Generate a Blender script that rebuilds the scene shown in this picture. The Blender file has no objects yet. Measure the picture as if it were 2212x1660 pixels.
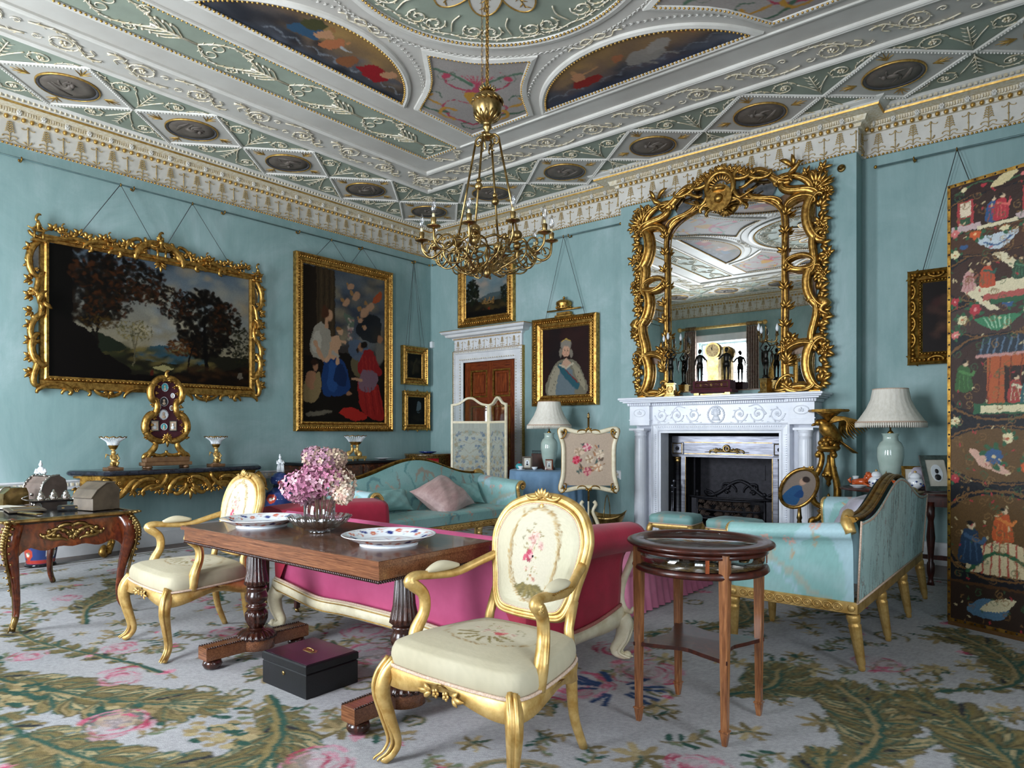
import bpy, math, random
import numpy as np
from math import sin, cos, pi, radians as R, sqrt, atan2
S = bpy.context.scene
COL = S.collection
# ---------------------------------------------------------------- camera, world, light, exposure
RW, RD, RH = 10.16, 8.70, 4.53          # room: x 0..RW, y 0..-RD, z 0..RH
cd = bpy.data.cameras.new('camera'); cam = bpy.data.objects.new('camera', cd); COL.objects.link(cam)
cam.location = (8.12, -7.83, 1.28); cam.rotation_euler = (R(90), 0, R(39.25))
cd.sensor_width = 36; cd.lens = 24.02; cd.shift_y = 0.0479; cd.clip_start = 0.05; cd.clip_end = 100
S.camera = cam
w = bpy.data.worlds.new('sky'); S.world = w; w.use_nodes = True
bgn = w.node_tree.nodes['Background']; bgn.inputs[0].default_value = (0.62, 0.78, 1, 1); bgn.inputs[1].default_value = 1.6
S.view_settings.view_transform = 'Standard'; S.view_settings.look = 'None'
S.view_settings.gamma = 1; S.view_settings.use_curve_mapping = False; S.view_settings.exposure = 0.0
S.cycles.use_denoising = True; S.cycles.max_bounces = 8; S.cycles.diffuse_bounces = 5; S.cycles.glossy_bounces = 4
S.cycles.transmission_bounces = 6; S.cycles.transparent_max_bounces = 12; S.cycles.caustics_reflective = False
S.cycles.caustics_refractive = False; S.cycles.sample_clamp_indirect = 6
WINX = (1.65, 5.08, 8.51)
def area(name, loc, rot, sx, sy, power, col):
    l = bpy.data.lights.new(name, 'AREA'); l.shape = 'RECTANGLE'; l.size = sx; l.size_y = sy; l.energy = power; l.color = col
    o = bpy.data.objects.new(name, l); COL.objects.link(o); o.location = loc; o.rotation_euler = rot; return o
WINS = [(x, -RD, 0) for x in WINX] + [(RW, -6.3, pi / 2)]   # window openings: x, y, turn; the side one is invented for fill light
for (x, y, r), p in zip(WINS, (500, 390, 120, 150)):   # daylight in unseen openings; the last lamp is added to lift sofa backs
    area('window_and_fill_light', (x + (.3 if r else 0), y - (0 if r else .3), 1.98), (R(90), 0, r), 1.3, 2.9, p, (0.90, 0.95, 1.0))
# ---------------------------------------------------------------- helpers
rnd = random.Random(7)
def lin(c):
    if isinstance(c, str): c = [int(c[i:i+2], 16) / 255 for i in (0, 2, 4)]
    return tuple((v / 12.92 if v <= 0.04045 else ((v + 0.055) / 1.055) ** 2.4) for v in c)
class NT:
    def __init__(s, name):
        s.m = bpy.data.materials.new(name); s.m.use_nodes = True; s.t = s.m.node_tree; s.n = s.t.nodes
        s.b = s.n['Principled BSDF']; s.tc = s.n.new('ShaderNodeTexCoord')
    def l(s, a, b): s.t.links.new(a, b)
    def noise(s, sc, det=4, rough=.6, stretch=None, dist=0):
        t = s.n.new('ShaderNodeTexNoise'); t.inputs['Scale'].default_value = sc; t.inputs['Detail'].default_value = det
        t.inputs['Roughness'].default_value = rough; t.inputs['Distortion'].default_value = dist
        if stretch:
            mp = s.n.new('ShaderNodeMapping'); mp.inputs['Scale'].default_value = stretch
            s.l(s.tc.outputs['Object'], mp.inputs[0]); s.l(mp.outputs[0], t.inputs[0])
        else: s.l(s.tc.outputs['Object'], t.inputs[0])
        return t.outputs['Fac']
    def ramp(s, fac, stops):
        r = s.n.new('ShaderNodeValToRGB'); e = r.color_ramp.elements
        while len(e) < len(stops): e.new(.5)
        for el, (p, c) in zip(e, stops): el.position = p; el.color = (*c, 1)
        s.l(fac, r.inputs[0]); return r.outputs[0]
    def mix(s, a, b, fac, mode='MIX'):
        m = s.n.new('ShaderNodeMix'); m.data_type = 'RGBA'; m.blend_type = mode
        for sock, v in ((m.inputs[0], fac), (m.inputs[6], a), (m.inputs[7], b)):
            if hasattr(v, 'is_output'): s.l(v, sock)
            elif isinstance(v, (int, float)): sock.default_value = v
            else: sock.default_value = (*v, 1)
        return m.outputs[2]
    def bump(s, h, st=.3, d=.01):
        b = s.n.new('ShaderNodeBump'); b.inputs['Strength'].default_value = st; b.inputs['Distance'].default_value = d
        s.l(h, b.inputs['Height']); s.l(b.outputs[0], s.b.inputs['Normal'])
    def set(s, col=None, rough=None, metal=None, coat=None, sheen=None, spec=None):
        for k, v in (('Base Color', col), ('Roughness', rough), ('Metallic', metal), ('Coat Weight', coat), ('Sheen Weight', sheen), ('Specular IOR Level', spec)):
            if v is None: continue
            if hasattr(v, 'is_output'): s.l(v, s.b.inputs[k])
            else: s.b.inputs[k].default_value = (*v, 1) if isinstance(v, (tuple, list)) else v
        return s.m
def mat(name, c1, c2=None, rough=.5, metal=0, sc=8, stretch=None, bump=0, coat=None, sheen=None, bsc=None, det=4, dist=0, spec=None, bd=.01):
    n = NT(name); a = lin(c1); b = lin(c2) if c2 else tuple(v * .8 for v in a)
    f = n.noise(sc, det, .6, stretch, dist); c = n.ramp(f, [(.35, b), (.65, a)])
    if bump: n.bump(n.noise(bsc or sc * 6, 3, .6, stretch), bump, bd)
    return n.set(c, rough, metal, coat, sheen, spec)
def paintmat(name, rough=.5, coat=None, bump=0, bsc=60, sheen=None, weave=0, spec=None, bd=.004):
    n = NT(name); a = n.n.new('ShaderNodeAttribute'); a.attribute_name = 'paint'; c = a.outputs['Color']
    if weave:
        c = n.mix(c, n.ramp(n.noise(weave, 2), [(.3, (.8, .8, .8)), (.7, (1.1, 1.1, 1.1))]), 1, 'MULTIPLY')
    if bump: n.bump(n.noise(bsc, 3), bump, bd)
    return n.set(c, rough, 0, coat, sheen, spec)
MT = {}
def mk():
    MT['wall'] = None
    n = NT('teal_distemper'); f = n.noise(1.1, 9, .68, (1, 1, .8), .6); c = n.ramp(f, [(.3, lin('7d9b9a')), (.52, lin('8da8a7')), (.72, lin('a5babb'))])
    g = n.noise(3.5, 5, .7, (6, 6, .6)); c = n.mix(c, n.ramp(g, [(.35, (.95, .96, .96)), (.65, (1.03, 1.03, 1.03))]), 1, 'MULTIPLY')
    n.bump(n.noise(25, 4), .08, .01); MT['wall'] = n.set(c, .62, 0, spec=.35)
    MT['white'] = mat('white_plaster', 'd8d4cc', 'c8c4bb', .55, sc=3, bump=.05, bsc=40)
    MT['marble'] = mat('white_marble', 'eceef4', 'dfe2ea', .28, sc=4, bump=.02, dist=1.5)
    MT['joinery'] = mat('white_joinery', 'dfdfe0', 'cfd0d2', .4, sc=5)
    MT['green'] = mat('sage_green_ceiling', '919a8b', '838b7d', .6, sc=2.5)
    MT['ceil'] = mat('ceiling_white', 'c2beb6', 'b5b0a8', .6, sc=1.6)
    MT['gild'] = mat('gilt_relief', 'cfa85f', 'a9813c', .42, .75, sc=30)
    MT['palegild'] = mat('pale_gilt_relief', 'c4ab78', 'a88d58', .5, .15, sc=30)
    MT['relief'] = mat('parcel_gilt_plaster', 'e6dfd0', 'c9b78f', .5, 0, sc=35)
    MT['sepia'] = mat('sepia_medallion', '6d635a', '5a514a', .6, sc=9)
    MT['slate'] = mat('slate_border', '4c4b50', '3f3e42', .5, sc=30)
    MT['gold'] = mat('aged_gold_leaf', 'd3a658', '86602c', .34, .92, sc=28, bump=.12, bsc=90, bd=.004)
    MT['golddark'] = mat('dull_gold', 'b0883f', '6e4c1e', .4, .9, sc=25, bump=.15, bsc=80, bd=.004)
    MT['goldpale'] = mat('pale_water_gilding', 'dfbd7a', 'b88f4a', .4, .6, sc=18, bump=.06, bsc=60, bd=.003)
    MT['brass'] = mat('brass', 'b89a62', '6f5a36', .3, 1, sc=14)
    MT['steel'] = mat('polished_steel', '7e7f87', '585961', .34, 1, sc=5, stretch=(1, 1, 12))
    MT['iron'] = mat('black_cast_iron', '2b2a30', '1c1b20', .5, .6, sc=20, bump=.3)
    MT['soot'] = mat('sooty_brick', '17171c', '0f0f13', .85, sc=10, bump=.3)
    MT['silver'] = mat('silver_plate', 'd8d2cc', 'a59d96', .2, 1, sc=20)
    MT['bronze'] = mat('black_patinated_bronze', '24221f', '15130f', .35, .7, sc=20)
    MT['cord'] = mat('dark_cord', '3a3a38', '2a2a2a', .8)
    MT['rail'] = mat('painted_iron_rail', '6b8586', '587071', .4, .4)
    def wood(name, a, b, c, rough=.3, sc=6, st=(1, 14, 14), coat=.25):
        n = NT(name); f = n.noise(sc, 5, .6, st, .8); g = n.noise(sc * .35, 3, .5, st, 1.5)
        col = n.mix(n.ramp(f, [(.3, lin(a)), (.55, lin(b)), (.75, lin(c))]), n.ramp(g, [(.35, (.7, .65, .62)), (.65, (1.08, 1.06, 1.02))]), 1, 'MULTIPLY')
        n.bump(f, .04, .004); return n.set(col, rough, 0, coat)
    MT['rosewood'] = wood('rosewood', '5a3826', '7c5036', '936544', .24, sc=9, st=(1, 26, 26))
    MT['rosetop'] = wood('rosewood_top', '3a251a', '64402c', '8c6244', .24, coat=.25)
    MT['roseturn'] = wood('dark_turned_rosewood', '22120f', '391d15', '52291a', .25, st=(4, 4, 2))
    MT['mahog'] = wood('mahogany', '4a1d0e', '7d3a1a', '9d5528', .25, st=(14, 14, 1.2))
    MT['mahogh'] = wood('mahogany_rails', '4a1d0e', '76361a', '8e4a24', .25, st=(1.2, 14, 14))
    MT['inlaid'] = wood('inlaid_mahogany', '6b4128', '93603c', 'b27e52', .24, st=(14, 14, 1.2))
    MT['darkmah'] = wood('dark_mahogany', '2a110c', '421b12', '5a281a', .3, st=(6, 6, 2), coat=.15)
    MT['kingwood'] = wood('kingwood', '3b170b', '6a2e14', '8a451f', .22, st=(5, 5, 3), coat=.4)
    MT['marquetry'] = wood('marquetry', '24100a', '4b2412', '8a4c22', .2, sc=9, st=(2, 2, 2), coat=.5)
    MT['boards'] = wood('oak_boards', '3b2a1c', '574030', '6e5340', .5)
    MT['blackmarble'] = mat('black_marble', '2a2d38', '15171f', .12, sc=22, det=8, dist=1)
    MT['ebony'] = mat('black_top', '14141a', '0a0a0d', .15)
    MT['leather'] = mat('black_leather', '0f1014', '090a0c', .42, sc=14, bump=.2, bsc=120, bd=.003)
    MT['leathermaroon'] = mat('maroon_leather', '32132a', '1c0b16', .3, sc=6, bump=.1, bsc=120, bd=.003)
    MT['leatherbrown'] = mat('brown_leather', '5d5040', '463b2e', .5, sc=9, bump=.2, bsc=100, bd=.003)
    MT['shagreen'] = mat('brown_shagreen', '6f5f56', '56473f', .5, sc=9)
    MT['tealsilk'] = mat('plain_teal_silk', '8db6b2', '76a19d', .42, sc=9, sheen=.08, bump=.1, bsc=40, stretch=(1, 1, 5))
    MT['braid'] = mat('pale_pink_braid', 'd9c1b0', 'b7987f', .8, sc=160, bump=.4, bsc=300, bd=.002)
    MT['pinkbraid'] = mat('pink_braid', 'c07a70', '9c584f', .8, sc=160, bump=.4, bsc=300, bd=.002)
    MT['pink'] = mat('rose_pink_damask', 'c4547f', 'b2436f', .6, sc=3, sheen=.1, bump=.15, bsc=160, bd=.002)
    MT['crimson'] = mat('crimson_velvet', 'b51f40', '9a1833', .6, sc=4, sheen=.1, bump=.1, bsc=60)
    MT['pinkpale'] = mat('pale_pink_cotton', 'cf7f9b', 'bd6b88', .75, sc=6, bump=.2, bsc=90, bd=.003)
    MT['cream'] = mat('cream_and_gilt_paint', 'e6dcc0', 'd3c6a4', .38, sc=14)
    MT['cushionpink'] = mat('dusty_pink_silk', 'c9a9a4', 'b08f8b', .4, sc=5, sheen=.08, bump=.35, bsc=16, stretch=(1, 4, 4), bd=.01)
    MT['lilac'] = mat('grey_lilac_silk', 'b3adb8', '958f9c', .4, sc=6, sheen=.08, bump=.3, bsc=22)
    MT['bluecloth'] = mat('blue_tablecloth', '7c9dbb', '6a8cab', .75, sc=4, sheen=.05)
    MT['shade'] = mat('cream_silk_shade', 'ece6da', 'ded7c8', .7, sc=8, stretch=(8, 8, 1))
    MT['celadon'] = mat('crackled_celadon', 'bccdc3', 'a9bdb2', .08, sc=6, coat=.8)
    MT['porc'] = mat('white_porcelain', 'eef1f4', 'e2e6ea', .1, coat=.6)
    MT['orange'] = mat('orange_glazed_pottery', 'd2622f', 'b3491c', .15, coat=.6, sc=20)
    MT['turq'] = mat('turquoise_enamel', '58b3bb', '3f979f', .2, sc=20)
    MT['paper'] = mat('paper', 'cfcabd', 'bdb7a8', .8)
    MT['ink'] = mat('dark_print', '2d2b2c', '1d1b1c', .6)
    MT['skin'] = mat('ivory_miniature', 'd9c0a8', 'c5a98f', .5, sc=30)
    MT['redvelvet'] = mat('dark_red_velvet', '4a1220', '390c17', .9, sheen=.1)
    MT['redlac'] = mat('red_lacquer', '9b1c22', '7c1318', .2, coat=.6, sc=12)
    MT['blacklac'] = mat('black_and_gold_lacquer', '2a2014', '6a5226', .25, sc=55, det=2, coat=.4)
    MT['candle'] = mat('cream_candle_tube', 'e9dcb4', 'd8c896', .5)
    MT['pine'] = mat('pine_cone', '4b3a30', '2c221d', .8, sc=60, bump=.5)
    MT['stem'] = mat('dry_brown_stem', '8a6f52', '6d5640', .8)
    MT['plastic'] = mat('white_plastic', 'e4e8ea', 'd9dde0', .35)
    MT['curtain'] = mat('floral_brown_curtain', 'a09283', '7a5a50', .85, sc=14, stretch=(1, 1, 1.5), det=6)
    MT['black'] = mat('matt_black', '101012', '0a0a0a', .7)
    MT['bluepaint'] = mat('cobalt_glaze', '27418c', '1c2d6b', .1, coat=.6, sc=40)
    MT['brown'] = mat('walnut_carved', '7a5a3c', '5c4029', .4, sc=12)
    n = NT('mirror_glass'); MT['mirror'] = n.set((.93, .94, .93), .012, 1)
    n = NT('dim_mirror_glass'); f = n.noise(14, 5); MT['oldmirror'] = n.set(n.ramp(f, [(.4, (.25, .27, .3)), (.6, (.4, .42, .46))]), .12, 1)
    def glass(name, tint, mixf=.12):
        m = bpy.data.materials.new(name); m.use_nodes = True; t = m.node_tree; t.nodes.clear()
        o = t.nodes.new('ShaderNodeOutputMaterial'); mx = t.nodes.new('ShaderNodeMixShader'); tr = t.nodes.new('ShaderNodeBsdfTransparent'); g = t.nodes.new('ShaderNodeBsdfGlossy')
        f = t.nodes.new('ShaderNodeLayerWeight'); f.inputs[0].default_value = .5; pw = t.nodes.new('ShaderNodeMath'); pw.operation = 'POWER'; pw.inputs[1].default_value = 3.5; t.links.new(f.outputs[1], pw.inputs[0]); ad = t.nodes.new('ShaderNodeMath'); ad.operation = 'ADD'; ad.inputs[1].default_value = mixf + .06; ad.use_clamp = True
        tr.inputs[0].default_value = (*tint, 1); g.inputs['Roughness'].default_value = .02
        t.links.new(pw.outputs[0], ad.inputs[0]); t.links.new(ad.outputs[0], mx.inputs[0]); t.links.new(tr.outputs[0], mx.inputs[1]); t.links.new(g.outputs[0], mx.inputs[2]); t.links.new(mx.outputs[0], o.inputs[0]); return m
    MT['pane'] = glass('window_glass', (.98, .99, 1), 0); MT['cglass'] = glass('clear_glass', (.95, .97, .97), .09); MT['bulb'] = glass('bulb_glass', (.96, .97, 1), .18)
    MT['cutglass'] = glass('cut_glass', (.93, .95, .96), .14)
    MT['paint'] = paintmat('oil_painting', .5, spec=.15); MT['varnish'] = paintmat('varnished_oil_painting', .5, spec=.12)
    MT['carpet'] = paintmat('needlework_carpet', .95, bump=.6, bsc=260, weave=220, spec=.1, bd=.004)
    MT['tapestry'] = paintmat('embroidered_silk', .62, bump=.2, bsc=220, sheen=.05, spec=.25, bd=.002)
    MT['brocade'] = paintmat('teal_brocade', .5, bump=.12, bsc=120, sheen=.08, bd=.003)
    MT['glaze'] = paintmat('painted_porcelain', .1, coat=.6); MT['lacquer'] = paintmat('painted_leather', .48, bump=.4, bsc=45, spec=.25)
    MT['petal'] = paintmat('dried_petals', .8); MT['fresco'] = paintmat('ceiling_painting', .6, spec=.1)
mk()
# ---------------------------------------------------------------- mesh builder
def V(*a): return np.array(a, float)
class M:
    def __init__(s): s.v = []; s.f = []; s.n = 0; s.sm = []; s.T = None
    def add(s, v, f, smooth=True):
        v = np.asarray(v, float).reshape(-1, 3)
        if s.T is not None: v = s.T(v)
        s.v.append(v); n = s.n
        s.f += [tuple(i + n for i in q) for q in f]; s.sm += [smooth and len(q) <= 4 for q in f]; s.n += len(v); return s
    def box(s, c, d, rz=0, taper=1, bev=0):
        x, y, z = [k / 2 for k in d]; L = []
        if bev:
            b = bev; g = []
            for zz, k in ((-z, b), (-z + b, 0), (z - b, 0), (z, b)):
                g.append([(sx * (x - (k if k else 0)), sy * (y - (k if k else 0)), zz) for sx, sy in ((-1, -1), (1, -1), (1, 1), (-1, 1))])
            L = np.array(g).reshape(-1, 3); F = [(3, 2, 1, 0), (12, 13, 14, 15)] + [(r * 4 + i, r * 4 + (i + 1) % 4, r * 4 + 4 + (i + 1) % 4, r * 4 + 4 + i) for r in range(3) for i in range(4)]
        else:
            L = np.array([(sx * x * (1 if k < 0 else taper), sy * y * (1 if k < 0 else taper), k * z) for k in (-1, 1) for sx, sy in ((-1, -1), (1, -1), (1, 1), (-1, 1))])
            F = [(3, 2, 1, 0), (4, 5, 6, 7), (0, 1, 5, 4), (1, 2, 6, 5), (2, 3, 7, 6), (3, 0, 4, 7)]
        if rz: co, si = cos(rz), sin(rz); L = np.stack([L[:, 0] * co - L[:, 1] * si, L[:, 0] * si + L[:, 1] * co, L[:, 2]], 1)
        return s.add(L + V(*c), F, False)
    def bb(s, x0, y0, z0, x1, y1, z1, bev=0): return s.box(((x0 + x1) / 2, (y0 + y1) / 2, (z0 + z1) / 2), (abs(x1 - x0), abs(y1 - y0), abs(z1 - z0)), bev=bev)
    def tube(s, P, r, n=6, flat=1., closed=False, up=None, cap=True, smooth=True):
        P = np.asarray(P, float); N = len(P); r = np.full(N, r, float) if np.isscalar(r) else np.asarray(r, float)
        if len(r) != N: r = np.interp(np.linspace(0, 1, N), np.linspace(0, 1, len(r)), r)
        T = np.gradient(P, axis=0) if not closed else np.roll(P, -1, 0) - np.roll(P, 1, 0)
        T /= np.linalg.norm(T, axis=1)[:, None] + 1e-12
        if up is None: up = V(0, 0, 1) if abs(T[0][2]) < .9 else V(0, 1, 0)
        u = V(*up) if not isinstance(up, np.ndarray) else up; rings = []; A = np.linspace(0, 2 * pi, n, endpoint=False)
        for i in range(N):
            u = u - T[i] * (u @ T[i]); u /= np.linalg.norm(u) + 1e-12; w_ = np.cross(T[i], u)
            rings.append(P[i] + r[i] * (np.cos(A)[:, None] * w_ + flat * np.sin(A)[:, None] * u))
        F = [(i * n + j, i * n + (j + 1) % n, ((i + 1) % N) * n + (j + 1) % n, ((i + 1) % N) * n + j) for i in range(N if closed else N - 1) for j in range(n)]
        if cap and not closed: F += [tuple(range(n - 1, -1, -1)), tuple((N - 1) * n + j for j in range(n))]
        return s.add(np.concatenate(rings), F, smooth)
    def lathe(s, prof, n=20, at=(0, 0, 0), fl=None, sq=None, arc=None, smooth=True):
        A = np.linspace(0, 2 * pi, n, endpoint=False); rows = []
        for r, z in prof:
            rr = np.full(n, r, float)
            if fl and fl[2] <= z <= fl[3]: rr = r * (1 + fl[1] * (np.abs(np.sin(A * fl[0] / 2)) - .6))
            if sq: rr = rr / np.maximum(np.abs(np.cos(A)), np.abs(np.sin(A)))
            rows.append(np.stack([rr * np.cos(A), rr * np.sin(A), np.full(n, z)], 1))
        N = len(prof); F = [(i * n + j, i * n + (j + 1) % n, (i + 1) * n + (j + 1) % n, (i + 1) * n + j) for i in range(N - 1) for j in range(n)]
        if prof[0][0] > 1e-4: F.append(tuple(range(n - 1, -1, -1)))
        if prof[-1][0] > 1e-4: F.append(tuple((N - 1) * n + j for j in range(n)))
        return s.add(np.concatenate(rows) + V(*at), F, smooth)
    def ball(s, c, r, n=10, m=6, sq=(1, 1, 1)):
        c = V(*c); pr = [(sin(pi * i / m), -cos(pi * i / m)) for i in range(m + 1)]; pr[0] = (1e-5, -1); pr[-1] = (1e-5, 1)
        t = M().lathe(pr, n); v = t.v[0] * r * V(*sq) + c; return s.add(v, t.f)
    def prism(s, O, c0, c1, mp=None, smooth=False):
        n = len(O); mp = mp or (lambda a, b, c: (a, b, c)); v = [mp(a, b, c0) for a, b in O] + [mp(a, b, c1) for a, b in O]
        return s.add(v, [tuple(range(n - 1, -1, -1)), tuple(range(n, 2 * n))] + [(i, (i + 1) % n, n + (i + 1) % n, n + i) for i in range(n)], smooth)
    def mould(s, P, prof, closed=True, mp=None, smooth=False, caps=True):
        """profile (offset to the left of the path, third coordinate) swept with mitred corners"""
        P = np.asarray(P, float); N = len(P); mp = mp or (lambda a, b, c: (a, b, c)); v = []
        for i in range(N):
            a = P[i] - P[i - 1] if (closed or i > 0) else P[1] - P[0]; b = P[(i + 1) % N] - P[i] if (closed or i < N - 1) else P[-1] - P[-2]
            a = a / (np.linalg.norm(a) + 1e-12); b = b / (np.linalg.norm(b) + 1e-12); na = V(-a[1], a[0]); nb = V(-b[1], b[0]); m = na + nb; m = m / max(m @ m / 2, .15)
            for o, c in prof: q = P[i] + m * o; v.append(mp(q[0], q[1], c))
        k = len(prof); F = [(i * k + j, i * k + (j + 1) % k, ((i + 1) % N) * k + (j + 1) % k, ((i + 1) % N) * k + j) for i in range(N if closed else N - 1) for j in range(k)]
        if not closed and caps: F += [tuple(range(k - 1, -1, -1)), tuple((N - 1) * k + j for j in range(k))]
        return s.add(v, F, smooth)
    def loft(s, rings, closed=True, cap0=True, cap1=True, smooth=True):
        n = len(rings[0]); N = len(rings); F = [(i * n + j, i * n + (j + 1) % n, (i + 1) * n + (j + 1) % n, (i + 1) * n + j) for i in range(N - 1) for j in range(n if closed else n - 1)]
        if cap0: F.append(tuple(range(n - 1, -1, -1)))
        if cap1: F.append(tuple((N - 1) * n + j for j in range(n)))
        return s.add(np.concatenate([np.asarray(r, float) for r in rings]), F, smooth)
    def mesh(s, name):
        me = bpy.data.meshes.new(name); v = np.concatenate(s.v) if s.v else np.zeros((0, 3))
        me.from_pydata(v.tolist(), [], s.f); me.polygons.foreach_set('use_smooth', s.sm); return me
def part(name, m, mt, parent=None, label=None, kind=None, at=None, rz=0):
    me = m.mesh(name) if isinstance(m, M) else m
    if isinstance(m, M): me.materials.append(MT[mt] if isinstance(mt, str) else mt)
    o = bpy.data.objects.new(name, me); COL.objects.link(o); o.parent = parent
    if at is not None: o.location = at
    if rz: o.rotation_euler = (0, 0, rz) if np.isscalar(rz) else rz
    if label: o['label'] = label
    if kind: o['kind'] = kind
    return o
def thing(name, label, cat, loc=(0, 0, 0), rz=0, group=None):
    o = bpy.data.objects.new(name, None); COL.objects.link(o); o.empty_display_size = .1
    o.location = loc; o.rotation_euler = (0, 0, rz) if np.isscalar(rz) else rz; o['label'] = label; o['category'] = cat
    if group: o['group'] = group
    return o
def solo(name, m, mt, label, cat, loc=(0, 0, 0), rz=0, group=None):
    o = part(name, m, mt, None, label, at=loc, rz=rz); o['category'] = cat
    if group: o['group'] = group
    return o
def dens(pr, n=36):   # denser list of (scale, height) rings so that the painted pattern shows
    p = np.array(pr, float); d = np.r_[0, np.cumsum(np.linalg.norm(np.diff(p, axis=0), axis=1))]; t = np.linspace(0, d[-1], n); return [(np.interp(a, d, p[:, 0]), np.interp(a, d, p[:, 1])) for a in t]
def dup(o, parent=None, loc=None, rz=None, label=None, scale=None):
    c = o.copy(); COL.objects.link(c)
    if parent is not None: c.parent = parent
    if loc is not None: c.location = loc
    if rz is not None: c.rotation_euler = (0, 0, rz) if np.isscalar(rz) else rz
    if scale is not None: c.scale = scale
    if label: c['label'] = label
    for ch in list(o.children): dup(ch, c)
    return c
def struct(name, m, mt, parent=None): return part(name, m, mt, parent, kind=None if parent else 'structure')
# ---------------------------------------------------------------- curves
def spline(P, n=24):
    P = np.asarray(P, float); k = len(P)
    if k < 3: return P[0] + (P[-1] - P[0]) * np.linspace(0, 1, n)[:, None]
    Q = np.vstack([2 * P[0] - P[1], P, 2 * P[-1] - P[-2]]); out = []
    for t in np.linspace(0, k - 1 - 1e-9, n):
        i = int(t); f = t - i; a, b, c, d = Q[i:i + 4]
        out.append(.5 * ((2 * b) + (c - a) * f + (2 * a - 5 * b + 4 * c - d) * f * f + (3 * b - a - 3 * c + d) * f ** 3))
    return np.array(out)
def cspline(P, n=48):
    P = np.asarray(P, float); k = len(P); out = []
    for t in np.linspace(0, k, n, endpoint=False):
        i = int(t); f = t - i; a, b, c, d = P[(i - 1) % k], P[i % k], P[(i + 1) % k], P[(i + 2) % k]
        out.append(.5 * ((2 * b) + (c - a) * f + (2 * a - 5 * b + 4 * c - d) * f * f + (3 * b - a - 3 * c + d) * f ** 3))
    return np.array(out)
def scroll2(p0, p1, kind='C', side=1, curl=5., n=26):
    """C or S scroll with volute ends; p0,p1 where the volutes begin"""
    s = np.linspace(-1, 1, n); k = .9 + curl * np.abs(s) ** 5 * 2.2
    if kind == 'S': k = k * np.sign(s + 1e-9) * np.minimum(1, np.abs(s) * 3)
    th = np.cumsum(k) * (2 / n); th -= th[n // 2]; d = np.stack([np.cos(th), np.sin(th)], 1); q = np.cumsum(d, 0) / n
    i0, i1 = int(n * .14), int(n * .86); a, b = q[i0], q[i1]; v = b - a; q = q - a; L = v @ v
    q = np.stack([(q @ v) / L, (q @ V(-v[1], v[0])) / L * -side], 1); p0 = V(*p0); p1 = V(*p1); e = p1 - p0
    return p0 + q[:, :1] * e + q[:, 1:] * V(-e[1], e[0])
def XZ(q, d=0., dz=0):
    q = np.asarray(q); d = np.full(len(q), d) if np.isscalar(d) else np.interp(np.linspace(0, 1, len(q)), np.linspace(0, 1, len(d)), d)
    return np.stack([q[:, 0], -d, q[:, 1]], 1)
def scroll(m, p0, p1, kind='C', side=1, r=.02, d=.02, curl=5, n=6, seg=22):
    q = scroll2(p0, p1, kind, side, curl, seg); t = np.linspace(-1, 1, seg); rr = r * (.45 + .55 * (1 - t ** 4)); m.tube(XZ(q, d), rr, n, up=(0, -1, 0))
def leaf(m, p, ang, L, w, d=.02, lift=.5, curl=.6, n=5):
    t = np.linspace(0, 1, 6); a = ang + curl * t ** 1.3; x = p[0] + np.cumsum(np.cos(a)) * L / 6; z = p[1] + np.cumsum(np.sin(a)) * L / 6
    m.tube(np.stack([x, -(d + lift * L * .35 * np.sin(t * pi * .8)), z], 1), w * np.sin(pi * (.12 + .86 * t)) ** .8, n, flat=.35, up=(0, -1, 0))
def spray(m, p, ang, L, w, k=5, spread=1.6, d=.02, curl=.5):
    for i in range(k):
        a = ang + (i / (k - 1) - .5) * spread; leaf(m, p, a, L * (1 - .35 * abs(i / (k - 1) - .5) * 2), w, d, curl=curl * (1 if i > (k - 1) / 2 else -1 if i < (k - 1) / 2 else 0))
def rosette(m, p, r, d=.02, k=6):
    for i in range(k): a = i * 2 * pi / k; m.ball((p[0] + cos(a) * r * .6, -d, p[1] + sin(a) * r * .6), r * .42, 6, 4, (1, .6, 1))
    m.ball((p[0], -d - r * .3, p[1]), r * .3, 6, 4)
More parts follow.
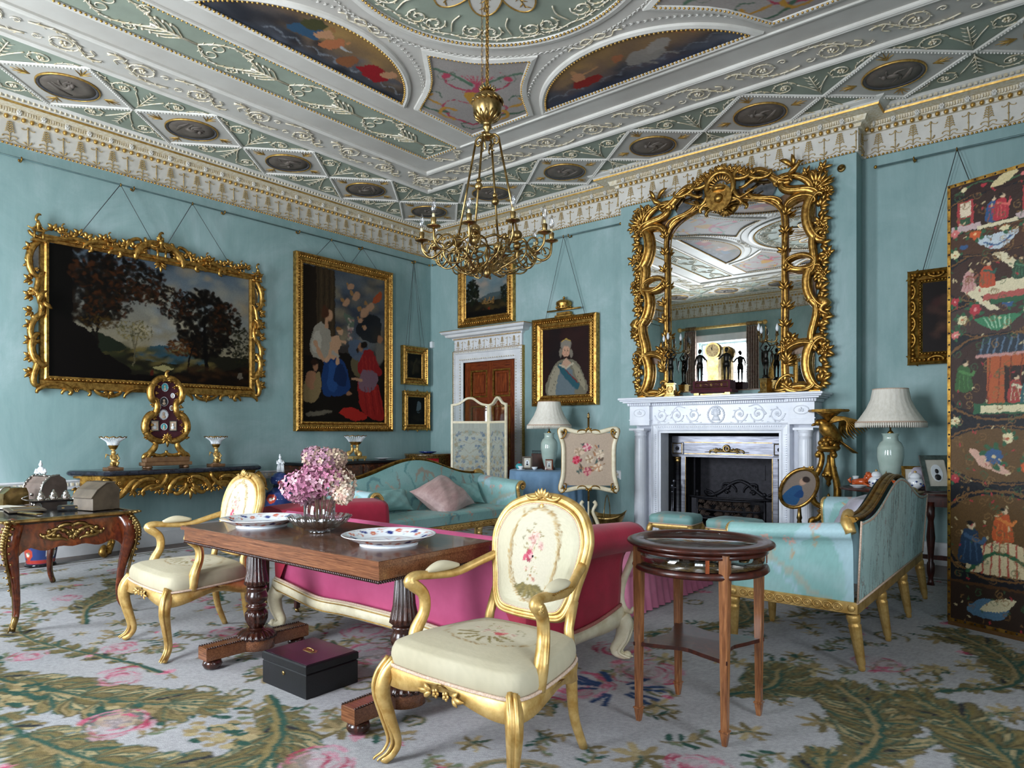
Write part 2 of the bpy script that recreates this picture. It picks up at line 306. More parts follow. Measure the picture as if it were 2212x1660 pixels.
# ---------------------------------------------------------------- painter: colours on a vertex grid
class C:
    def __init__(s, xs, ys, base):
        s.x = np.asarray(xs, float); s.y = np.asarray(ys, float); s.c = np.empty((len(s.y), len(s.x), 3)); s.c[:] = lin(base)
        s.px = (s.x[-1] - s.x[0]) / (len(s.x) - 1); s.X, s.Y = np.meshgrid(s.x, s.y)
    @staticmethod
    def wh(w, h, nx, ny, base): return C(np.linspace(0, w, nx), np.linspace(0, h, ny), base)
    def sl(s, x0, x1, y0, y1):
        a, b = np.searchsorted(s.x, [x0, x1]); c, d = np.searchsorted(s.y, [y0, y1]); a = max(a - 1, 0); c = max(c - 1, 0); return slice(c, d + 1), slice(a, b + 1)
    def put(s, k, al, col):
        col = np.array(lin(col)) if isinstance(col, (str, tuple, list)) else col
        s.c[k] += (col - s.c[k]) * al[..., None]
    def ell(s, cx, cy, rx, ry, col, a=1., ang=0., soft=.25):
        q = max(rx, ry); k = s.sl(cx - q, cx + q, cy - q, cy + q); X = s.X[k] - cx; Y = s.Y[k] - cy
        if X.size == 0: return
        co, si = cos(ang), sin(ang); d = np.sqrt(((X * co + Y * si) / rx) ** 2 + ((-X * si + Y * co) / ry) ** 2)
        s.put(k, np.clip((1 - d) / soft, 0, 1) * a, col)
    def ring(s, cx, cy, r, w, col, a=1.):
        k = s.sl(cx - r - w, cx + r + w, cy - r - w, cy + r + w); d = np.abs(np.hypot(s.X[k] - cx, s.Y[k] - cy) - r); s.put(k, np.clip((w - d) / s.px, 0, 1) * a, col)
    def poly(s, P, col, a=1.):
        P = np.asarray(P, float); k = s.sl(P[:, 0].min(), P[:, 0].max(), P[:, 1].min(), P[:, 1].max()); X = s.X[k]; Y = s.Y[k]
        if X.size == 0: return
        ins = np.zeros(X.shape, bool); j = len(P) - 1
        for i in range(len(P)):
            x0, y0 = P[i]; x1, y1 = P[j]; c = (y0 > Y) != (y1 > Y)
            ins ^= c & (X < (x1 - x0) * (Y - y0) / (y1 - y0 + 1e-12) + x0); j = i
        s.put(k, ins * a, col)
    def blob(s, P, col, a=1., n=40): s.poly(cspline(P, n), col, a)
    def rect(s, x0, y0, x1, y1, col, a=1.): s.poly([(x0, y0), (x1, y0), (x1, y1), (x0, y1)], col, a)
    def line(s, P, w, col, a=1., sp=0):
        P = np.asarray(P, float)
        if sp: P = spline(P, sp)
        w = np.interp(np.linspace(0, 1, len(P)), np.linspace(0, 1, len(w)), w) if not np.isscalar(w) else np.full(len(P), w)
        for i in range(len(P) - 1):
            a0, b0 = P[i], P[i + 1]; ww = max(w[i], s.px * .6); k = s.sl(min(a0[0], b0[0]) - ww, max(a0[0], b0[0]) + ww, min(a0[1], b0[1]) - ww, max(a0[1], b0[1]) + ww)
            X = s.X[k]; Y = s.Y[k]
            if X.size == 0: continue
            d = b0 - a0; t = np.clip(((X - a0[0]) * d[0] + (Y - a0[1]) * d[1]) / (d @ d + 1e-12), 0, 1); D = np.hypot(X - a0[0] - t * d[0], Y - a0[1] - t * d[1])
            s.put(k, np.clip((ww - D) / s.px + .3, 0, 1) * a, col)
    def grad(s, c0, c1, y0=None, y1=None):
        y0 = s.y[0] if y0 is None else y0; y1 = s.y[-1] if y1 is None else y1; k = s.sl(s.x[0], s.x[-1], y0, y1); t = np.clip((s.Y[k] - y0) / (y1 - y0), 0, 1)[..., None]
        s.c[k] = np.array(lin(c0)) * (1 - t) + np.array(lin(c1)) * t
    def warp(s, amp=2., cell=7, seed=1):   # ragged, brushed edges: shift every sample by smooth noise (in grid cells)
        g = np.random.RandomState(seed); ny, nx = s.X.shape; my, mx = ny // cell + 3, nx // cell + 3
        yy, xx = np.arange(ny) / cell, np.arange(nx) / cell; iy, ix = yy.astype(int), xx.astype(int); fy, fx = (yy - iy)[:, None], (xx - ix)[None]
        def f():
            n = g.rand(my, mx) * 2 - 1; return (n[iy][:, ix] * (1 - fy) * (1 - fx) + n[iy + 1][:, ix] * fy * (1 - fx) + n[iy][:, ix + 1] * (1 - fy) * fx + n[iy + 1][:, ix + 1] * fy * fx) + .45 * (g.rand(ny, nx) - .5)
        Y = np.clip(np.arange(ny)[:, None] + f() * amp, 0, ny - 1).round().astype(int); X = np.clip(np.arange(nx)[None] + f() * amp, 0, nx - 1).round().astype(int); s.c = s.c[Y, X]
    def speck(s, amt=.1, seed=1, cell=1):
        g = np.random.RandomState(seed); ny, nx = s.X.shape; n = g.rand(ny // cell + 2, nx // cell + 2).repeat(cell, 0).repeat(cell, 1)[:ny, :nx]; s.c *= (1 + (n - .5) * 2 * amt)[..., None]
    def cloud(s, n, x0, x1, y0, y1, r0, r1, cols, a=.4, seed=3, asp=1.6, soft=.8):
        g = random.Random(seed)
        for i in range(n): r = g.uniform(r0, r1); s.ell(g.uniform(x0, x1), g.uniform(y0, y1), r * asp, r, g.choice(cols), a, g.uniform(-.5, .5), soft)
    def foliage(s, cx, cy, rx, ry, n, r, cols, seed=1, a=.9):
        g = random.Random(seed)
        for i in range(n):
            th = g.uniform(0, 2 * pi); q = sqrt(g.random()); s.ell(cx + cos(th) * q * rx, cy + sin(th) * q * ry, r * g.uniform(.6, 1.5), r * g.uniform(.4, 1), g.choice(cols), a, g.uniform(-1, 1), .5)
    def sample(s, x, y):
        i = np.clip(np.round(np.interp(x, s.x, np.arange(len(s.x)))).astype(int), 0, len(s.x) - 1); j = np.clip(np.round(np.interp(y, s.y, np.arange(len(s.y)))).astype(int), 0, len(s.y) - 1); return s.c[j, i]
def setpaint(me, col):
    at = me.color_attributes.new('paint', 'FLOAT_COLOR', 'POINT'); c = np.ones((len(me.vertices), 4), np.float32); c[:, :3] = np.clip(col, 0, 1); at.data.foreach_set('color', c.ravel())
def gridmesh(name, xs, ys, fn, col, mt, th=0, mask=None):
    nx, ny = len(xs), len(ys); X, Y = np.meshgrid(xs, ys); v = fn(X.ravel(), Y.ravel()); i = np.arange((ny - 1) * (nx - 1)); a = (i // (nx - 1)) * nx + i % (nx - 1)
    q = np.stack([a, a + 1, a + nx + 1, a + nx], 1)
    if mask is not None: mk_ = mask(X, Y); q = q[mk_[:-1, :-1].ravel() & mk_[1:, 1:].ravel()]
    me = bpy.data.meshes.new(name); me.vertices.add(len(v)); me.vertices.foreach_set('co', v.astype(np.float32).ravel()); me.loops.add(len(q) * 4); me.loops.foreach_set('vertex_index', q.astype(np.int32).ravel())
    me.polygons.add(len(q)); me.polygons.foreach_set('loop_start', np.arange(0, len(q) * 4, 4, dtype=np.int32)); me.polygons.foreach_set('use_smooth', [True] * len(q)); me.update(calc_edges=True)
    setpaint(me, col.reshape(-1, 3)); me.materials.append(MT[mt]); return me
def canvas(name, cv, x0, z0, d, mt, parent, flip=False):
    """a flat painted canvas standing in the XZ plane, its lower left at x0,z0 and -y = d"""
    me = gridmesh(name, cv.x, cv.y, lambda a, b: np.stack([x0 + a, np.full(len(a), -d), z0 + b], 1), cv.c, mt); return part(name, me, None, parent)
def paintmesh(m, cv, mt, fx, name='upholstery', parent=None, label=None):
    """mesh whose vertices take the colour of the painted pattern at fx(v)"""
    me = m.mesh(name); v = np.concatenate(m.v); x, y = fx(v); setpaint(me, cv.sample(x, y)); me.materials.append(MT[mt]); return part(name, me, None, parent, label)
# ---------------------------------------------------------------- room shell
BX0, BX1, BD = 3.71, 6.44, .25
PLAN = [(0, 0), (0, -RD), (RW, -RD), (RW, 0), (BX1, 0), (BX1, -BD), (BX0, -BD), (BX0, 0)]
struct('floor', M().bb(-.3, -RD - .6, -.12, RW + .3, .6, -.012), 'boards')
struct('wall_left', M().bb(-.2, -RD - .2, -.1, 0, .2, RH + .1), 'wall')
wr = M(); wy = -6.3; wr.bb(RW, -RD - .2, -.1, RW + .35, wy - .65, RH + .1); wr.bb(RW, wy + .65, -.1, RW + .35, .2, RH + .1); wr.bb(RW, wy - .65, -.1, RW + .35, wy + .65, .45); wr.bb(RW, wy - .65, 3.5, RW + .35, wy + .65, RH + .1); struct('wall_right', wr, 'wall')  # opening cut for the added side window
DX0, DX1, DZ = .74, 1.78, 2.38
wb = M(); wb.bb(0, 0, -.1, DX0, .2, RH + .1); wb.bb(DX0, 0, DZ, DX1, .2, RH + .1); 
FX0, FX1, FZ = 4.365, 5.735, 1.28
wb.bb(DX1, 0, -.1, FX0, .2, RH + .1); wb.bb(FX0, 0, FZ, FX1, .2, RH + .1); wb.bb(FX1, 0, -.1, RW, .2, RH + .1)
wb.bb(BX0, -BD, -.1, FX0, 0, RH + .1); wb.bb(FX1, -BD, -.1, BX1, 0, RH + .1); wb.bb(FX0, -BD, FZ, FX1, 0, RH + .1)
struct('wall_back', wb, 'wall')
wf = M(); xs = [0]; WW = 1.3
for x in WINX: xs += [x - WW / 2, x + WW / 2]
xs.append(RW)
for i in range(0, 8, 2): wf.bb(xs[i], -RD - .35, -.1, xs[i + 1], -RD, RH + .1)
for x in WINX: wf.bb(x - WW / 2, -RD - .35, 3.5, x + WW / 2, -RD, RH + .1); wf.bb(x - WW / 2, -RD - .35, -.1, x + WW / 2, -RD, .45)
struct('wall_front', wf, 'wall')
for k, (x, y, rz_) in enumerate(WINS):  # the fourth window, with its curtains, is added only to brighten the room
    wn = thing('window_%d' % (k + 1), 'x', 'window', (x, y, 0), rz_); del wn['label']; del wn['category']; wn['kind'] = 'structure'
    a = M(); h = WW / 2; a.mould([(-h, .45), (h, .45), (h, 3.5), (-h, 3.5)], [(0, .03), (-.16, .06), (-.18, 0), (0, 0)], mp=lambda p, q, c: (p, c, q)); a.bb(-h - .2, -.05, .40, h + .2, .1, .46)
    part('window_surround', a, 'joinery', wn)
    for zz in (.47, 1.99):
        s_ = M(); s_.mould([(-h + .02, zz), (h - .02, zz), (h - .02, zz + 1.5), (-h + .02, zz + 1.5)], [(0, -.16), (.05, -.16), (.05, -.2), (0, -.2)], mp=lambda p, q, c: (p, c, q))
        for i in (1, 2): s_.bb(-h + i * WW / 3 - .012, -.2, zz + .04, -h + i * WW / 3 + .012, -.16, zz + 1.46)
        s_.bb(-h + .05, -.2, zz + .74, h - .05, -.16, zz + .765); sa = part('sash', s_, 'joinery', wn)
        part('pane', M().bb(-h + .05, -.183, zz + .05, h - .05, -.179, zz + 1.45), 'pane', sa)
    # curtains on a pole
    cr = thing('curtain_pole', 'pale wooden curtain pole with floral curtains over %s window' % ('the near left', 'the middle', 'the near right', 'the added side')[k], 'curtains', (x - (.16 if rz_ else 0), y + (0 if rz_ else .16), 3.83), rz_, group='curtain poles over the windows')
    pm = M(); pm.tube([(-1.0, 0, 0), (1.0, 0, 0)], .035, 10)
    for sx in (-1, 1): pm.ball((sx * 1.05, 0, 0), .06, 8, 6); pm.bb(sx * .9 - .02, -.16, -.02, sx * .9 + .02, 0, .02)
    part('pole', pm, 'pine' if 0 else 'goldpale', cr)
    for sx in (-1, 1):
        t = np.linspace(0, 1, 60); px = sx * (.62 + .30 * t); py = .045 * np.sin(t * 34); c_ = M()
        c_.loft([np.stack([px, py * (1 if z < -.2 else .6), np.full(60, z)], 1) for z in (-.06, -.5, -2, -3.78)], closed=False, cap0=False, cap1=False); part('curtain', c_, 'curtain', cr)
        rg = M(); A = np.linspace(0, 2 * pi, 10, endpoint=False)
        for i in range(7): rg.tube(np.stack([np.full(10, sx * (.64 + .04 * i)), .05 * np.cos(A), .05 * np.sin(A)], 1), .008, 5, closed=True)
        part('curtain_rings', rg, 'brown', cr)
# pier glass between the windows, seen in the overmantel mirror
for k, x in enumerate(((WINX[0] + WINX[1]) / 2, (WINX[1] + WINX[2]) / 2)):
    g = thing('pier_mirror', 'arched gilt pier mirror on window wall %s' % ('seen in the overmantel glass', 'behind the glazed table')[k], 'mirror', (x, -RD, 0), pi)
    A = np.linspace(0, pi, 14); o = [(-.5, 1.0), (.5, 1.0)] + [(.5 * cos(t), 2.6 + .5 * sin(t)) for t in A]
    part('frame', M().mould(o, [(0, .06), (-.06, .08), (-.13, .05), (-.13, .012), (0, .012)], mp=lambda p, q, c: (p, -c, q)), 'gold', g)
    part('mirror_glass', M().prism(o, .012, .03, mp=lambda p, q, c: (p, -c, q)), 'mirror', g)
ce = struct('ceiling', M().bb(-.2, -RD - .3, RH, RW + .2, .2, RH + .15), 'ceil')
# walk along the plan
def walk(step, off, segs=None, jit=0):
    out = []
    for i in range(len(PLAN)):
        if segs is not None and i not in segs: continue
        p = V(*PLAN[i]); q = V(*PLAN[(i + 1) % len(PLAN)]); L = np.linalg.norm(q - p); d = (q - p) / L; nn = V(-d[1], d[0]); e0 = off if i not in (4,) else off; k = max(1, int(round(L / step)))
        if L < .3: k = 1
        for j in range(k):
            c = p + d * (j + .5) * L / k
            if L > .5 and ((j + .5) * L / k < off * .9 or (j + .5) * L / k > L - off * .9) and i not in (5,): continue
            out.append((c + nn * off, atan2(d[1], d[0]), L / k))
    return out
tr = struct('trim_1', M().mould(PLAN, [(0, 4.13), (.02, 4.13), (.02, 4.37), (0, 4.37)]), 'white')
tr.name = 'trim_1'
part('cornice_bed', M().mould(PLAN, [(0, 4.37), (.05, 4.372), (.06, 4.40), (.10, 4.405), (.12, 4.452), (.24, 4.457), (.24, 4.46), (0, 4.46)]), 'relief', tr)
part('gilt_fillet', M().mould(PLAN, [(.20, 4.457), (.25, 4.457), (.255, 4.474), (.2, 4.474)]), 'gild', tr)
part('cornice_cyma', M().mould(PLAN, [(0, 4.474), (.25, 4.474), (.262, 4.49), (.30, 4.505), (.325, RH), (0, RH)]), 'white', tr)
b = M(); A = np.linspace(0, 2 * pi, 6, endpoint=False)
for c, a, L in walk(.036, .026): b.ball((c[0], c[1], 4.134), .0125, 6, 4)
part('gilt_bead_row', b, 'gild', tr, kind='stuff')
b = M()
for c, a, L in walk(.072, .07): b.ball((c[0], c[1], 4.387), .021, 6, 5, (1, 1, 1.25))
part('gilt_egg_row', b, 'gild', tr, kind='stuff')
b = M()
for c, a, L in walk(.022, .118): b.box((c[0], c[1], 4.43), (.009, .022, .036), a)
part('flute_row', b, 'relief', tr, kind='stuff')
b = M()
for c, a, L in walk(.045, .285): b.box((c[0], c[1], 4.493), (.022, .02, .03), a + .5)
part('leaf_row', b, 'relief', tr, kind='stuff')
ro = M(); rosette(ro, (0, 0), .026, .006, 6); ro.tube([(0, 0, -.03), (0, 0, .03)], .02, 6, .3); rom = None
for c, a, L in walk(.205, .13):
    if rom is None: o = part('rosette_block', ro, 'white', tr, at=(c[0], c[1], 4.43), rz=a + pi); rom = o.data
    else: part('rosette_block', rom, None, tr, at=(c[0], c[1], 4.43), rz=a + pi)
an = M(); an.tube([(0, -.004, .01), (0, -.004, .21)], .0035, 5)
for i in range(5):
    for sx in (-1, 1):
        z = .10 + i * .022; L = .042 - i * .005; q = spline([(0, z), (sx * L * .6, z + .018), (sx * L, z + .004)], 5); an.tube(XZ(q, .006), [.003, .0065, .004], 5)
for sx in (-1, 1):
    an.tube(XZ(scroll2((sx * .005, .06), (sx * .062, .055), 'C', sx, 6, 18), .005), .0042, 5)
    an.tube(XZ(spline([(0, .01), (sx * .03, .035), (sx * .055, .02), (sx * .09, .012), (sx * .15, .008)], 9), .005), .0035, 5)
    an.tube(XZ(scroll2((sx * .152, .19), (sx * .10, .175), 'C', sx, 5, 14), .005), .0036, 5)
    leaf(an, (sx * .153, .02), pi / 2 + sx * .9, .05, .008, .003); 
an.tube([(.153, -.004, .008), (.153, -.004, .2)], .0045, 5); an.ball((.153, -.006, .1), .009, 6, 4); an.lathe([(.012, .19), (.004, .17), (.001, .165)], 6, (.153, -.006, 0))
anm = None
for c, a, L in walk(.306, .022):
    if L < .2: continue
    o = part('anthemion_relief', an if anm is None else anm, 'palegild' if anm is None else None, tr, at=(c[0], c[1], 4.145), rz=a + pi); anm = o.data
# chair rail and skirting on the visible walls (openings left free)
def wallpath(skip): return skip
for nm, P in (('trim_2', [(DX0 - .24, 0), (0, 0), (0, -RD)]), ('trim_3', [(BX0, -.62 * 0 - BD), (BX0, 0), (DX1 + .24, 0)]), ('trim_4', [(RW, -5.4), (RW, 0), (BX1, 0), (BX1, -BD)])):
    t_ = struct(nm, M().mould(P, [(0, .69), (.02, .69), (.03, .72), (.035, .76), (.05, .775), (.05, .79), (0, .79)], closed=False), 'joinery')
    bd_ = M(); P2 = [V(*p) for p in P]
    for p, q in zip(P2[:-1], P2[1:]):
        L = np.linalg.norm(q - p); d = (q - p) / L; nn = V(-d[1], d[0]); k = int(L / .05)
        for j in range(k): c = p + d * (j + .5) * L / k + nn * .033; bd_.box((c[0], c[1], .742), (.022, .02, .032), atan2(d[1], d[0]))
    part('leaf_row', bd_, 'relief', t_, kind='stuff')
for nm, P in (('baseboard_left', [(DX0 - .2, 0), (0, 0), (0, -RD)]), ('baseboard_back', [(BX0, -BD), (BX0, 0), (DX1 + .2, 0)]), ('baseboard_right', [(RW, -RD), (RW, 0), (BX1, 0), (BX1, -BD)]), ('baseboard_front', [(0, -RD), (RW, -RD)])):
    struct(nm, M().mould(P, [(0, -.012), (.035, -.012), (.035, .15), (.025, .165), (.02, .205), (0, .21)], closed=False), 'joinery')
# ---------------------------------------------------------------- ceiling ornament
def rect(i, j=None): j = i if j is None else j; return [(i, -j), (i, -RD + j), (RW - i, -RD + j), (RW - i, -j)]
Z0 = RH
ring = M(); o_, i_ = .33, 1.41
for a, b_, c, d in ((o_, -RD + o_, i_, -o_), (RW - i_, -RD + o_, RW - o_, -o_), (i_, -i_, RW - i_, -o_), (i_, -RD + o_, RW - i_, -RD + i_)): ring.bb(a, b_, Z0 - .006, c, d, Z0)
part('green_border', ring, 'green', ce)
def cmold(P, prof, nm='plaster_moulding', mt='white', closed=True): return part(nm, M().mould(P, [(o, Z0 - h) for o, h in prof], closed), mt, ce)
for q in (1.41, 1.865): cmold(rect(q), [(-.01, 0), (-.005, .022), (.015, .03), (.035, .022), (.045, .03), (.058, .02), (.06, 0)])
cmold(rect(2.20), [(-.012, 0), (-.008, .016), (.01, .016), (.012, 0)])
NX, NY = 7, 6; px_ = (RW - 1.74) / NX; py_ = (RD - 1.74) / NY; cen = []
for i in range(NX + 1): cen += [(.87 + i * px_, -.87, px_), (.87 + i * px_, -RD + .87, px_)]
for j in range(1, NY): cen += [(.87, -.87 - j * py_, py_), (RW - .87, -.87 - j * py_, py_)]
def diamond(x, y):
    corner = (x < 1 or x > RW - 1) and (y > -1 or y < -RD + 1)
    hx, hy = (.575, .575) if corner else (px_ / 2, .53) if (y > -1 or y < -RD + 1) else (.53, py_ / 2)
    return [(-hx, 0), (0, -hy), (hx, 0), (0, hy)], hx, hy
meshes = {}
for x, y, _ in cen:
    P, hx, hy = diamond(x, y); k = (round(hx, 3), round(hy, 3))
    if k not in meshes:
        g = M(); g.prism(P, -.012, 0); h = M(); h.mould(P, [(-.004, -.026), (.026, -.026), (.03, -.010), (-.01, -.010)])
        b2 = M()
        for a, c in zip(P, P[1:] + P[:1]):
            a = V(*a); c = V(*c); n_ = 26
            for j in range(n_): q = a + (c - a) * (j + .5) / n_; q *= .978; b2.ball((q[0], q[1], -.028), .009, 5, 4)
        sg = M()
        for ang, s_ in ((0, hx), (pi / 2, hy), (pi, hx), (3 * pi / 2, hy)):
            s0 = .305; Ln = min(.15, s_ - s0 - .06); ca, sa = cos(ang), sin(ang)
            for t, sd in ((1, 0), (.8, .5), (.8, -.5), (.5, .8), (.5, -.8)):
                q = spline([(s0, 0), (s0 + Ln * t * .5, sd * .03), (s0 + Ln * t, sd * .085)], 5); sg.tube([(u * ca - v * sa, u * sa + v * ca, -.015) for u, v in q], [.003, .006, .002], 5)
        meshes[k] = [(n2, m_.mesh(n2), mt) for n2, m_, mt in (('diamond_panel', g, 'ceil'), ('panel_moulding', h, 'white'), ('bead_row', b2, 'white'), ('gilt_sprigs', sg, 'gild'))]
        for _n, me, mt in meshes[k]: me.materials.append(MT[mt])
    dp = None
    for n2, me, mt in meshes[k]:
        if dp is None: dp = part(n2, me, None, ce, at=(x, y, Z0))
        else: part(n2, me, None, dp, kind='stuff' if n2 == 'bead_row' else None)
    if 'med' not in meshes:
        d1 = M().lathe([(.262, -.012), (.262, -.026), (.256, -.032), (.25, -.026), (.25, -.012)], 40); d2 = M().lathe([(.25, -.014), (.249, -.026), (.225, -.02), (.224, -.014)], 40); d3 = M().lathe([(.226, -.012), (.225, -.017), (.14, -.02), (.001, -.021)], 40)
        f_ = []
        for v in range(4):
            g = M(); r_ = random.Random(v); g.ball((.02, .075, -.024), .025, 6, 5); g.tube([(.02, .06, -.022), (-.01, 0, -.026), (.0, -.06, -.022)], [.022, .036, .02], 6, .5)
            for j in range(5):
                a = r_.uniform(0, 6.28); q = spline([(0, .0), (cos(a) * .07, sin(a) * .06), (cos(a + .6) * .14, sin(a + .6) * .12)], 6); g.tube([(u, v_, -.022) for u, v_ in q], [.02, .015, .006], 6, .5)
            g.tube([(-.13, -.10, -.02), (0, -.12, -.022), (.13, -.09, -.02)], [.01, .025, .01], 6, .4); g = g.mesh('relief_figure'); g.materials.append(MT['sepia']); f_.append(g)
        meshes['med'] = [('gilt_rim', d1, 'gild'), ('slate_ring', d2, 'slate'), ('sepia_disc', d3, 'sepia')]; meshes['med'] = [(a, b_.mesh(a), c) for a, b_, c in meshes['med']]; meshes['f'] = f_
        for _n, me, mt in meshes['med']: me.materials.append(MT[mt])
    md = None
    for n2, me, mt in meshes['med']:
        if md is None: md = part('medallion', me, None, ce, at=(x, y, Z0))
        else: part(n2, me, None, md)
    fig = part('relief_figure', meshes['f'][int(x * 7 + y * 3) % 4], None, md, rz=(x * 5 + y) % 6.28)
# scroll reliefs
def rs(m, P, r=.006, z=-.012, n=5): m.tube([(u, v, z) for u, v in P], r, n)
def rleaves(m, P, step, L, w=.007, z=-.012):
    P = np.asarray(P); d = np.cumsum(np.r_[0, np.linalg.norm(np.diff(P, axis=0), axis=1)])
    for k, s_ in enumerate(np.arange(step, d[-1], step)):
        x = np.interp(s_, d, P[:, 0]); y = np.interp(s_, d, P[:, 1]); x2 = np.interp(s_ + .01, d, P[:, 0]); y2 = np.interp(s_ + .01, d, P[:, 1]); a = atan2(y2 - y, x2 - x) + (.75 if k % 2 else -.75)
        m.tube([(x, y, z), (x + cos(a) * L * .5, y + sin(a) * L * .5, z - .004), (x + cos(a) * L, y + sin(a) * L, z)], [w * .5, w, w * .2], 4, .6)
def spiral(c, r0, r1, a0, turns, n=26): t = np.linspace(0, 1, n); a = a0 + turns * 2 * pi * t; r = r0 + (r1 - r0) * t; return np.stack([c[0] + r * np.cos(a), c[1] + r * np.sin(a)], 1)
tri = M(); rs(tri, [(0, .06), (0, .44)], .006); rleaves(tri, [(0, .1), (0, .42)], .035, .07)
for sx in (-1, 1):
    sp = spiral((sx * .25, .37), .12, .045, pi / 2 - sx * pi / 2 * 1.0 if sx < 0 else pi, -sx * 1.25); q = np.vstack([spline([(0, .08), (sx * .05, .2), (sx * .12, .30)], 8), sp]) if 0 else sp
    rs(tri, sp, .0055); rleaves(tri, sp[:14], .05, .035); tail = spline([(0, .1), (sx * .06, .24), (sx * .13, .36)], 8); rs(tri, tail, .006); t2 = spline([(sx * .37, .38), (sx * .44, .45), (sx * .52, .485)], 7); rs(tri, t2, .005); rleaves(tri, t2, .04, .03)
    for k in range(6): a = k * pi / 3; tri.ball((sx * .25 + cos(a) * .022, .37 + sin(a) * .022, -.012), .012, 5, 4)
tm = tri.mesh('scroll_relief'); tm.materials.append(MT['relief'])
joins = [(.87 + (i + .5) * px_, y, r) for i in range(NX) for y in (-.87, -RD + .87) for r in (0, pi)] + [(x, -.87 - (j + .5) * py_, r) for j in range(NY) for x in (.87, RW - .87) for r in (pi / 2, -pi / 2)]
for x, y, r in joins: part('scroll_relief', tm, None, ce, at=(x, y, Z0), rz=r)
# rinceau in the white band
rin = M(); P = spline([(0, -.10), (.1, -.13), (.22, -.13), (.34, -.06), (.43, .05), (.5, .12), (.6, .10)], 18); rs(rin, P, .007); rleaves(rin, P, .045, .05)
sp = spiral((.28, .02), .125, .05, -.4, 1.3, 30); rs(rin, sp, .006); rleaves(rin, sp[:18], .055, .03); rs(rin, spline([(.48, .1), (.52, .03), (.47, -.02)], 6), .006); rs(rin, spiral((.1, .06), .04, .012, 0, 1, 12), .005)
for k in range(5): a = k * 2 * pi / 5; rin.ball((.28 + cos(a) * .02, .02 + sin(a) * .02, -.012), .012, 5, 4)
rn = rin.mesh('rinceau_relief'); rn.materials.append(MT['relief'])
for side in range(4):
    L = (RW if side % 2 == 0 else RD) - 2 * 1.5; k = round(L / .6); st = L / k
    for j in range(k):
        u = 1.5 + (j + .5) * st
        p, r = {0: ((u, -1.665), 0), 1: ((1.665, -u), -pi / 2), 2: ((u, -RD + 1.665), 0), 3: ((RW - 1.665, -u), -pi / 2)}[side]; fl = pi if j % 2 else 0
        o = -.3 if not fl else .3; part('rinceau_relief', rn, None, ce, at=(p[0] + cos(r) * o, p[1] + sin(r) * o, Z0), rz=r + fl)
# green side panels
for x0, x1 in ((2.24, 2.74), (RW - 2.74, RW - 2.24)):
    P = [(x0, -2.24), (x0, -RD + 2.24), (x1, -RD + 2.24), (x1, -2.24)]; pn = part('green_side_panel', M().prism(P, Z0 - .006, Z0), 'green', ce)
    part('panel_moulding', M().mould(P, [(-.03, Z0), (-.028, Z0 - .018), (-.012, Z0 - .024), (0, Z0 - .016), (0, Z0)]), 'white', pn)
    b2 = M()
    for a, c in zip(P, P[1:] + P[:1]):
        a = V(*a); c = V(*c); L = np.linalg.norm(c - a); n_ = int(L / .036)
        for j in range(n_): q = a + (c - a) * (j + .5) / n_; b2.ball((q[0], q[1], Z0 - .02), .011, 5, 4)
    part('gilt_bead_row', b2, 'gild', pn, kind='stuff')
cand = M(); rs(cand, [(-.2, 0), (.18, 0)], .009)
for i in range(4):
    for sy in (-1, 1): q = spline([(-.08 + i * .06, 0), (-.03 + i * .06, sy * .05), (.02 + i * .07, sy * .10), (.07 + i * .06, sy * .115)], 7); rs(cand, q, .006); cand.ball((q[-1][0], q[-1][1], -.015), .013, 5, 4)
sw = M()
for sy in (-1, 1):
    q = spline([(-.2, 0), (-.3, sy * .12), (-.45, sy * .18), (-.62, sy * .10), (-.72, sy * .02)], 16); rs(sw, q, .007); rleaves(sw, q, .04, .04)
    sp = spiral((-.34, sy * .06), .07, .025, 0, sy * 1.2, 18); rs(sw, sp, .005); sp = spiral((-.58, sy * .16), .06, .02, 2, -sy * 1.2, 18); rs(sw, sp, .005); rleaves(sw, sp, .05, .03)
cm = cand.mesh('palmette_relief'); cm.materials.append(MT['relief']); swm = sw.mesh('scroll_relief'); swm.materials.append(MT['relief'])
for x in (2.49, RW - 2.49):
    for j in range(5):
        y = -2.6 - j * .86
        part('palmette_relief', cm, None, ce, at=(x, y - .1, Z0), rz=-pi / 2); part('scroll_relief', swm, None, ce, at=(x, y - .1, Z0), rz=-pi / 2)
# centre: roundel, four lunettes, four fans
CX, CY = 5.08, -4.35; A = np.linspace(0, 2 * pi, 72, endpoint=False); circ = lambda r: [(CX + r * cos(a), CY + r * sin(a)) for a in A]
rd = part('green_roundel', M().prism(circ(1.06), Z0 - .006, Z0), 'green', ce)
part('roundel_moulding', M().mould(circ(1.06), [(0, Z0), (-.01, Z0 - .02), (-.04, Z0 - .03), (-.09, Z0 - .018), (-.10, Z0)]), 'white', rd)
b2 = M()
for a in np.linspace(0, 2 * pi, 190, endpoint=False): b2.ball((CX + 1.065 * cos(a), CY + 1.065 * sin(a), Z0 - .026), .012, 5, 4)
part('gilt_bead_row', b2, 'gild', rd, kind='stuff')
gar = M()
for a in np.linspace(0, 2 * pi, 150, endpoint=False):
    for s_ in (-1, 1): b_ = a + .01 * s_; gar.tube([(CX + 1.27 * cos(b_), CY + 1.27 * sin(b_), Z0 - .008), (CX + (1.27 + s_ * .012) * cos(b_ + .025), CY + (1.27 + s_ * .012) * sin(b_ + .025), Z0 - .012)], [.006, .003], 4)
part('laurel_garland', gar, 'white', ce, kind='stuff')
pet = M(); pet.prism([(.44 + .235 * cos(a), .125 * sin(a)) for a in np.linspace(0, 2 * pi, 24, endpoint=False)], -.014, 0); pm = pet.mesh('petal_panel'); pm.materials.append(MT['ceil'])
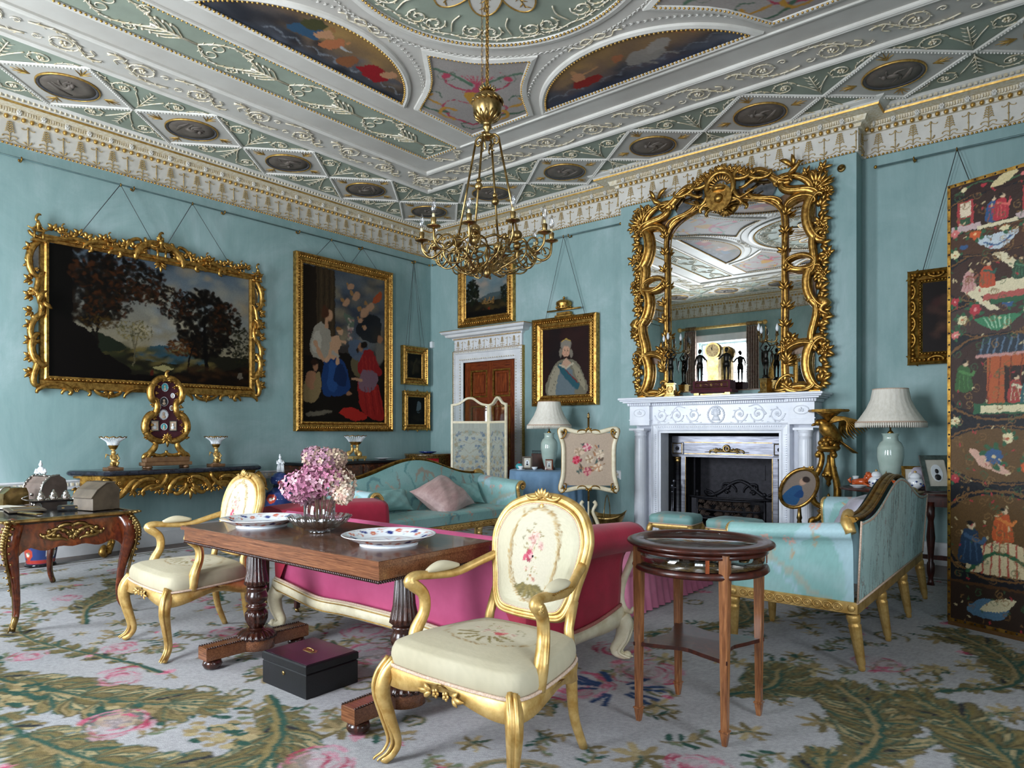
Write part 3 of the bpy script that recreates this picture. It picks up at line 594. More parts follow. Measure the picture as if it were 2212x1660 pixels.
pr = M(); pr.tube([(.44 + .235 * cos(a), .125 * sin(a), -.014) for a in np.linspace(0, 2 * pi, 24, endpoint=False)], .008, 5, closed=True); prm = pr.mesh('gilt_rim'); prm.materials.append(MT['gild'])
ps = M(); rs(ps, [(.3, 0), (.62, 0)], .005, -.016); rleaves(ps, [(.32, 0), (.62, 0)], .04, .06, .006, -.016); psm = ps.mesh('gilt_sprig'); psm.materials.append(MT['gild'])
rsc = M(); q = spline([(.72, 0), (.82, .03), (.95, 0)], 8); rs(rsc, q); 
for sy in (-1, 1):
    sp = spiral((.88, sy * .16), .09, .025, -sy * 2.2, sy * 1.3, 22); rs(rsc, sp, .006); rleaves(rsc, sp, .05, .035); q = spline([(.98, 0), (.99, sy * .12), (.96, sy * .24)], 8); rs(rsc, q, .006); rleaves(rsc, q, .04, .04)
rsm = rsc.mesh('scroll_relief'); rsm.materials.append(MT['relief'])
for k in range(12):
    a = k * pi / 6 + .26; pp = part('petal_panel', pm, None, ce, at=(CX, CY, Z0 - .004), rz=a); part('gilt_rim', prm, None, pp); part('gilt_sprig', psm, None, pp); part('scroll_relief', rsm, None, ce, at=(CX, CY, Z0 - .004), rz=a + pi / 12)
part('ceiling_rose', M().lathe([(.16, 0), (.15, -.04), (.09, -.05), (.04, -.09), (.0001, -.1)], 24), 'relief', ce, at=(CX, CY, Z0))
# painted lunettes
cl = C.wh(2.1, .66, 230, 76, '6c6a72'); cl.grad('34415a', 'a8824e')
cl.cloud(50, 0, 2.1, .25, .66, .06, .16, ['9b7b50', 'b28a4f', '80694f', '7b6258'], .35, 5); cl.cloud(46, 0, 2.1, .0, .3, .04, .12, ['2c3038', '454a55', '5e6470', '1f2228', '767b84'], .5, 6)
for k in range(9): cl.line([(.1 + k * .21, .12), (.2 + k * .21, .18 + .02 * (k % 3)), (.33 + k * .21, .12)], .008, '8b9098', .5, 8)
cl.blob([(.48, .16), (.62, .14), (.8, .2), (.74, .28), (.6, .3), (.5, .26)], '8f2a26'); cl.blob([(.56, .28), (.64, .27), (.67, .38), (.6, .42), (.55, .36)], 'c08a64'); cl.ell(.62, .45, .03, .035, 'b98a5e'); cl.line([(.66, .36), (.85, .4)], .012, 'b98a5e')
cl.blob([(1.1, .2), (1.3, .16), (1.45, .24), (1.4, .36), (1.22, .4), (1.12, .32)], '9a938b', .9); cl.blob([(1.3, .3), (1.5, .3), (1.56, .42), (1.42, .44)], 'a39b92', .9); cl.blob([(1.0, .34), (1.1, .36), (1.12, .44), (1.02, .44)], 'a86c4a'); cl.line([(1.2, .2), (1.3, .08)], .014, '8d8780'); cl.line([(1.4, .24), (1.52, .12)], .014, '8d8780')
cl.ell(1.75, .42, .04, .09, 'b07650', 1, .5); cl.ell(1.8, .5, .025, .028, 'b98a5e'); cl.line([(1.68, .4), (1.6, .5)], .01, 'b07650'); cl.c *= .72; cl.warp(2, 6); cl.speck(.06)
xl, ap = 1.02, .60; Rl = (xl * xl + ap * ap) / (2 * ap); a0 = math.asin(xl / Rl); arcp = [(Rl * sin(t), ap - Rl + Rl * cos(t)) for t in np.linspace(-a0, a0, 34)]
def fitc(cv, w, h, x0, y0):   # sample a canvas over a local rectangle
    return lambda X, Y: cv.sample((X - x0) / w * cv.x[-1], (Y - y0) / h * cv.y[-1])
gx = np.linspace(-xl, xl, 150); gy = np.linspace(0, ap, 48); GX, GY = np.meshgrid(gx, gy); sc_ = np.clip(np.sqrt(np.maximum(Rl * Rl - GX ** 2, 0)) + ap - Rl, .004, None) / ap
lme = gridmesh('lunette_painting', gx, gy, lambda X, Y: np.stack([X, Y * (np.sqrt(np.maximum(Rl * Rl - X ** 2, 0)) + ap - Rl) / ap, np.full(len(X), -.012)], 1), fitc(cl, 2 * xl, ap, -xl, 0)(-GX.ravel(), (GY * sc_).ravel()), 'fresco')
cl2 = C.wh(2.1, .66, 230, 76, '5a5a60'); cl2.grad('3b4552', '9d7a4c'); cl2.cloud(50, 0, 2.1, .2, .66, .06, .16, ['9b7b50', '7f684c', '66574d', 'b08c54'], .4, 15); cl2.cloud(44, 0, 2.1, 0, .34, .05, .13, ['23262c', '3d424b', '5e6470', '14161a'], .55, 16); cl2.cloud(22, .0, .7, .1, .6, .08, .16, ['1b1c20', '35363c', '50535b'], .5, 17)
for k in range(9): cl2.line([(.5 + k * .18, .1), (.6 + k * .18, .17), (.7 + k * .18, .1)], .01, '8b9098', .5, 8)
cl2.blob([(.62, .30), (.72, .24), (.86, .26), (.92, .34), (.84, .46), (.7, .44)], '39566f'); cl2.blob([(.66, .42), (.8, .4), (.86, .52), (.74, .56)], '4b4a30'); cl2.blob([(.84, .36), (.92, .34), (.98, .44), (.9, .5)], 'bd8d6a'); cl2.ell(.9, .53, .03, .03, '9a6f48'); cl2.blob([(.96, .26), (1.04, .24), (1.12, .36), (1.06, .46), (.98, .42)], 'b3704c'); cl2.ell(1.1, .47, .028, .03, 'b98056'); cl2.ell(1.14, .36, .06, .02, 'aeb0b0')
cl2.blob([(1.2, .14), (1.32, .12), (1.36, .24), (1.3, .34), (1.22, .28)], '8b5a3c'); cl2.blob([(1.4, .2), (1.55, .12), (1.7, .14), (1.72, .26), (1.6, .36), (1.46, .34)], '96242a'); cl2.blob([(1.6, .28), (1.7, .26), (1.74, .36), (1.66, .42)], 'bd8d6a'); cl2.ell(1.72, .45, .03, .03, 'c9a878'); cl2.line([(1.72, .34), (1.92, .32)], .009, 'a87a50'); cl2.c *= .72; cl2.warp(2, 6); cl2.speck(.06)
lme2 = gridmesh('lunette_painting', gx, gy, lambda X, Y: np.stack([X, Y * (np.sqrt(np.maximum(Rl * Rl - X ** 2, 0)) + ap - Rl) / ap, np.full(len(X), -.012)], 1), fitc(cl2, 2 * xl, ap, -xl, 0)(-GX.ravel(), (GY * sc_).ravel()), 'fresco')
lmo = M().mould(arcp + [(xl * .99, 0.), (-xl * .99, 0.)] if 0 else arcp[::-1], [(0, 0), (.0, -.02), (-.03, -.032), (-.055, -.02), (-.06, 0)]); lmo = lmo.mesh('lunette_moulding'); lmo.materials.append(MT['white'])
b2 = M(); Q = np.array(arcp + [arcp[0]]); d = np.r_[0, np.cumsum(np.linalg.norm(np.diff(Q, axis=0), axis=1))]
for s_ in np.arange(0, d[-1], .036): b2.ball((np.interp(s_, d, Q[:, 0]), np.interp(s_, d, Q[:, 1]), -.022), .012, 5, 4)
lb = b2.mesh('gilt_bead_row'); lb.materials.append(MT['gild'])
H = 2.03   # half side of the inner square
for me, x, y, r in ((lme, CX, CY + H, pi), (lme2, CX - H, CY, -pi / 2), (lme2, CX, CY - H, 0), (lme, CX + H, CY, pi / 2)):
    o = part('lunette_painting', me, None, ce, at=(x, y, Z0), rz=r)
    if r in (pi, 0): o.scale = (1, 1, 1)
    part('lunette_moulding', lmo, None, o); part('gilt_bead_row', lb, None, o, kind='stuff')
# painted fans in the corners: local corner at the origin, arms along +x and +y
F0 = [(0, 0), (.77, 0)] + [tuple(q) for q in spline([(.77, 0), (1.03, .44), (1.40, .78)], 8)[1:]] + [tuple(q) for q in spline([(1.40, .78), (1.03, 1.03), (.78, 1.40)], 8)[1:]] + [tuple(q) for q in spline([(.78, 1.40), (.44, 1.03), (0, .77)], 8)[1:]]
cf = C.wh(1.42, 1.42, 150, 150, 'a39b95'); cf.cloud(30, 0, 1.4, 0, 1.4, .1, .2, ['9a928e', 'aaa39c'], .4, 9)
def rt(P, m=0): return [((a + b) * .7071, (a - b) * .7071) for a, b in [(u, v * (-1 if m else 1)) for u, v in P]]   # (u along the diagonal, v across)
def tline(P, w, c): cf.line(rt(P), w, c, 1, 24); cf.line(rt(P, 1), w, c, 1, 24)
tline([(.25, .0), (.4, .22), (.62, .32), (.76, .2), (.7, .06)], [.02, .014, .008], 'a8485a'); tline([(.5, .28), (.6, .5), (.85, .52), (.9, .36), (.78, .32)], [.022, .012, .006], '4f6a56')
tline([(.95, .0), (1.0, .2), (1.15, .3), (1.3, .2)], [.02, .012, .006], 'a8485a'); tline([(1.05, .05), (1.2, .2), (1.35, .45), (1.5, .5)], [.02, .01], '5b7560'); tline([(.8, .5), (.95, .66), (1.12, .62), (1.12, .45), (1.0, .42)], [.024, .014, .006], 'b05266'); tline([(.35, .2), (.46, .34), (.58, .3), (.55, .18)], [.02, .02], 'b98a3c'); tline([(.66, .34), (.76, .46), (.86, .42)], [.016, .012], 'b98a3c')
tline([(.14, 0), (.22, .12), (.3, .05)], [.012, .008], '4f6a56'); tline([(1.1, .56), (1.3, .62), (1.46, .56)], .012, 'a8485a')
for u, v in ((1.2, .28), (1.2, -.28)): p = rt([(u, v)])[0]; cf.ring(p[0], p[1], .075, .008, '4f6a56'); cf.ell(p[0], p[1], .045, .045, 'b5495e')
for P, c in (([(.66, 0), (.74, .06), (.86, .11), (.92, .1), (.92, -.1), (.86, -.11), (.74, -.06)], 'b98a3c'), ([(.92, .12), (.98, .03), (1.02, .03), (1.02, -.03), (.98, -.03), (.92, -.12)], 'b05266')): cf.poly(rt(P), c)
for k in range(7): cf.line(rt([(1.02, 0), (1.12, (k - 3) * .02), (1.22, (k - 3) * .045)]), .008, 'b5495e', 1, 8)
cf.c *= .85; cf.warp(1.3, 5); cf.speck(.07); fn = 120; t_ = np.linspace(0, 1, 70)
def infan(X, Y):
    ins = np.zeros(X.shape, bool); j = len(F0) - 1
    for i in range(len(F0)):
        x0, y0 = F0[i]; x1, y1 = F0[j]; c = (y0 > Y) != (y1 > Y); ins ^= c & (X < (x1 - x0) * (Y - y0) / (y1 - y0 + 1e-12) + x0); j = i
    return ins
g_ = np.linspace(-.004, 1.42, fn); fX, fY = np.meshgrid(g_, g_); fme = gridmesh('fan_painting', g_, g_, lambda X, Y: np.stack([X, Y, np.full(len(X), -.010)], 1), cf.sample(fX.ravel(), fY.ravel()), 'fresco', mask=infan)
fmo = M().mould(F0, [(.015, 0), (.01, -.018), (-.012, -.028), (-.05, -.018), (-.055, 0)]).mesh('fan_moulding'); fmo.materials.append(MT['white'])
b2 = M(); Q = np.array(F0 + [F0[0]]); d = np.r_[0, np.cumsum(np.linalg.norm(np.diff(Q, axis=0), axis=1))]
for s_ in np.arange(0, d[-1], .036): b2.ball((np.interp(s_, d, Q[:, 0]), np.interp(s_, d, Q[:, 1]), -.022), .011, 5, 4)
fb = b2.mesh('gilt_bead_row'); fb.materials.append(MT['gild']); e = 1.99
for x, y, r in ((CX - e, CY + e, -pi / 2), (CX - e, CY - e, 0), (CX + e, CY - e, pi / 2), (CX + e, CY + e, pi)):
    o = part('fan_painting', fme, None, ce, at=(x, y, Z0), rz=r); part('fan_moulding', fmo, None, o); part('gilt_bead_row', fb, None, o, kind='stuff')
gl = M()
for t in np.linspace(-.95, .95, 46):
    for s_ in (-1, 1): rr = Rl + .17; gl.tube([(rr * sin(t), ap - Rl + rr * cos(t), -.008), ((rr + s_ * .012) * sin(t + .02), ap - Rl + (rr + s_ * .012) * cos(t + .02), -.012)], [.006, .003], 4)
glm = gl.mesh('laurel_garland'); glm.materials.append(MT['white'])
bow = M()
for sx in (-1, 1): bow.tube([(u, v, -.012) for u, v in spline([(0, 0), (sx * .06, .04), (sx * .12, .0), (sx * .06, -.04), (0, 0), (sx * .14, -.05), (sx * .2, .0), (sx * .26, -.03)], 26)], .006, 5)
bm = bow.mesh('ribbon_bow'); bm.materials.append(MT['relief'])
for x, y, r in ((CX, CY + H, pi), (CX - H, CY, -pi / 2), (CX, CY - H, 0), (CX + H, CY, pi / 2)): part('laurel_garland', glm, None, ce, at=(x, y, Z0), rz=r, kind='stuff'); part('ribbon_bow', bm, None, ce, at=(CX + (x - CX) * .635, CY + (y - CY) * .635, Z0), rz=r)
# ---------------------------------------------------------------- carpet painted on a vertex grid
cxs = np.r_[np.linspace(.42, 2.4, 130, endpoint=False), np.linspace(2.4, 8.2, 600, endpoint=False), np.linspace(8.2, 9.7, 60)]
cys = np.r_[np.linspace(-8.2, -6.9, 60, endpoint=False), np.linspace(-6.9, -4.4, 270, endpoint=False), np.linspace(-4.4, -.75, 210)]
cp = C(cxs, cys, 'a9a8a9'); cp.px = .011; g = random.Random(11)
TAN, TAN2, OLV, GRN, DRK, PNK, ROSE, BLU = '92815d', 'a89872', '6f6446', '34544a', '2f3236', 'bb5570', 'a33a56', '2f4568'
cp.cloud(200, .4, 9.7, -8.2, -.7, .15, .5, ['9c9c9f', 'b3b1ae', 'a3a6aa'], .35, 12)
def acanthus(P, w, lobes=12, side=(1, -1), seed=0, vein=GRN, c1=TAN, c2=TAN2):
    q = spline(P, 60); d = np.r_[0, np.cumsum(np.linalg.norm(np.diff(q, axis=0), axis=1))]; L = d[-1]; r = random.Random(seed); at = lambda s_: V(np.interp(s_, d, q[:, 0]), np.interp(s_, d, q[:, 1]))
    for k in range(lobes):
        s_ = L * (k + .4) / lobes; p = at(s_); e = at(s_ + .03) - p; a = atan2(e[1], e[0]); ww = w * sin(pi * min(.96, .15 + .8 * (1 - k / lobes))) * r.uniform(.8, 1.15)
        for sd in side:
            for j, o in enumerate((1.25, .95, .6, .3)):      # a lobe is a fan of curling fingers
                b = a + sd * o; l = ww * (.75, 1, .95, .7)[j] * r.uniform(.85, 1.1); n_ = V(cos(b), sin(b)); t_ = V(cos(b - sd * .5), sin(b - sd * .5)); pts = spline([p, p + n_ * l * .5, p + n_ * l * .75 + t_ * l * .25], 7)
                cp.line(pts, [ww * .12, ww * .21, ww * .09], ('4d4a34', vein)[(k + j) % 2]); cp.line(pts, [ww * .08, ww * .165, ww * .05], (c1, c2, OLV, '82744f')[(k + j) % 4]); cp.line(pts * .97 + p * .03 + V(-n_[1], n_[0]) * sd * .012, [.004, .010, .003], ('6b5f3e', vein, '75683f', OLV)[(k + j) % 4])
            if k % 3 == 0: b = a + sd * .8; n_ = V(cos(b), sin(b)); cp.line([p + n_ * ww * .35, p + n_ * ww * .8 + V(cos(a), sin(a)) * ww * .15], [.014, .005], DRK if k % 2 else vein)
    cp.line(q, [w * .09, w * .05], c1); cp.line(q + .014, [.016, .007], vein)
def rose(x, y, r, seed=0, c=(PNK, ROSE, 'c08595', 'b29298')):
    g_ = random.Random(seed); cp.ell(x, y, r, r * .8, 'b5a0a3', .6, g_.uniform(0, 3), .8)
    for k in range(26):
        a = g_.uniform(0, 6.28); q = r * sqrt(g_.random()); b = a + 1.57
        px, py = x + cos(a) * q, y + sin(a) * q * .85; l = r * g_.uniform(.15, .35); cp.line([(px - cos(b) * l, py - sin(b) * l), (px + cos(a) * l * .35, py + sin(a) * l * .35), (px + cos(b) * l, py + sin(b) * l)], r * g_.uniform(.02, .07), g_.choice(c), .8, 6)
def small(x, y, s_, seed):
    g_ = random.Random(seed); a0 = g_.uniform(0, 6.28); k = g_.choice([0, 1, 1, 1, 2, 3, 3])
    if k == 0:
        for i in range(5): a = a0 + i * .35; cp.ell(x + cos(a) * s_ * .5, y + sin(a) * s_ * .5, s_ * .45, s_ * .16, g_.choice([PNK, ROSE, 'c98a98']), .85, a)
        cp.line([(x, y), (x - cos(a0) * s_, y - sin(a0) * s_)], .008, OLV); cp.ell(x - cos(a0 + .5) * s_ * .6, y - sin(a0 + .5) * s_ * .6, s_ * .5, s_ * .16, TAN, 1, a0 + .5)
    elif k == 1:
        q = spline([(x, y), (x + cos(a0) * s_ * 1.4, y + sin(a0) * s_ * 1.4), (x + cos(a0 + .5) * s_ * 2.8, y + sin(a0 + .5) * s_ * 2.8)], 10); cp.line(q, .01, OLV)
        for i in range(1, 9, 2):
            for sd in (-1, 1): b = a0 + .3 + sd * 1; cp.ell(q[i][0] + cos(b) * s_ * .5, q[i][1] + sin(b) * s_ * .5, s_ * .5, s_ * .2, g_.choice([TAN, OLV, GRN, '6f7a62']), 1, b)
    elif k == 2: cp.line(spiral((x, y), s_ * 1.3, s_ * .3, a0, 1.2, 20), .013, TAN); cp.line(spiral((x, y), s_ * 1.4, s_ * .35, a0, 1.2, 20), .006, GRN)
    else:
        for i in range(7): a = a0 + i * .9; cp.ell(x + cos(a) * s_ * .7, y + sin(a) * s_ * .7, s_ * .7, s_ * .22, g_.choice([TAN, OLV, TAN2]), 1, a); 
        cp.line([(x, y), (x + cos(a0) * s_, y + sin(a0) * s_)], .01, GRN)
for i in range(1150): small(g.uniform(.6, 9.6), g.uniform(-8, -.9), g.uniform(.04, .10), i)
acc = [([(3.2, -6.9), (3.9, -6.75), (4.6, -6.5), (5.05, -6.2)], .30), ([(4.0, -6.95), (4.7, -6.9), (5.3, -6.75), (5.75, -6.4)], .26), ([(5.1, -6.0), (5.5, -6.2), (5.75, -6.5), (5.8, -6.9)], .30), ([(4.35, -6.2), (4.0, -6.25), (3.6, -6.35), (3.1, -6.45), (2.6, -6.4)], .16),
       ([(3.0, -6.1), (2.5, -5.9), (2.1, -5.5), (1.6, -5.4)], .24), ([(3.1, -5.2), (2.6, -5.0), (2.0, -4.8), (1.4, -4.9)], .26), ([(6.15, -6.85), (6.5, -6.7), (6.8, -6.35)], .24), ([(6.9, -5.9), (7.3, -5.75), (7.7, -5.6), (8.0, -5.3)], .3),
       ([(6.95, -5.75), (7.25, -5.55), (7.4, -5.2), (7.35, -4.9)], .22), ([(7.45, -5.1), (7.5, -4.7), (7.4, -4.35), (7.2, -4.1)], .3), ([(6.8, -4.6), (6.95, -4.35), (6.9, -4.05)], .28), ([(7.9, -5.3), (8.0, -4.8), (7.8, -4.3), (7.5, -4.0)], .3), ([(7.6, -3.9), (7.9, -3.5), (7.8, -3.0), (7.5, -2.6)], .26),
       ([(6.7, -6.75), (7.2, -6.4), (7.6, -6.1)], .24), ([(1.2, -4.2), (1.6, -3.8), (2.2, -3.7)], .24), ([(6.2, -3.7), (6.4, -3.2), (6.2, -2.7)], .22), ([(7.9, -6.5), (8.5, -6.2), (8.9, -5.6)], .3), ([(1.0, -6.8), (1.5, -6.5), (2.1, -6.6)], .24), ([(3.4, -7.3), (4.2, -7.3), (5, -7.2)], .26), ([(5.6, -7.3), (6.4, -7.2), (7, -7)], .28), ([(2.9, -3.9), (3.3, -4.4), (3.6, -4.9)], .2)]
for k, (P, w_) in enumerate(acc): acanthus(P, w_ * .86, 12, seed=k, c1=(TAN, '8d7c58', '857750')[k % 3])
for k, (x, y) in enumerate([(4.75, -6.55), (4.15, -6.75), (5.3, -6.35)]):  # pine-cone medallions of scales
    for i in range(40):
        a = g.uniform(0, 6.28); q = sqrt(g.random()); cp.ell(x + cos(a) * q * .19, y + sin(a) * q * .12, .035, .022, g.choice([GRN, TAN, '2f4f45', TAN2]), 1, .5)
for i in range(5): cp.line(spiral((6.55, -5.95), .22 + .01 * i, .10, 1.2, .9, 30), .008, (TAN, GRN, TAN, OLV, TAN)[i])
for k, (x, y, r) in enumerate([(4.85, -6.6, .17), (4.25, -6.35, .15), (3.75, -6.15, .12), (3.5, -6.55, .11), (5.85, -6.25, .15), (6.3, -6.15, .12), (5.0, -5.25, .22), (5.35, -5.05, .24), (5.65, -4.75, .24), (6.15, -4.95, .24), (6.35, -4.55, .22), (6.1, -4.3, .2), (7.0, -5.35, .13), (3.0, -6.7, .15), (3.95, -5.6, .14), (2.9, -5.3, .13), (2.1, -5.9, .12), (1.3, -5.2, .14), (1.6, -4.5, .12), (7.3, -3.6, .14), (5.2, -4.7, .2), (4.6, -5.0, .18), (6.45, -6.4, .13), (7.75, -4.9, .12), (.9, -6.2, .15), (2.6, -4.3, .12)]): rose(x, y, r, k)
for k in range(14): a = g.uniform(0, 6.28); cp.line([(6.35 + cos(a) * .1, -4.85 + sin(a) * .1), (6.35 + cos(a) * .24, -4.85 + sin(a) * .22)], .016, BLU)
for sd, o in ((0, .0), (0, .12)):
    for P in ([(.5 + o, -8.1), (.5 + o, -.85)], [(.5, -.85 - o), (9.6, -.85 - o)]): cp.line(P, .03 if not o else .015, '5a5140', .8)
cp.warp(1.1, 6, 4); cp.speck(.14, 3)
cme = gridmesh('needlework_carpet', cxs, cys, lambda X, Y: np.stack([X, Y, np.full(len(X), .0)], 1), cp.c, 'carpet')
cpo = part('needlework_carpet', cme, None, None, 'large grey floral needlework carpet with tan acanthus leaves and pink roses'); cpo['category'] = 'carpet'
part('carpet_binding', M().bb(.41, -8.21, -.012, 9.71, -.745, -.0015), 'braid', cpo)
hs = solo('hearthstone', M().bb(3.95, -.74, -.012, 6.2, -.25, .008), 'marble', 'pale stone hearth slab in front of the fireplace', 'hearth')
# ---------------------------------------------------------------- picture rails
def rail(label, a, b, hooks=()):
    a = V(*a); b = V(*b); d = (b - a) / np.linalg.norm(b - a); t = thing('picture_rail', label, 'rail', tuple(a) , 0)
    L = np.linalg.norm(b - a); part('rod', M().tube([(0, 0, 0), tuple(d * L)], .009, 8), 'rail', t)
    f = M(); f.ball((0, 0, 0), .018, 8, 6); f.ball(tuple(d * L), .018, 8, 6); part('finial', f, 'golddark', t)
    nn = V(-d[1], d[0], 0) if abs(d[0]) < .5 else V(0, 1, 0); nn = V(-1, 0, 0) if abs(d[0]) < .5 else V(0, 1, 0)
    if a[0] > 9: nn = V(1, 0, 0)
    k = max(2, int(L / 1.0))
    for j in range(k):
        c = d * (L * (j + .3) / k); m = M(); m.tube(spline([tuple(c + nn * .068), tuple(c + nn * .02 - V(0, 0, .03)), tuple(c - nn * .02 - V(0, 0, .012)), tuple(c - nn * .012 + V(0, 0, .012))], 8), .007, 5); m.ball(tuple(c + nn * .06), .02, 6, 4, (.6, .6, 1)); part('bracket', m, 'golddark', t)
    return t
rail('long iron picture rail under the cornice of left wall', (.07, -.1, 4.0), (.07, -8.5, 4.0)); rail('short picture rail above the door and the portrait', (.12, -.07, 4.0), (3.6, -.07, 4.0)); rail('picture rail right of the chimney breast above painted screen', (6.58, -.07, 4.0), (10.0, -.07, 4.0))
def wallm(loc, rz): return loc, rz
def frame(m, w, h, prof, z0=0):   # opening w x h centred at x=0, its bottom at z0; prof (outwards, depth)
    P = [(-w / 2, z0), (w / 2, z0), (w / 2, z0 + h), (-w / 2, z0 + h)]; m.mould(P, [(-o, d) for o, d in prof], mp=lambda p, q, c: (p, -c, q)); return m
def cords(t, pts, hook, zt):      # dark cords from the frame up to the rail hook
    m = M()
    for x, z, d in pts: m.tube([(x, -d, z), (hook[0], -.07, hook[1])], .0035, 4)
    part('cord', m, 'cord', t); m = M(); m.tube(spline([(hook[0], -.07, hook[1] - .02), (hook[0], -.085, hook[1]), (hook[0], -.07, hook[1] + .014)], 6), .006, 5); part('hook', m, 'golddark', t)
def beadrow(m, w, h, o, d, r, step, z0):
    for (x0, y0), (x1, y1) in (((-w / 2 - o, z0 - o), (w / 2 + o, z0 - o)), ((w / 2 + o, z0 - o), (w / 2 + o, z0 + h + o)), ((w / 2 + o, z0 + h + o), (-w / 2 - o, z0 + h + o)), ((-w / 2 - o, z0 + h + o), (-w / 2 - o, z0 - o))):
        L = abs(x1 - x0) + abs(y1 - y0); k = int(L / step)
        for j in range(k): f = (j + .5) / k; m.ball((x0 + (x1 - x0) * f, -d, y0 + (y1 - y0) * f), r, 5, 4, (1, .7, 1))
# ---- 1 landscape in rococo frame
t = thing('landscape_painting', 'wide dark wooded landscape in pierced rococo gilt frame above the marble console', 'painting', (0, -4.32, 0), pi / 2)
w, h, z0 = 2.2, 1.365, 1.865
c_ = C.wh(w, h, 330, 205, '0c0907'); c_.grad('8c8166', '5a6874', .30, h); c_.cloud(60, .9, 2.2, .75, 1.35, .05, .14, ['8f8c80', 'a39b85', '66747e', '78807f', 'a8926a'], .5, 2); c_.cloud(20, .9, 1.6, .4, .7, .04, .1, ['b7a67c', 'a89d80', '8e9498'], .5, 3)
c_.rect(0, 0, w, .36, '1c1a10'); c_.blob([(.9, .36), (1.2, .42), (1.6, .33), (1.6, .24), (.9, .24)], '2f4b56'); c_.cloud(70, .5, 1.75, .1, .38, .015, .05, ['3a3a1e', '2a2c18', '5a4f28', '6f6134', '1a1a10'], .7, 4, 3.5)
c_.blob([(1.02, .17), (1.12, .19), (1.26, .17), (1.2, .135), (1.08, .14)], '9a9060'); c_.blob([(0.4, .5), (.55, .47), (.75, .36), (.5, .3)], '1e2418')
DK = ['070503', '0c0805', '120c06', '1d1309', '0a0806']; AU = ['2b1709', '3d200c', '1a1208', '241a0c', '0d0a06']
c_.foliage(.30, .98, .42, .42, 420, .05, DK, 1); c_.rect(0, 0, .22, h, '070503'); c_.foliage(.7, 1.12, .5, .24, 420, .035, DK + AU[:2], 2); c_.foliage(.9, 1.0, .28, .16, 170, .022, AU, 3, .85); c_.foliage(.55, .78, .25, .14, 150, .025, AU, 31, .8)
c_.line([(.46, .3), (.45, .5), (.5, .68), (.62, .8)], .014, '120b07', 1, 20); c_.line([(.44, .45), (.36, .62)], .012, '120b07'); c_.blob([(0, 0), (.6, 0), (.8, .12), (.5, .3), (.38, .5), (.0, .6)], '0a0604'); c_.foliage(.46, .62, .2, .09, 80, .02, ['3a2a10', '2a1c0c', '4a3814'], 32, .7)
for k in range(9): a = g.uniform(1.1, 2.1); c_.line([(.82, .16), (.83 + .02 * cos(a), .36), (.84 + cos(a) * .16, .42 + sin(a) * .16)], .005, '57503a', .8, 8)
c_.foliage(.84, .56, .2, .12, 230, .012, ['6c6238', '4e4a2a', '7d6f40', '3a381f'], 5, .75)
c_.foliage(1.62, .72, .33, .42, 520, .04, DK, 6); c_.foliage(1.3, .92, .26, .18, 260, .024, DK + AU[:2], 7, .9); c_.foliage(1.9, .82, .2, .2, 200, .028, DK + AU, 8, .9); c_.foliage(1.36, .42, .2, .10, 150, .02, ['4a2a10', '2b1a0a', '5d3512'], 9, .85); c_.foliage(1.72, .5, .3, .15, 200, .026, DK, 33)
c_.line([(1.66, .08), (1.64, .4), (1.62, .8)], .025, '080604', 1, 10); c_.line([(1.42, .1), (1.46, .34), (1.52, .5)], .012, '0b0705', 1, 10); c_.foliage(2.1, .5, .12, .26, 160, .02, ['1b1d10', '12140b', '26230f'], 10)
c_.blob([(1.0, 0), (2.2, 0), (2.2, .24), (1.8, .16), (1.4, .13), (1.1, .06)], '110a05'); c_.cloud(30, 1.3, 2.2, .02, .2, .02, .05, ['2b1a0a', '1b1006', '3a230e'], .6, 12, 3); c_.rect(0, 0, 1.1, .07, '090504'); c_.blob([(2.05, .1), (2.12, .1), (2.1, .16), (2.05, .15)], '6b6152'); c_.ell(1.02, .1, .02, .035, '4a1a10'); c_.ell(1.99, .14, .012, .03, '2a1810')
c_.speck(.08); c_.c *= .68; c_.warp(1.8, 5); canvas('canvas', c_, -w / 2, z0, .03, 'varnish', t)
part('frame_moulding', frame(M(), w, h, [(0, .03), (0, .05), (.025, .06), (.04, .045), (.075, .05), (.08, .01)], z0), 'gold', t)
m = M(); m.bb(-w / 2 - .08, -.055, z0 - .13, w / 2 + .08, -.01, z0 - .04, .01)
for j in range(60): x = -w / 2 + w * (j + .5) / 60; m.ball((x, -.062, z0 - .03), .016, 6, 4, (1.2, .6, .6))
part('bottom_rail', m, 'gold', t)
om = M()
def pagoda(m, x, z, s_):
    m.bb(x - .06 * s_, -.10, z, x + .06 * s_, -.03, z + .025 * s_)
    for sx in (-1, 1): m.tube([(x + sx * .04 * s_, -.09, z + .02 * s_), (x + sx * .04 * s_, -.09, z + .11 * s_)], .012 * s_, 5); m.tube(spline([(x, -.08, z + .19 * s_), (x + sx * .05 * s_, -.08, z + .13 * s_), (x + sx * .10 * s_, -.08, z + .145 * s_)], 7), [.012 * s_, .02 * s_, .008 * s_], 5, .6)
    m.bb(x - .055 * s_, -.1, z + .105 * s_, x + .055 * s_, -.05, z + .125 * s_); m.lathe([(.03 * s_, .12 * s_), (.022 * s_, .17 * s_), (.03 * s_, .175 * s_), (.004, .23 * s_)], 6, (x, -.08, z)); scroll(m, (x - .02 * s_, z + .22 * s_), (x + .01 * s_, z + .29 * s_), 'C', 1, .014 * s_, .08)
T = z0 + h
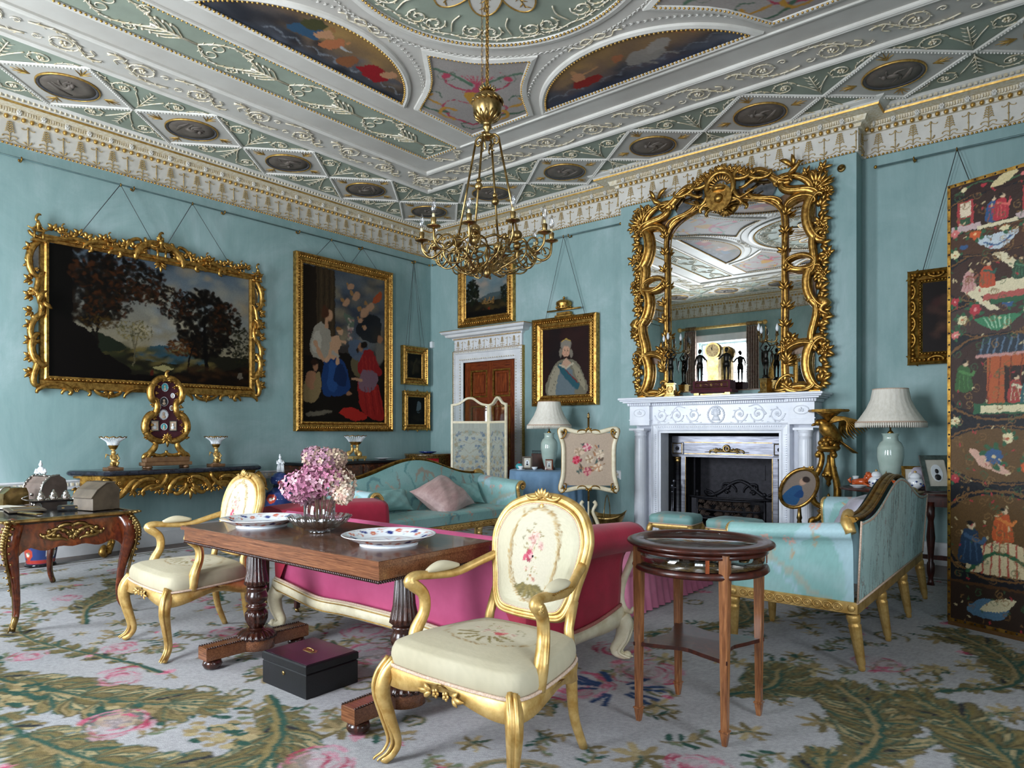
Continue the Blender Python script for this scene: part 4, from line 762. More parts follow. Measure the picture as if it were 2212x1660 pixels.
for sx in (-1, 1):
    X = sx * (w / 2 + .1)
    for a, b_, k, sd, r in (((X, T - .02), (X + sx * .02, T - .36), 'C', sx, .026), ((X - sx * .03, T - .34), (X + sx * .05, T - .55), 'S', -sx, .02), ((X + sx * .02, T - .52), (X, T - .78), 'C', -sx, .024), ((X - sx * .02, T - .75), (X + sx * .03, T - 1.02), 'C', sx, .024), ((X + sx * .03, T - .98), (X - sx * .04, T - 1.26), 'C', sx, .03), ((X, T - 1.2), (X + sx * .02, T - 1.46), 'S', sx, .026), ((X - sx * .02, z0 - .13), (X - sx * .3, z0 - .14), 'C', -sx, .022)):
        scroll(om, a, b_, k, sd, r * 1.3, .045)
    for j in range(9): z = T - .1 - j * .155; spray(om, (X + sx * .035, z), (0 if sx > 0 else pi) + (-.3 + .15 * (j % 5)), .11, .022, 4, 1.5, .04)
    for j in range(5): rosette(om, (X + sx * (.01 + .02 * (j % 2)), T - .3 - j * .25), .024, .06, 5)
    # bird on each side
    z = T - .62; om.tube([(X - sx * .0, -.09, z - .03), (X, -.11, z + .03), (X - sx * .03, -.11, z + .09), (X - sx * .07, -.11, z + .11)], [.012, .034, .02, .005], 7); leaf(om, (X, z + .03), -pi / 2 - sx * .3, .14, .03, .10, curl=.3 * sx); leaf(om, (X - sx * .02, z + .02), -pi / 2 + sx * -.5, .13, .028, .12)
    pagoda(om, X, T - .02, .95 if sx < 0 else .8); pagoda(om, sx * .60 - .06 * sx, T + .06, .55); pagoda(om, sx * .98, T + .05, .55)
    for a, b_, k, sd, r in (((X, T + .03), (sx * .72, T + .05), 'S', sx, .022), ((sx * .75, T + .06), (sx * .42, T + .03), 'C', sx, .024), ((sx * .5, T + .04), (sx * .2, T + .10), 'S', -sx, .026), ((sx * .26, T + .05), (sx * .02, T + .20), 'C', sx, .034), ((sx * .36, T + .10), (sx * .22, T + .22), 'C', sx, .016)): scroll(om, a, b_, k, -sd, r * 1.3, .045)
    for j in range(12): x = sx * (.2 + j * .078); spray(om, (x, T + .08 + .02 * (j % 3)), pi / 2 + sx * (.4 - .3 * (j % 3)), .10, .02, 4, 1.7, .045)
    for j in range(6): rosette(om, (sx * (.32 + j * .13), T + .06 + .02 * (j % 2)), .022, .055, 5)
    for a, b_, sd in (((sx * .96, z0 - .14), (sx * .72, z0 - .15), 1), ((sx * .66, z0 - .14), (sx * .42, z0 - .14), -1), ((sx * .36, z0 - .15), (sx * .1, z0 - .13), 1)): scroll(om, a, b_, 'C', -sd * sx, .022, .04)
    spray(om, (sx * .54, z0 - .13), -pi / 2, .09, .018, 5, 2, .04); rosette(om, (sx * .85, z0 - .13), .03, .05)
pagoda(om, 0, T + .02, 1.1); scroll(om, (-.14, T + .2), (.14, T + .2), 'C', -1, .03, .05); spray(om, (0, T + .25), pi / 2, .07, .02, 5, 2.6, .05); spray(om, (0, T + .02), -pi / 2, .14, .02, 5, 1.4, .05); spray(om, (0, z0 - .12), -pi / 2, .07, .02, 5, 2.6, .04)
part('rococo_carving', om, 'gold', t); m = M()
for sx in (-1, 1): m.prism([(sx * 1.13, T - .35), (sx * 1.22, T - .3), (sx * 1.24, T - .12), (sx * 1.15, T)][::sx], .012, .02, mp=lambda p, q, c: (p, -c, q)); m.prism([(sx * .5, T + .05), (sx * .4, T + .05), (sx * .42, T + .1)][::sx], .012, .02, mp=lambda p, q, c: (p, -c, q)); m.prism([(sx * .3, T + .05), (sx * .1, T + .05), (sx * .1, T + .2), (sx * .2, T + .16)][::sx], .012, .02, mp=lambda p, q, c: (p, -c, q))
part('mirror_inset', m, 'oldmirror', t); cords(t, [(-.83, T + .13, .06), (-.08, T + .2, .06)], (-.43, 4.0), 0); cords(t, [(.06, T + .2, .06), (.83, T + .14, .06)], (.36, 4.0), 0)
# ---- 2 large figure painting
def plainframe(t, w, h, z0, fw, mt='gold', beads=.012, d=.06, orn=0, orn2=None):
    part('frame_moulding', frame(M(), w, h, [(0, .02), (0, .03), (fw * .18, .045), (fw * .3, .035), (fw * .55, .05), (fw * .8, d + .015), (fw, d), (fw, .0), (0, .0)], z0), mt, t)
    m = M(); beadrow(m, w, h, fw * .14, .05, beads, beads * 2.3, z0)
    if orn:
        r_ = random.Random(orn); beadrow(m, w, h, fw * .62, d + .0, beads * 1.5, beads * 3.3, z0)
    part('carved_ornament', m, mt, t, kind='stuff')
t = thing('figure_painting', 'tall gilt-framed oil of seated blue-skirted woman and kneeling red-robed man', 'painting', (0, -1.71, 0), pi / 2); w, h, z0 = 1.43, 2.16, 1.44
c_ = C.wh(w, h, 170, 256, '15100c'); c_.grad('3a3430', '4c5560', 1.0, h); c_.cloud(70, .45, 1.43, 1.1, 2.16, .06, .16, ['4d5a68', '6b6f70', '8a8270', '3a424e', '2a2f38', 'a08f6c'], .5, 21)
c_.rect(0, .9, .5, h, '231a12'); c_.rect(.22, 1.0, .52, h, '3d3020'); [c_.line([(.25 + k * .045, 1.0), (.25 + k * .045, h)], .008, '4f3f2a' if k % 2 else '2a2016') for k in range(7)]
c_.blob([(.9, 1.3), (1.3, 1.2), (1.35, 1.55), (1.05, 1.6)], '181a1e', .9); c_.blob([(.85, .7), (1.15, .65), (1.2, .95), (.85, .95)], '6d6144', .8); c_.blob([(.8, .95), (1.1, .92), (1.1, 1.15), (.8, 1.2)], '56657a', .8)
FL = 'b98d6c'; FL2 = '9c6f52'
c_.blob([(.12, .95), (.4, .9), (.46, 1.2), (.36, 1.36), (.2, 1.34)], '9c9484'); c_.blob([(.14, 1.0), (.26, .98), (.3, 1.2), (.2, 1.25)], 'b5ad9c'); c_.ell(.42, 1.5, .075, .10, FL, 1, -.2); c_.ell(.36, 1.54, .075, .10, '4a2c1c', 1, -.3); c_.line([(.38, 1.4), (.38, 1.34)], .035, FL); c_.line([(.2, 1.1), (.26, .96), (.34, .86)], .03, FL)
c_.blob([(.32, .42), (.5, .36), (.78, .45), (.76, .7), (.62, .9), (.36, .88)], '1d3a6b'); c_.blob([(.4, .5), (.55, .45), (.6, .75), (.45, .85)], '2a4f86', .8); c_.blob([(.5, .6), (.7, .5), (.72, .7), (.6, .84)], '14264a', .9); c_.ell(.77, .41, .05, .025, FL2)
c_.blob([(.42, .92), (.52, .9), (.62, 1.1), (.58, 1.22), (.46, 1.18)], 'c49a78'); c_.line([(.56, 1.16), (.7, 1.14)], .025, 'c49a78'); c_.line([(.46, .98), (.38, .86)], .03, 'c49a78'); c_.line([(.56, .98), (.57, .84)], .026, 'c49a78'); c_.ell(.61, 1.29, .055, .06, 'c49a78'); c_.ell(.59, 1.33, .05, .035, '8a6238'); c_.line([(.48, .98), (.58, .94)], .03, 'a59d90')
c_.blob([(.92, .75), (1.02, 1.02), (1.18, 1.08), (1.34, .84), (1.36, .72), (1.1, .70)], '8e1f20'); c_.blob([(1.0, .2), (.92, .56), (1.1, .62), (1.3, .55), (1.42, .08), (1.2, .05)], '9a2420'); c_.blob([(.94, .58), (1.05, .78), (1.3, .7), (1.2, .48), (1.0, .46)], '7c5f6a'); c_.ell(.98, 1.1, .06, .08, FL2); c_.ell(1.04, 1.14, .07, .06, '1a120e'); c_.ell(.93, 1.05, .03, .04, '2a1c14'); c_.line([(1.0, .62), (.84, .63)], .022, FL); [c_.line([(1.05 + k * .06, .52), (1.1 + k * .07, .12)], .01, 'b5322a' if k % 2 else '6b1416', .7) for k in range(5)]; [c_.line([(1.0 + k * .07, .98), (1.02 + k * .07, .76)], .01, 'a83028', .7) for k in range(4)]
c_.blob([(.6, .14), (.78, .22), (1.1, .10), (1.0, .03), (.8, .03)], 'b02a22'); c_.ell(1.34, 1.05, .09, .2, '6e6a60'); c_.ell(1.34, 1.26, .06, .07, FL2); c_.blob([(0, .3), (.2, .28), (.3, .5), (.26, .68), (.1, .6), (0, .5)], '8a7550'); c_.ell(.2, .76, .06, .07, FL2); c_.ell(.18, .82, .07, .05, '2c1a10'); c_.blob([(.05, .5), (.16, .44), (.2, .66), (.08, .68)], FL2); c_.line([(.08, .1), (.25, .12), (.45, .14)], .03, '6b6354')
for x, y, r in ((.72, 1.72, .07), (.9, 1.84, .08), (1.05, 1.62, .09), (1.16, 1.72, .08), (.98, 1.5, .05), (.8, 1.96, .06), (1.05, 1.4, .04)): c_.ell(x, y, r * 1.2, r * .7, 'b58a6a', .95, r * 9); c_.ell(x - r, y + r * .5, r * .5, r * .5, '9a7246')
c_.blob([(1.2, 1.78), (1.36, 1.86), (1.38, 1.98), (1.28, 1.94)], 'a8522f'); c_.blob([(.68, 1.56), (.86, 1.5), (.84, 1.38), (.74, 1.42)], '5d6b5a'); c_.cloud(26, .75, .84, 1.2, 1.5, .012, .03, ['b5807a', 'c9b5a5', '59694e'], .9, 22, 1); c_.speck(.08, 2)
c_.c *= .68; c_.warp(1.8, 5); canvas('canvas', c_, -w / 2, z0, .025, 'varnish', t); plainframe(t, w, h, z0, .135, 'gold', .011, .07, 3); cords(t, [(-.54, 3.72, .07), (-.02, 3.72, .07)], (-.285, 4.0), 0); cords(t, [(.05, 3.72, .07), (.54, 3.72, .07)], (.26, 4.0), 0)
# ---- 3,4 small dark pictures by the corner
def carvedcorner(m, w, h, z0, fw, s_=1):
    for sx in (-1, 1):
        for sz in (0, 1):
            x = sx * (w / 2 + fw * .55); z = z0 - fw * .55 if not sz else z0 + h + fw * .55; a = atan2(1 if sz else -1, sx); spray(m, (x - cos(a) * .03 * s_, z - sin(a) * .03 * s_), a, .1 * s_, .016 * s_, 5, 2.6, .05); rosette(m, (x, z), .022 * s_, .06, 5)
for sx in (-1, 1): pass
t = thing('small_dark_painting', 'upper of two small dark pictures hanging in the corner, plain ridged gilt frame', 'painting', (0, -.385, 0), pi / 2, None); w, h, z0 = .30, .38, 2.16
c_ = C.wh(w, h, 40, 50, '14130f'); c_.cloud(20, .05, .25, .1, .3, .03, .07, ['2b2a20', '3c3524', '1b1a16', '4a4330'], .5, 4); c_.line([(.12, .06), (.14, .2), (.2, .3)], .02, '3f3a26', .7, 8); c_.c *= .68; c_.warp(1.8, 5); canvas('canvas', c_, -w / 2, z0, .03, 'varnish', t); plainframe(t, w, h, z0, .115, 'gold', .01, .07, 5); m = M(); carvedcorner(m, w, h, z0, .115, .8); part('corner_ornament', m, 'gold', t)
cords(t, [(-.2, z0 + h + .1, .05), (-.14, z0 + h + .1, .05), (.12, z0 + h + .1, .05), (.2, z0 + h + .1, .05)], (-.05, 4.0), 0); m = M(); m.tube([(-.2, -.03, z0 - .11), (-.2, -.03, z0 - .22)], .003, 4); m.tube([(.2, -.03, z0 - .11), (.2, -.03, z0 - .22)], .003, 4); part('cord', m, 'cord', t)
t = thing('small_dark_painting', 'lower of two small dark pictures in the corner, swept gilt frame, moonlit arch', 'painting', (0, -.345, 0), pi / 2, None); w, h, z0 = .36, .43, 1.42
c_ = C.wh(w, h, 48, 58, '11110f'); c_.blob([(.2, .2), (.28, .2), (.28, .34), (.24, .37), (.2, .34)], '5f7076'); c_.blob([(.19, .2), (.3, .2), (.3, .25), (.24, .23)], '1d1f1c'); c_.cloud(14, 0, .36, 0, .15, .02, .05, ['1d1a14', '26241c'], .6, 3); c_.c *= .68; c_.warp(1.8, 5); canvas('canvas', c_, -w / 2, z0, .03, 'varnish', t); plainframe(t, w, h, z0, .095, 'gold', .009, .06, 6); m = M(); carvedcorner(m, w, h, z0, .095, 1.1)
for sx in (-1, 1): spray(m, (sx * (w / 2 + .07), z0 + h / 2), 0 if sx > 0 else pi, .06, .014, 5, 2.4, .05)
for z in (z0 - .07, z0 + h + .07): spray(m, (0, z), pi / 2 if z > z0 else -pi / 2, .06, .014, 5, 2.4, .05)
part('corner_ornament', m, 'gold', t)
# ---- 5 landscape over the door, 6 portrait, 7 picture behind the screen
t = thing('small_landscape_painting', 'small landscape with ruined abbey in carved gilt frame above the door', 'painting', (1.235, 0, 0)); w, h, z0 = .83, .665, 3.07
c_ = C.wh(w, h, 120, 96, '12100b'); c_.grad('7a7d78', '5e7f8c', .25, h); c_.cloud(30, .2, .83, .3, .6, .04, .09, ['9fa09a', 'b39f8c', '6f858c', '8b8d88'], .5, 5); c_.blob([(.3, .28), (.5, .33), (.7, .34), (.83, .3), (.83, .2), (.3, .2)], '4c5a5c'); c_.rect(0, 0, w, .22, '1a160d'); c_.cloud(20, .2, .83, .1, .26, .02, .05, ['3a3118', '2a2412', '46391c'], .6, 6, 3)
for k in range(9): c_.rect(.33 + k * .028, .17, .352 + k * .028, .22 + .03 * (k % 3), '8d6b3c'); 
for k in range(4): c_.rect(.34 + k * .07, .19, .35 + k * .07, .22, '3a2a16')
c_.foliage(.13, .38, .13, .2, 200, .03, ['0f140c', '161c10', '1d2313', '0b0f08'], 7); c_.foliage(.78, .3, .07, .12, 80, .025, ['10140c', '1d2313'], 8); c_.rect(0, 0, w, .08, '0d0a07'); c_.ell(.48, .1, .03, .015, '6d2a14'); c_.ell(.36, .1, .025, .014, '3a1a0e'); c_.speck(.06); c_.c *= .68; c_.warp(1.8, 5); canvas('canvas', c_, -w / 2, z0, .03, 'varnish', t); plainframe(t, w, h, z0, .145, 'gold', .012, .07, 8); m = M(); carvedcorner(m, w, h, z0, .145, 1.2); part('corner_ornament', m, 'gold', t)
t = thing('portrait_painting', 'gilt-framed portrait of a woman in ermine cloak and blue sash, crown on top', 'painting', (2.70, 0, 0)); w, h, z0 = .78, .93, 1.81
c_ = C.wh(w, h, 116, 138, '2c1614'); c_.cloud(30, 0, .78, .4, .93, .05, .14, ['3a1c19', '241211', '2f1a18', '1d1212'], .5, 5); c_.rect(.12, .3, .3, .93, '1a1517', .5)
c_.blob([(.08, 0), (.12, .3), (.26, .46), (.4, .5), (.55, .46), (.68, .3), (.72, 0)], '7d7664'); c_.blob([(.1, 0), (.14, .28), (.24, .42), (.32, .3), (.26, 0)], 'a89f88', .9); c_.blob([(.5, .44), (.66, .3), (.72, .05), (.6, .2)], 'a2987f', .9); [c_.ell(.14 + .03 * (k % 4), .06 + .045 * k, .006, .014, '2b241c', 1, .4) for k in range(8)]; [c_.ell(.6 + .02 * (k % 3), .1 + .05 * k, .006, .014, '2b241c', 1, -.4) for k in range(6)]
c_.blob([(.24, 0), (.3, .32), (.4, .4), (.5, .34), (.54, 0)], '6d7a80'); c_.line([(.32, .4), (.42, .27), (.58, .12)], .05, '2c5a66', 1, 12); c_.line([(.34, .43), (.45, .3), (.6, .16)], .01, '7d2a24', 1, 12); c_.blob([(.32, .4), (.4, .36), (.48, .42), (.42, .5), (.36, .48)], 'c79f85'); c_.line([(.3, .42), (.4, .37), (.52, .43)], .012, 'c4baa2', 1, 10)
c_.ell(.4, .62, .078, .10, 'd0a083'); c_.ell(.4, .69, .105, .085, '8f867a', 1); c_.ell(.405, .605, .072, .085, 'd3a588'); c_.ell(.31, .58, .03, .07, '857b6e'); c_.ell(.49, .57, .028, .07, '857b6e'); c_.line([(.34, .745), (.4, .775), (.47, .745)], .008, 'c9a850', 1, 8); [c_.ell(x, .615, .012, .006, '3a2a22') for x in (.375, .43)]; [c_.line([(x - .012, .632), (x + .012, .634)], .003, '6b4a38') for x in (.375, .43)]; c_.line([(.403, .61), (.397, .585), (.408, .583)], .004, 'b07c62'); c_.line([(.385, .563), (.42, .563)], .005, 'a8483f'); c_.ell(.36, .59, .02, .015, 'd08b76', .6); c_.ell(.45, .59, .016, .014, 'd08b76', .6)
c_.speck(.06); c_.c *= .68; c_.warp(1.8, 5); canvas('canvas', c_, -w / 2, z0, .03, 'varnish', t); plainframe(t, w, h, z0, .15, 'gold', .011, .09, 9)
m = M(); m.bb(-.14, -.09, 2.89, .14, -.02, 2.915, .004); m.bb(-.11, -.085, 2.915, .11, -.02, 2.955, .006); m.tube([(-.28, -.07, 2.985), (.28, -.07, 2.985)], [.012, .02, .012], 8); part('cushion_and_sceptre', m, 'gold', t)
m = M(); m.lathe([(.10, 2.99), (.11, 3.0), (.10, 3.02), (.12, 3.06), (.115, 3.09), (.06, 3.12), (.02, 3.125), (.015, 3.14)], 14, (0, -.06, 0), fl=(14, .06, 3.0, 3.1)); m.ball((0, -.06, 3.15), .02, 8, 6); [m.ball((.11 * cos(a), -.06 + .11 * sin(a), 3.015), .014, 6, 4) for a in np.linspace(0, 6.28, 12)]; part('crown', m, 'gold', t)
cords(t, [(-.33, 2.89, .04), (.33, 2.89, .04)], (.0, 4.0), 0)
t = thing('gilt_framed_painting', 'dark still-life in wide carved gilt frame partly behind the painted screen', 'painting', (7.33, 0, 0)); w, h, z0 = .68, .68, 2.08
c_ = C.wh(w, h, 70, 70, '1c1210'); c_.cloud(26, .1, .6, .15, .5, .03, .08, ['4a2420', '5a3a30', '2a1814', '6b4a38', '3a2a26'], .6, 5, 1); c_.speck(.06); c_.c *= .68; c_.warp(1.8, 5); canvas('canvas', c_, -w / 2, z0, .03, 'varnish', t); plainframe(t, w, h, z0, .125, 'golddark', .012, .07, 11); m = M(); carvedcorner(m, w, h, z0, .125, 1.2)
for sx in (-1, 1):
    for j in range(4): scroll(m, (sx * (w / 2 + .08), z0 + .06 + j * .16), (sx * (w / 2 + .08), z0 + .18 + j * .16), 'C', sx, .014, .07)
for j in range(4):
    for z, s_ in ((z0 - .07, 1), (z0 + h + .07, -1)): scroll(m, (-.28 + j * .16, z), (-.16 + j * .16, z), 'C', s_, .014, .07)
part('corner_ornament', m, 'golddark', t); cords(t, [(-.34, z0 + h + .1, .05), (.3, z0 + h + .1, .05)], (-.05, 4.0), 0)
solo('motion_sensor', M().bb(-.03, -.05, -.055, .03, 0, .055, .012), 'plastic', 'small white alarm sensor in the wall corner beside upper dark picture', 'sensor', (.06, -.0, 2.72), 0)
# ---------------------------------------------------------------- door
dr = struct('door_1', M().bb(DX0, .06, 0, DX1, .10, DZ), 'mahog'); W_ = DX1 - DX0; xm = (DX0 + DX1) / 2
for a, b_, nm in ((DX0, DX0 + .12, 'stile'), (DX1 - .12, DX1, 'stile'), (xm - .055, xm + .055, 'muntin')): part(nm, M().bb(a, .035, 0, b_, .061, DZ, .003), 'mahog', dr)
for z0_, z1_ in ((0, .2), (.62, .78), (1.70, 1.83), (DZ - .13, DZ)): part('rail', M().bb(DX0 + .12, .036, z0_, DX1 - .12, .0612, z1_, .003), 'mahogh', dr)
for z0_, z1_ in ((.2, .62), (.78, 1.70), (1.83, DZ - .13)):
    for a, b_ in ((DX0 + .12, xm - .055), (xm + .055, DX1 - .12)):
        pn = part('panel', M().bb(a + .07, .04, z0_ + .06, b_ - .07, .062, z1_ - .06, .012), 'mahog', dr); q = M(); q.mould([(a, z0_), (b_, z0_), (b_, z1_), (a, z1_)], [(0, .03), (.022, .03), (.028, .045), (0, .05)], mp=lambda p, r_, c: (p, c, r_)); part('gilt_panel_moulding', q, 'golddark', pn)
ds = struct('trim_5', M().mould([(DX1, 0), (DX1, DZ), (DX0, DZ), (DX0, 0)], [(0, .06), (0, -.01), (-.035, -.02), (-.04, -.03), (-.13, -.035), (-.14, -.055), (-.175, -.05), (-.175, 0), (0, 0)], closed=False, mp=lambda p, q, c: (p, c, q)), 'joinery')
m = M()
for sx, x in ((-1, DX0), (1, DX1)):
    for o, st, r in ((.045, .045, .010), (.158, .035, .010)):
        for j in range(int((DZ + o) / st)): m.ball((x + sx * o, -.04 if o < .1 else -.058, .02 + j * st), r, 5, 4)
for o, st in ((.045, .045), (.158, .035)):
    for j in range(int((W_ + 2 * o) / st)): m.ball((DX0 - o + j * st, -.04 if o < .1 else -.058, DZ + o), .010, 5, 4)
part('bead_row', m, 'relief', ds, kind='stuff'); part('gilt_edge', M().mould([(DX1 + .175, 0), (DX1 + .175, DZ + .175), (DX0 - .175, DZ + .175), (DX0 - .175, 0)], [(0, 0), (0, -.058), (-.008, -.058), (-.008, 0)], closed=False, mp=lambda p, q, c: (p, c, q)), 'gild', ds)
zf = DZ + .175; x0, x1 = DX0 - .16, DX1 + .16; part('overdoor_frieze', M().bb(x0, -.04, zf, x1, 0, zf + .18), 'joinery', ds); k = 6
for j in range(k): x = x0 + (j + .5) * (x1 - x0) / k; part('anthemion_relief', anm, None, ds, at=(x - .03, -.041, zf + .01)).scale = (.62, .8, .72)
cp_ = [(x0, 0), (x0, -.04), (x1, -.04), (x1, 0)]; part('overdoor_cornice', M().mould(cp_, [(0, zf + .18), (-.02, zf + .185), (-.03, zf + .21), (-.10, zf + .225), (-.11, zf + .26), (-.15, zf + .275), (-.165, zf + .31), (0, zf + .31)], closed=False), 'joinery', ds)
part('gilt_edge', M().mould(cp_, [(-.15, zf + .31), (-.168, zf + .308), (-.168, zf + .318), (0, zf + .32)], closed=False), 'gild', ds); m = M()
for j in range(46): m.ball((x0 + (j + .5) * (x1 - x0) / 46, -.065, zf + .195), .012, 5, 4)
part('gilt_bead_row', m, 'gild', ds, kind='stuff'); m = M()
for j in range(60): m.bb(x0 - .08 + j * (x1 - x0 + .16) / 60, -.145, zf + .236, x0 - .08 + (j + .5) * (x1 - x0 + .16) / 60, -.13, zf + .256)
part('flute_row', m, 'relief', ds, kind='stuff')
# ---------------------------------------------------------------- chimneypiece
mp3 = lambda p, q, c: (p, -c, q)
t = thing('chimneypiece', 'carved white marble chimneypiece with fluted columns below the gilt mirror', 'fireplace', (5.05, -BD, 0))
g0 = M()   # body: local y 0 = breast face
for sx in (-1, 1): g0.bb(sx * .685, -.20, 0, sx * .80, 0, 1.28, .002); g0.bb(sx * .80, -.10, 0, sx * 1.06, 0, 1.37)
g0.bb(-.80, -.20, 1.28, .80, 0, 1.37, .002); part('opening_surround', g0, 'marble', t)
g0 = M(); g0.mould([(.685, 0), (.685, 1.28), (-.685, 1.28), (-.685, 0)], [(-.02, .20), (-.03, .212), (-.045, .205), (-.09, .21), (-.1, .225), (-.115, .22), (-.115, .2)], closed=False, mp=mp3); part('surround_moulding', g0, 'marble', t)
m = M()
for sx in (-1, 1):
    for j in range(52): m.bb(sx * .755 - .012, -.222, .03 + j * .024, sx * .755 + .012, -.208, .042 + j * .024)
for j in range(60): m.bb(-.72 + j * .024, -.222, 1.345, -.708 + j * .024, -.208, 1.36)
part('carved_bead', m, 'marble', t, kind='stuff')
fz = M(); fz.bb(-.80, -.215, 1.37, .80, 0, 1.60, .003); part('frieze', fz, 'marble', t)
for sx in (-1, 1):
    b = M(); b.bb(sx * .80, -.27, 1.37, sx * 1.06, 0, 1.60, .003); b.bb(sx * .79, -.275, 1.43, sx * 1.07, 0, 1.44); part('end_block', b, 'marble', t)
    m = M(); [m.bb(sx * (.83 + .012 * j) - .003, -.276, 1.46, sx * (.83 + .012 * j) + .003, -.268, 1.58) for j in range(0)]; cxx = sx * .93
    A = np.linspace(0, 2 * pi, 24, endpoint=False); m.tube(np.stack([cxx + .075 * np.cos(A), np.full(24, -.272), 1.52 + .045 * np.sin(A)], 1), .006, 5, closed=True); spray(m, (cxx, 1.50), pi / 2, .05, .01, 5, 2, .27); part('patera', m, 'marble', t)
    c = M(); rx = sx * .955; c.lathe([(.07, .10), (.074, .12), (.068, 1.20), (.064, 1.24), (.075, 1.25), (.066, 1.262), (.072, 1.29), (.09, 1.31)], 64, (rx, -.20, 0), fl=(20, .07, .115, 1.21)); part('column', c, 'marble', t)
    c = M(); c.bb(rx - .10, -.30, 1.31, rx + .10, -.10, 1.335); c.bb(rx - .09, -.29, .0, rx + .09, -.11, .07); part('column_block', c, 'marble', t); c = M().lathe([(.085, .07), (.09, .085), (.075, .10)], 24, (rx, -.20, 0)); part('column_base', c, 'marble', t)
sh = M(); P = [(-1.06, 0), (-1.06, -.27), (-.80, -.27), (-.80, -.215), (.80, -.215), (.80, -.27), (1.06, -.27), (1.06, 0)]
sh.mould(P, [(0, 1.60), (-.02, 1.605), (-.025, 1.635), (0, 1.64)], closed=False); part('dentil_backing', sh, 'marble', t); m = M()
for j in range(88): x = -1.05 + j * 2.1 / 87; y = -.305 if abs(x) > .8 else -.25; m.bb(x - .007, y - .005, 1.608, x + .007, y + .02, 1.632)
part('dentil_row', m, 'marble', t, kind='stuff'); sh = M(); sh.bb(-1.12, -.34, 1.638, 1.12, 0, 1.655, .003); sh.bb(-1.15, -.365, 1.655, 1.15, 0, 1.672, .006); sh.bb(-1.165, -.38, 1.672, 1.165, 0, 1.70, .008); part('mantel_shelf', sh, 'marble', t)
m = M()
for sx in (-1, 1):
    for j, cxx in enumerate((.27, .47, .67)):
        sp = spiral((sx * cxx, 1.487), .083, .03, (pi if j % 2 else 0) + (0 if sx > 0 else pi), sx * (1.2 if j % 2 else -1.2), 24); m.tube([(a, -.218, b) for a, b in sp], .007, 5); rosette(m, (sx * cxx, 1.487), .024, .218, 6)
        for k in range(3, 18, 3): leaf(m, sp[k], atan2(sp[k][1] - 1.487, sp[k][0] - sx * cxx) + .6, .035, .008, .216)
        q = spline([(sx * (cxx - .1), 1.40 + .17 * (j % 2)), (sx * cxx, 1.385 + .2 * (j % 2)), (sx * (cxx + .09), 1.487)], 10); m.tube([(a, -.218, b) for a, b in q], .006, 5)
A = np.linspace(0, 2 * pi, 22, endpoint=False)
for a in A: leaf(m, (.085 * cos(a), 1.485 + .085 * sin(a)), a + 1.2, .04, .010, .216)
m.ball((0, -.222, 1.50), .035, 8, 6, (1, .6, 1.2)); m.tube([(0, -.215, 1.47), (0, -.218, 1.42)], [.03, .055], 7, .5); [m.ball((.04 * cos(a), -.222, 1.51 + .045 * sin(a)), .016, 5, 4) for a in np.linspace(-.3, 3.4, 8)]
part('carved_scrolls', m, 'marble', t)
# fire opening: sooty chamber, steel register grate, fire basket
t = thing('register_grate', 'polished steel register grate with brass mounts and black basket', 'grate', (5.05, 0, 0)); X = .682
ch = M(); ch.bb(-X, .30, 0, X, .34, 1.3); ch.bb(-X - .03, -.248, -.01, -X, .34, 1.3); ch.bb(X, -.248, -.01, X + .03, .34, 1.3); ch.bb(-X, -.24, 1.27, X, .34, 1.30); ch.bb(-X, -.2, -.01, X, .34, .01); part('fire_chamber', ch, 'soot', t)
ck = M(); ck.bb(-.52, .10, 0, -.50, .28, 1.0); ck.bb(.50, .10, 0, .52, .28, 1.0); ck.bb(-.50, .26, 0, .50, .29, 1.0); part('fireback', ck, 'iron', t)
r = M(); r.bb(-.30, .25, .72, .30, .262, .90); 
for sx in (-1, 1): scroll(r, (sx * .02, .70), (sx * .40, .52), 'S', -sx, .022, -.25); scroll(r, (sx * .05, .60), (sx * .2, .66), 'C', sx, .015, -.25); spray(r, (sx * .2, .58), pi / 2 + sx, .1, .018, 5, 2, -.25); scroll(r, (sx * .3, .5), (sx * .44, .56), 'C', sx, .014, -.25)
part('fireback_relief', r, 'iron', t)
s_ = M(); s_.bb(-X, -.16, 1.01, X, -.10, 1.245, .004); part('steel_lintel', s_, 'steel', t); s_ = M()
for sx in (-1, 1): s_.bb(sx * .515, -.14, 0, sx * .575, -.09, 1.01, .003)
s_.bb(-X, -.15, .995, X, -.09, 1.012); part('steel_jambs', s_, 'steel', t); b = M()
for z in (1.03, 1.165): b.bb(-.52, -.166, z, .52, -.158, z + .008)
for sx in (-1, 1):
    b.bb(sx * .512, -.146, 0, sx * .518, -.138, 1.0); bq = M(); bq.bb(sx * .53, -.175, 1.02, sx * .68, -.155, 1.17, .006); bs = part('boss_plate', bq, 'steel', t); e = M(); e.mould([(sx * .605 - .065, 1.03), (sx * .605 + .065, 1.03), (sx * .605 + .065, 1.16), (sx * .605 - .065, 1.16)], [(0, .176), (.008, .18), (.012, .176)], mp=mp3); part('brass_edge', e, 'brass', bs)
    e = M(); A = np.linspace(0, 2 * pi, 16, endpoint=False); [e.tube(np.stack([sx * .605 + q * np.cos(A), np.full(16, -.178), 1.095 + q * np.sin(A)], 1), .004, 5, closed=True) for q in (.012, .022)]; e.ball((sx * .605, -.178, 1.095), .008, 6, 4); part('steel_boss', e, 'iron', bs)
    c = M().lathe([(.045, .0), (.045, .05), (.038, .07), (.036, .93)], 20, (sx * .62, -.13, 0)); c = part('steel_column', c, 'steel', t); part('brass_capital', M().lathe([(.036, .93), (.046, .945), (.036, .955), (.05, .975), (.05, .995)], 20, (sx * .62, -.13, 0)), 'brass', c)
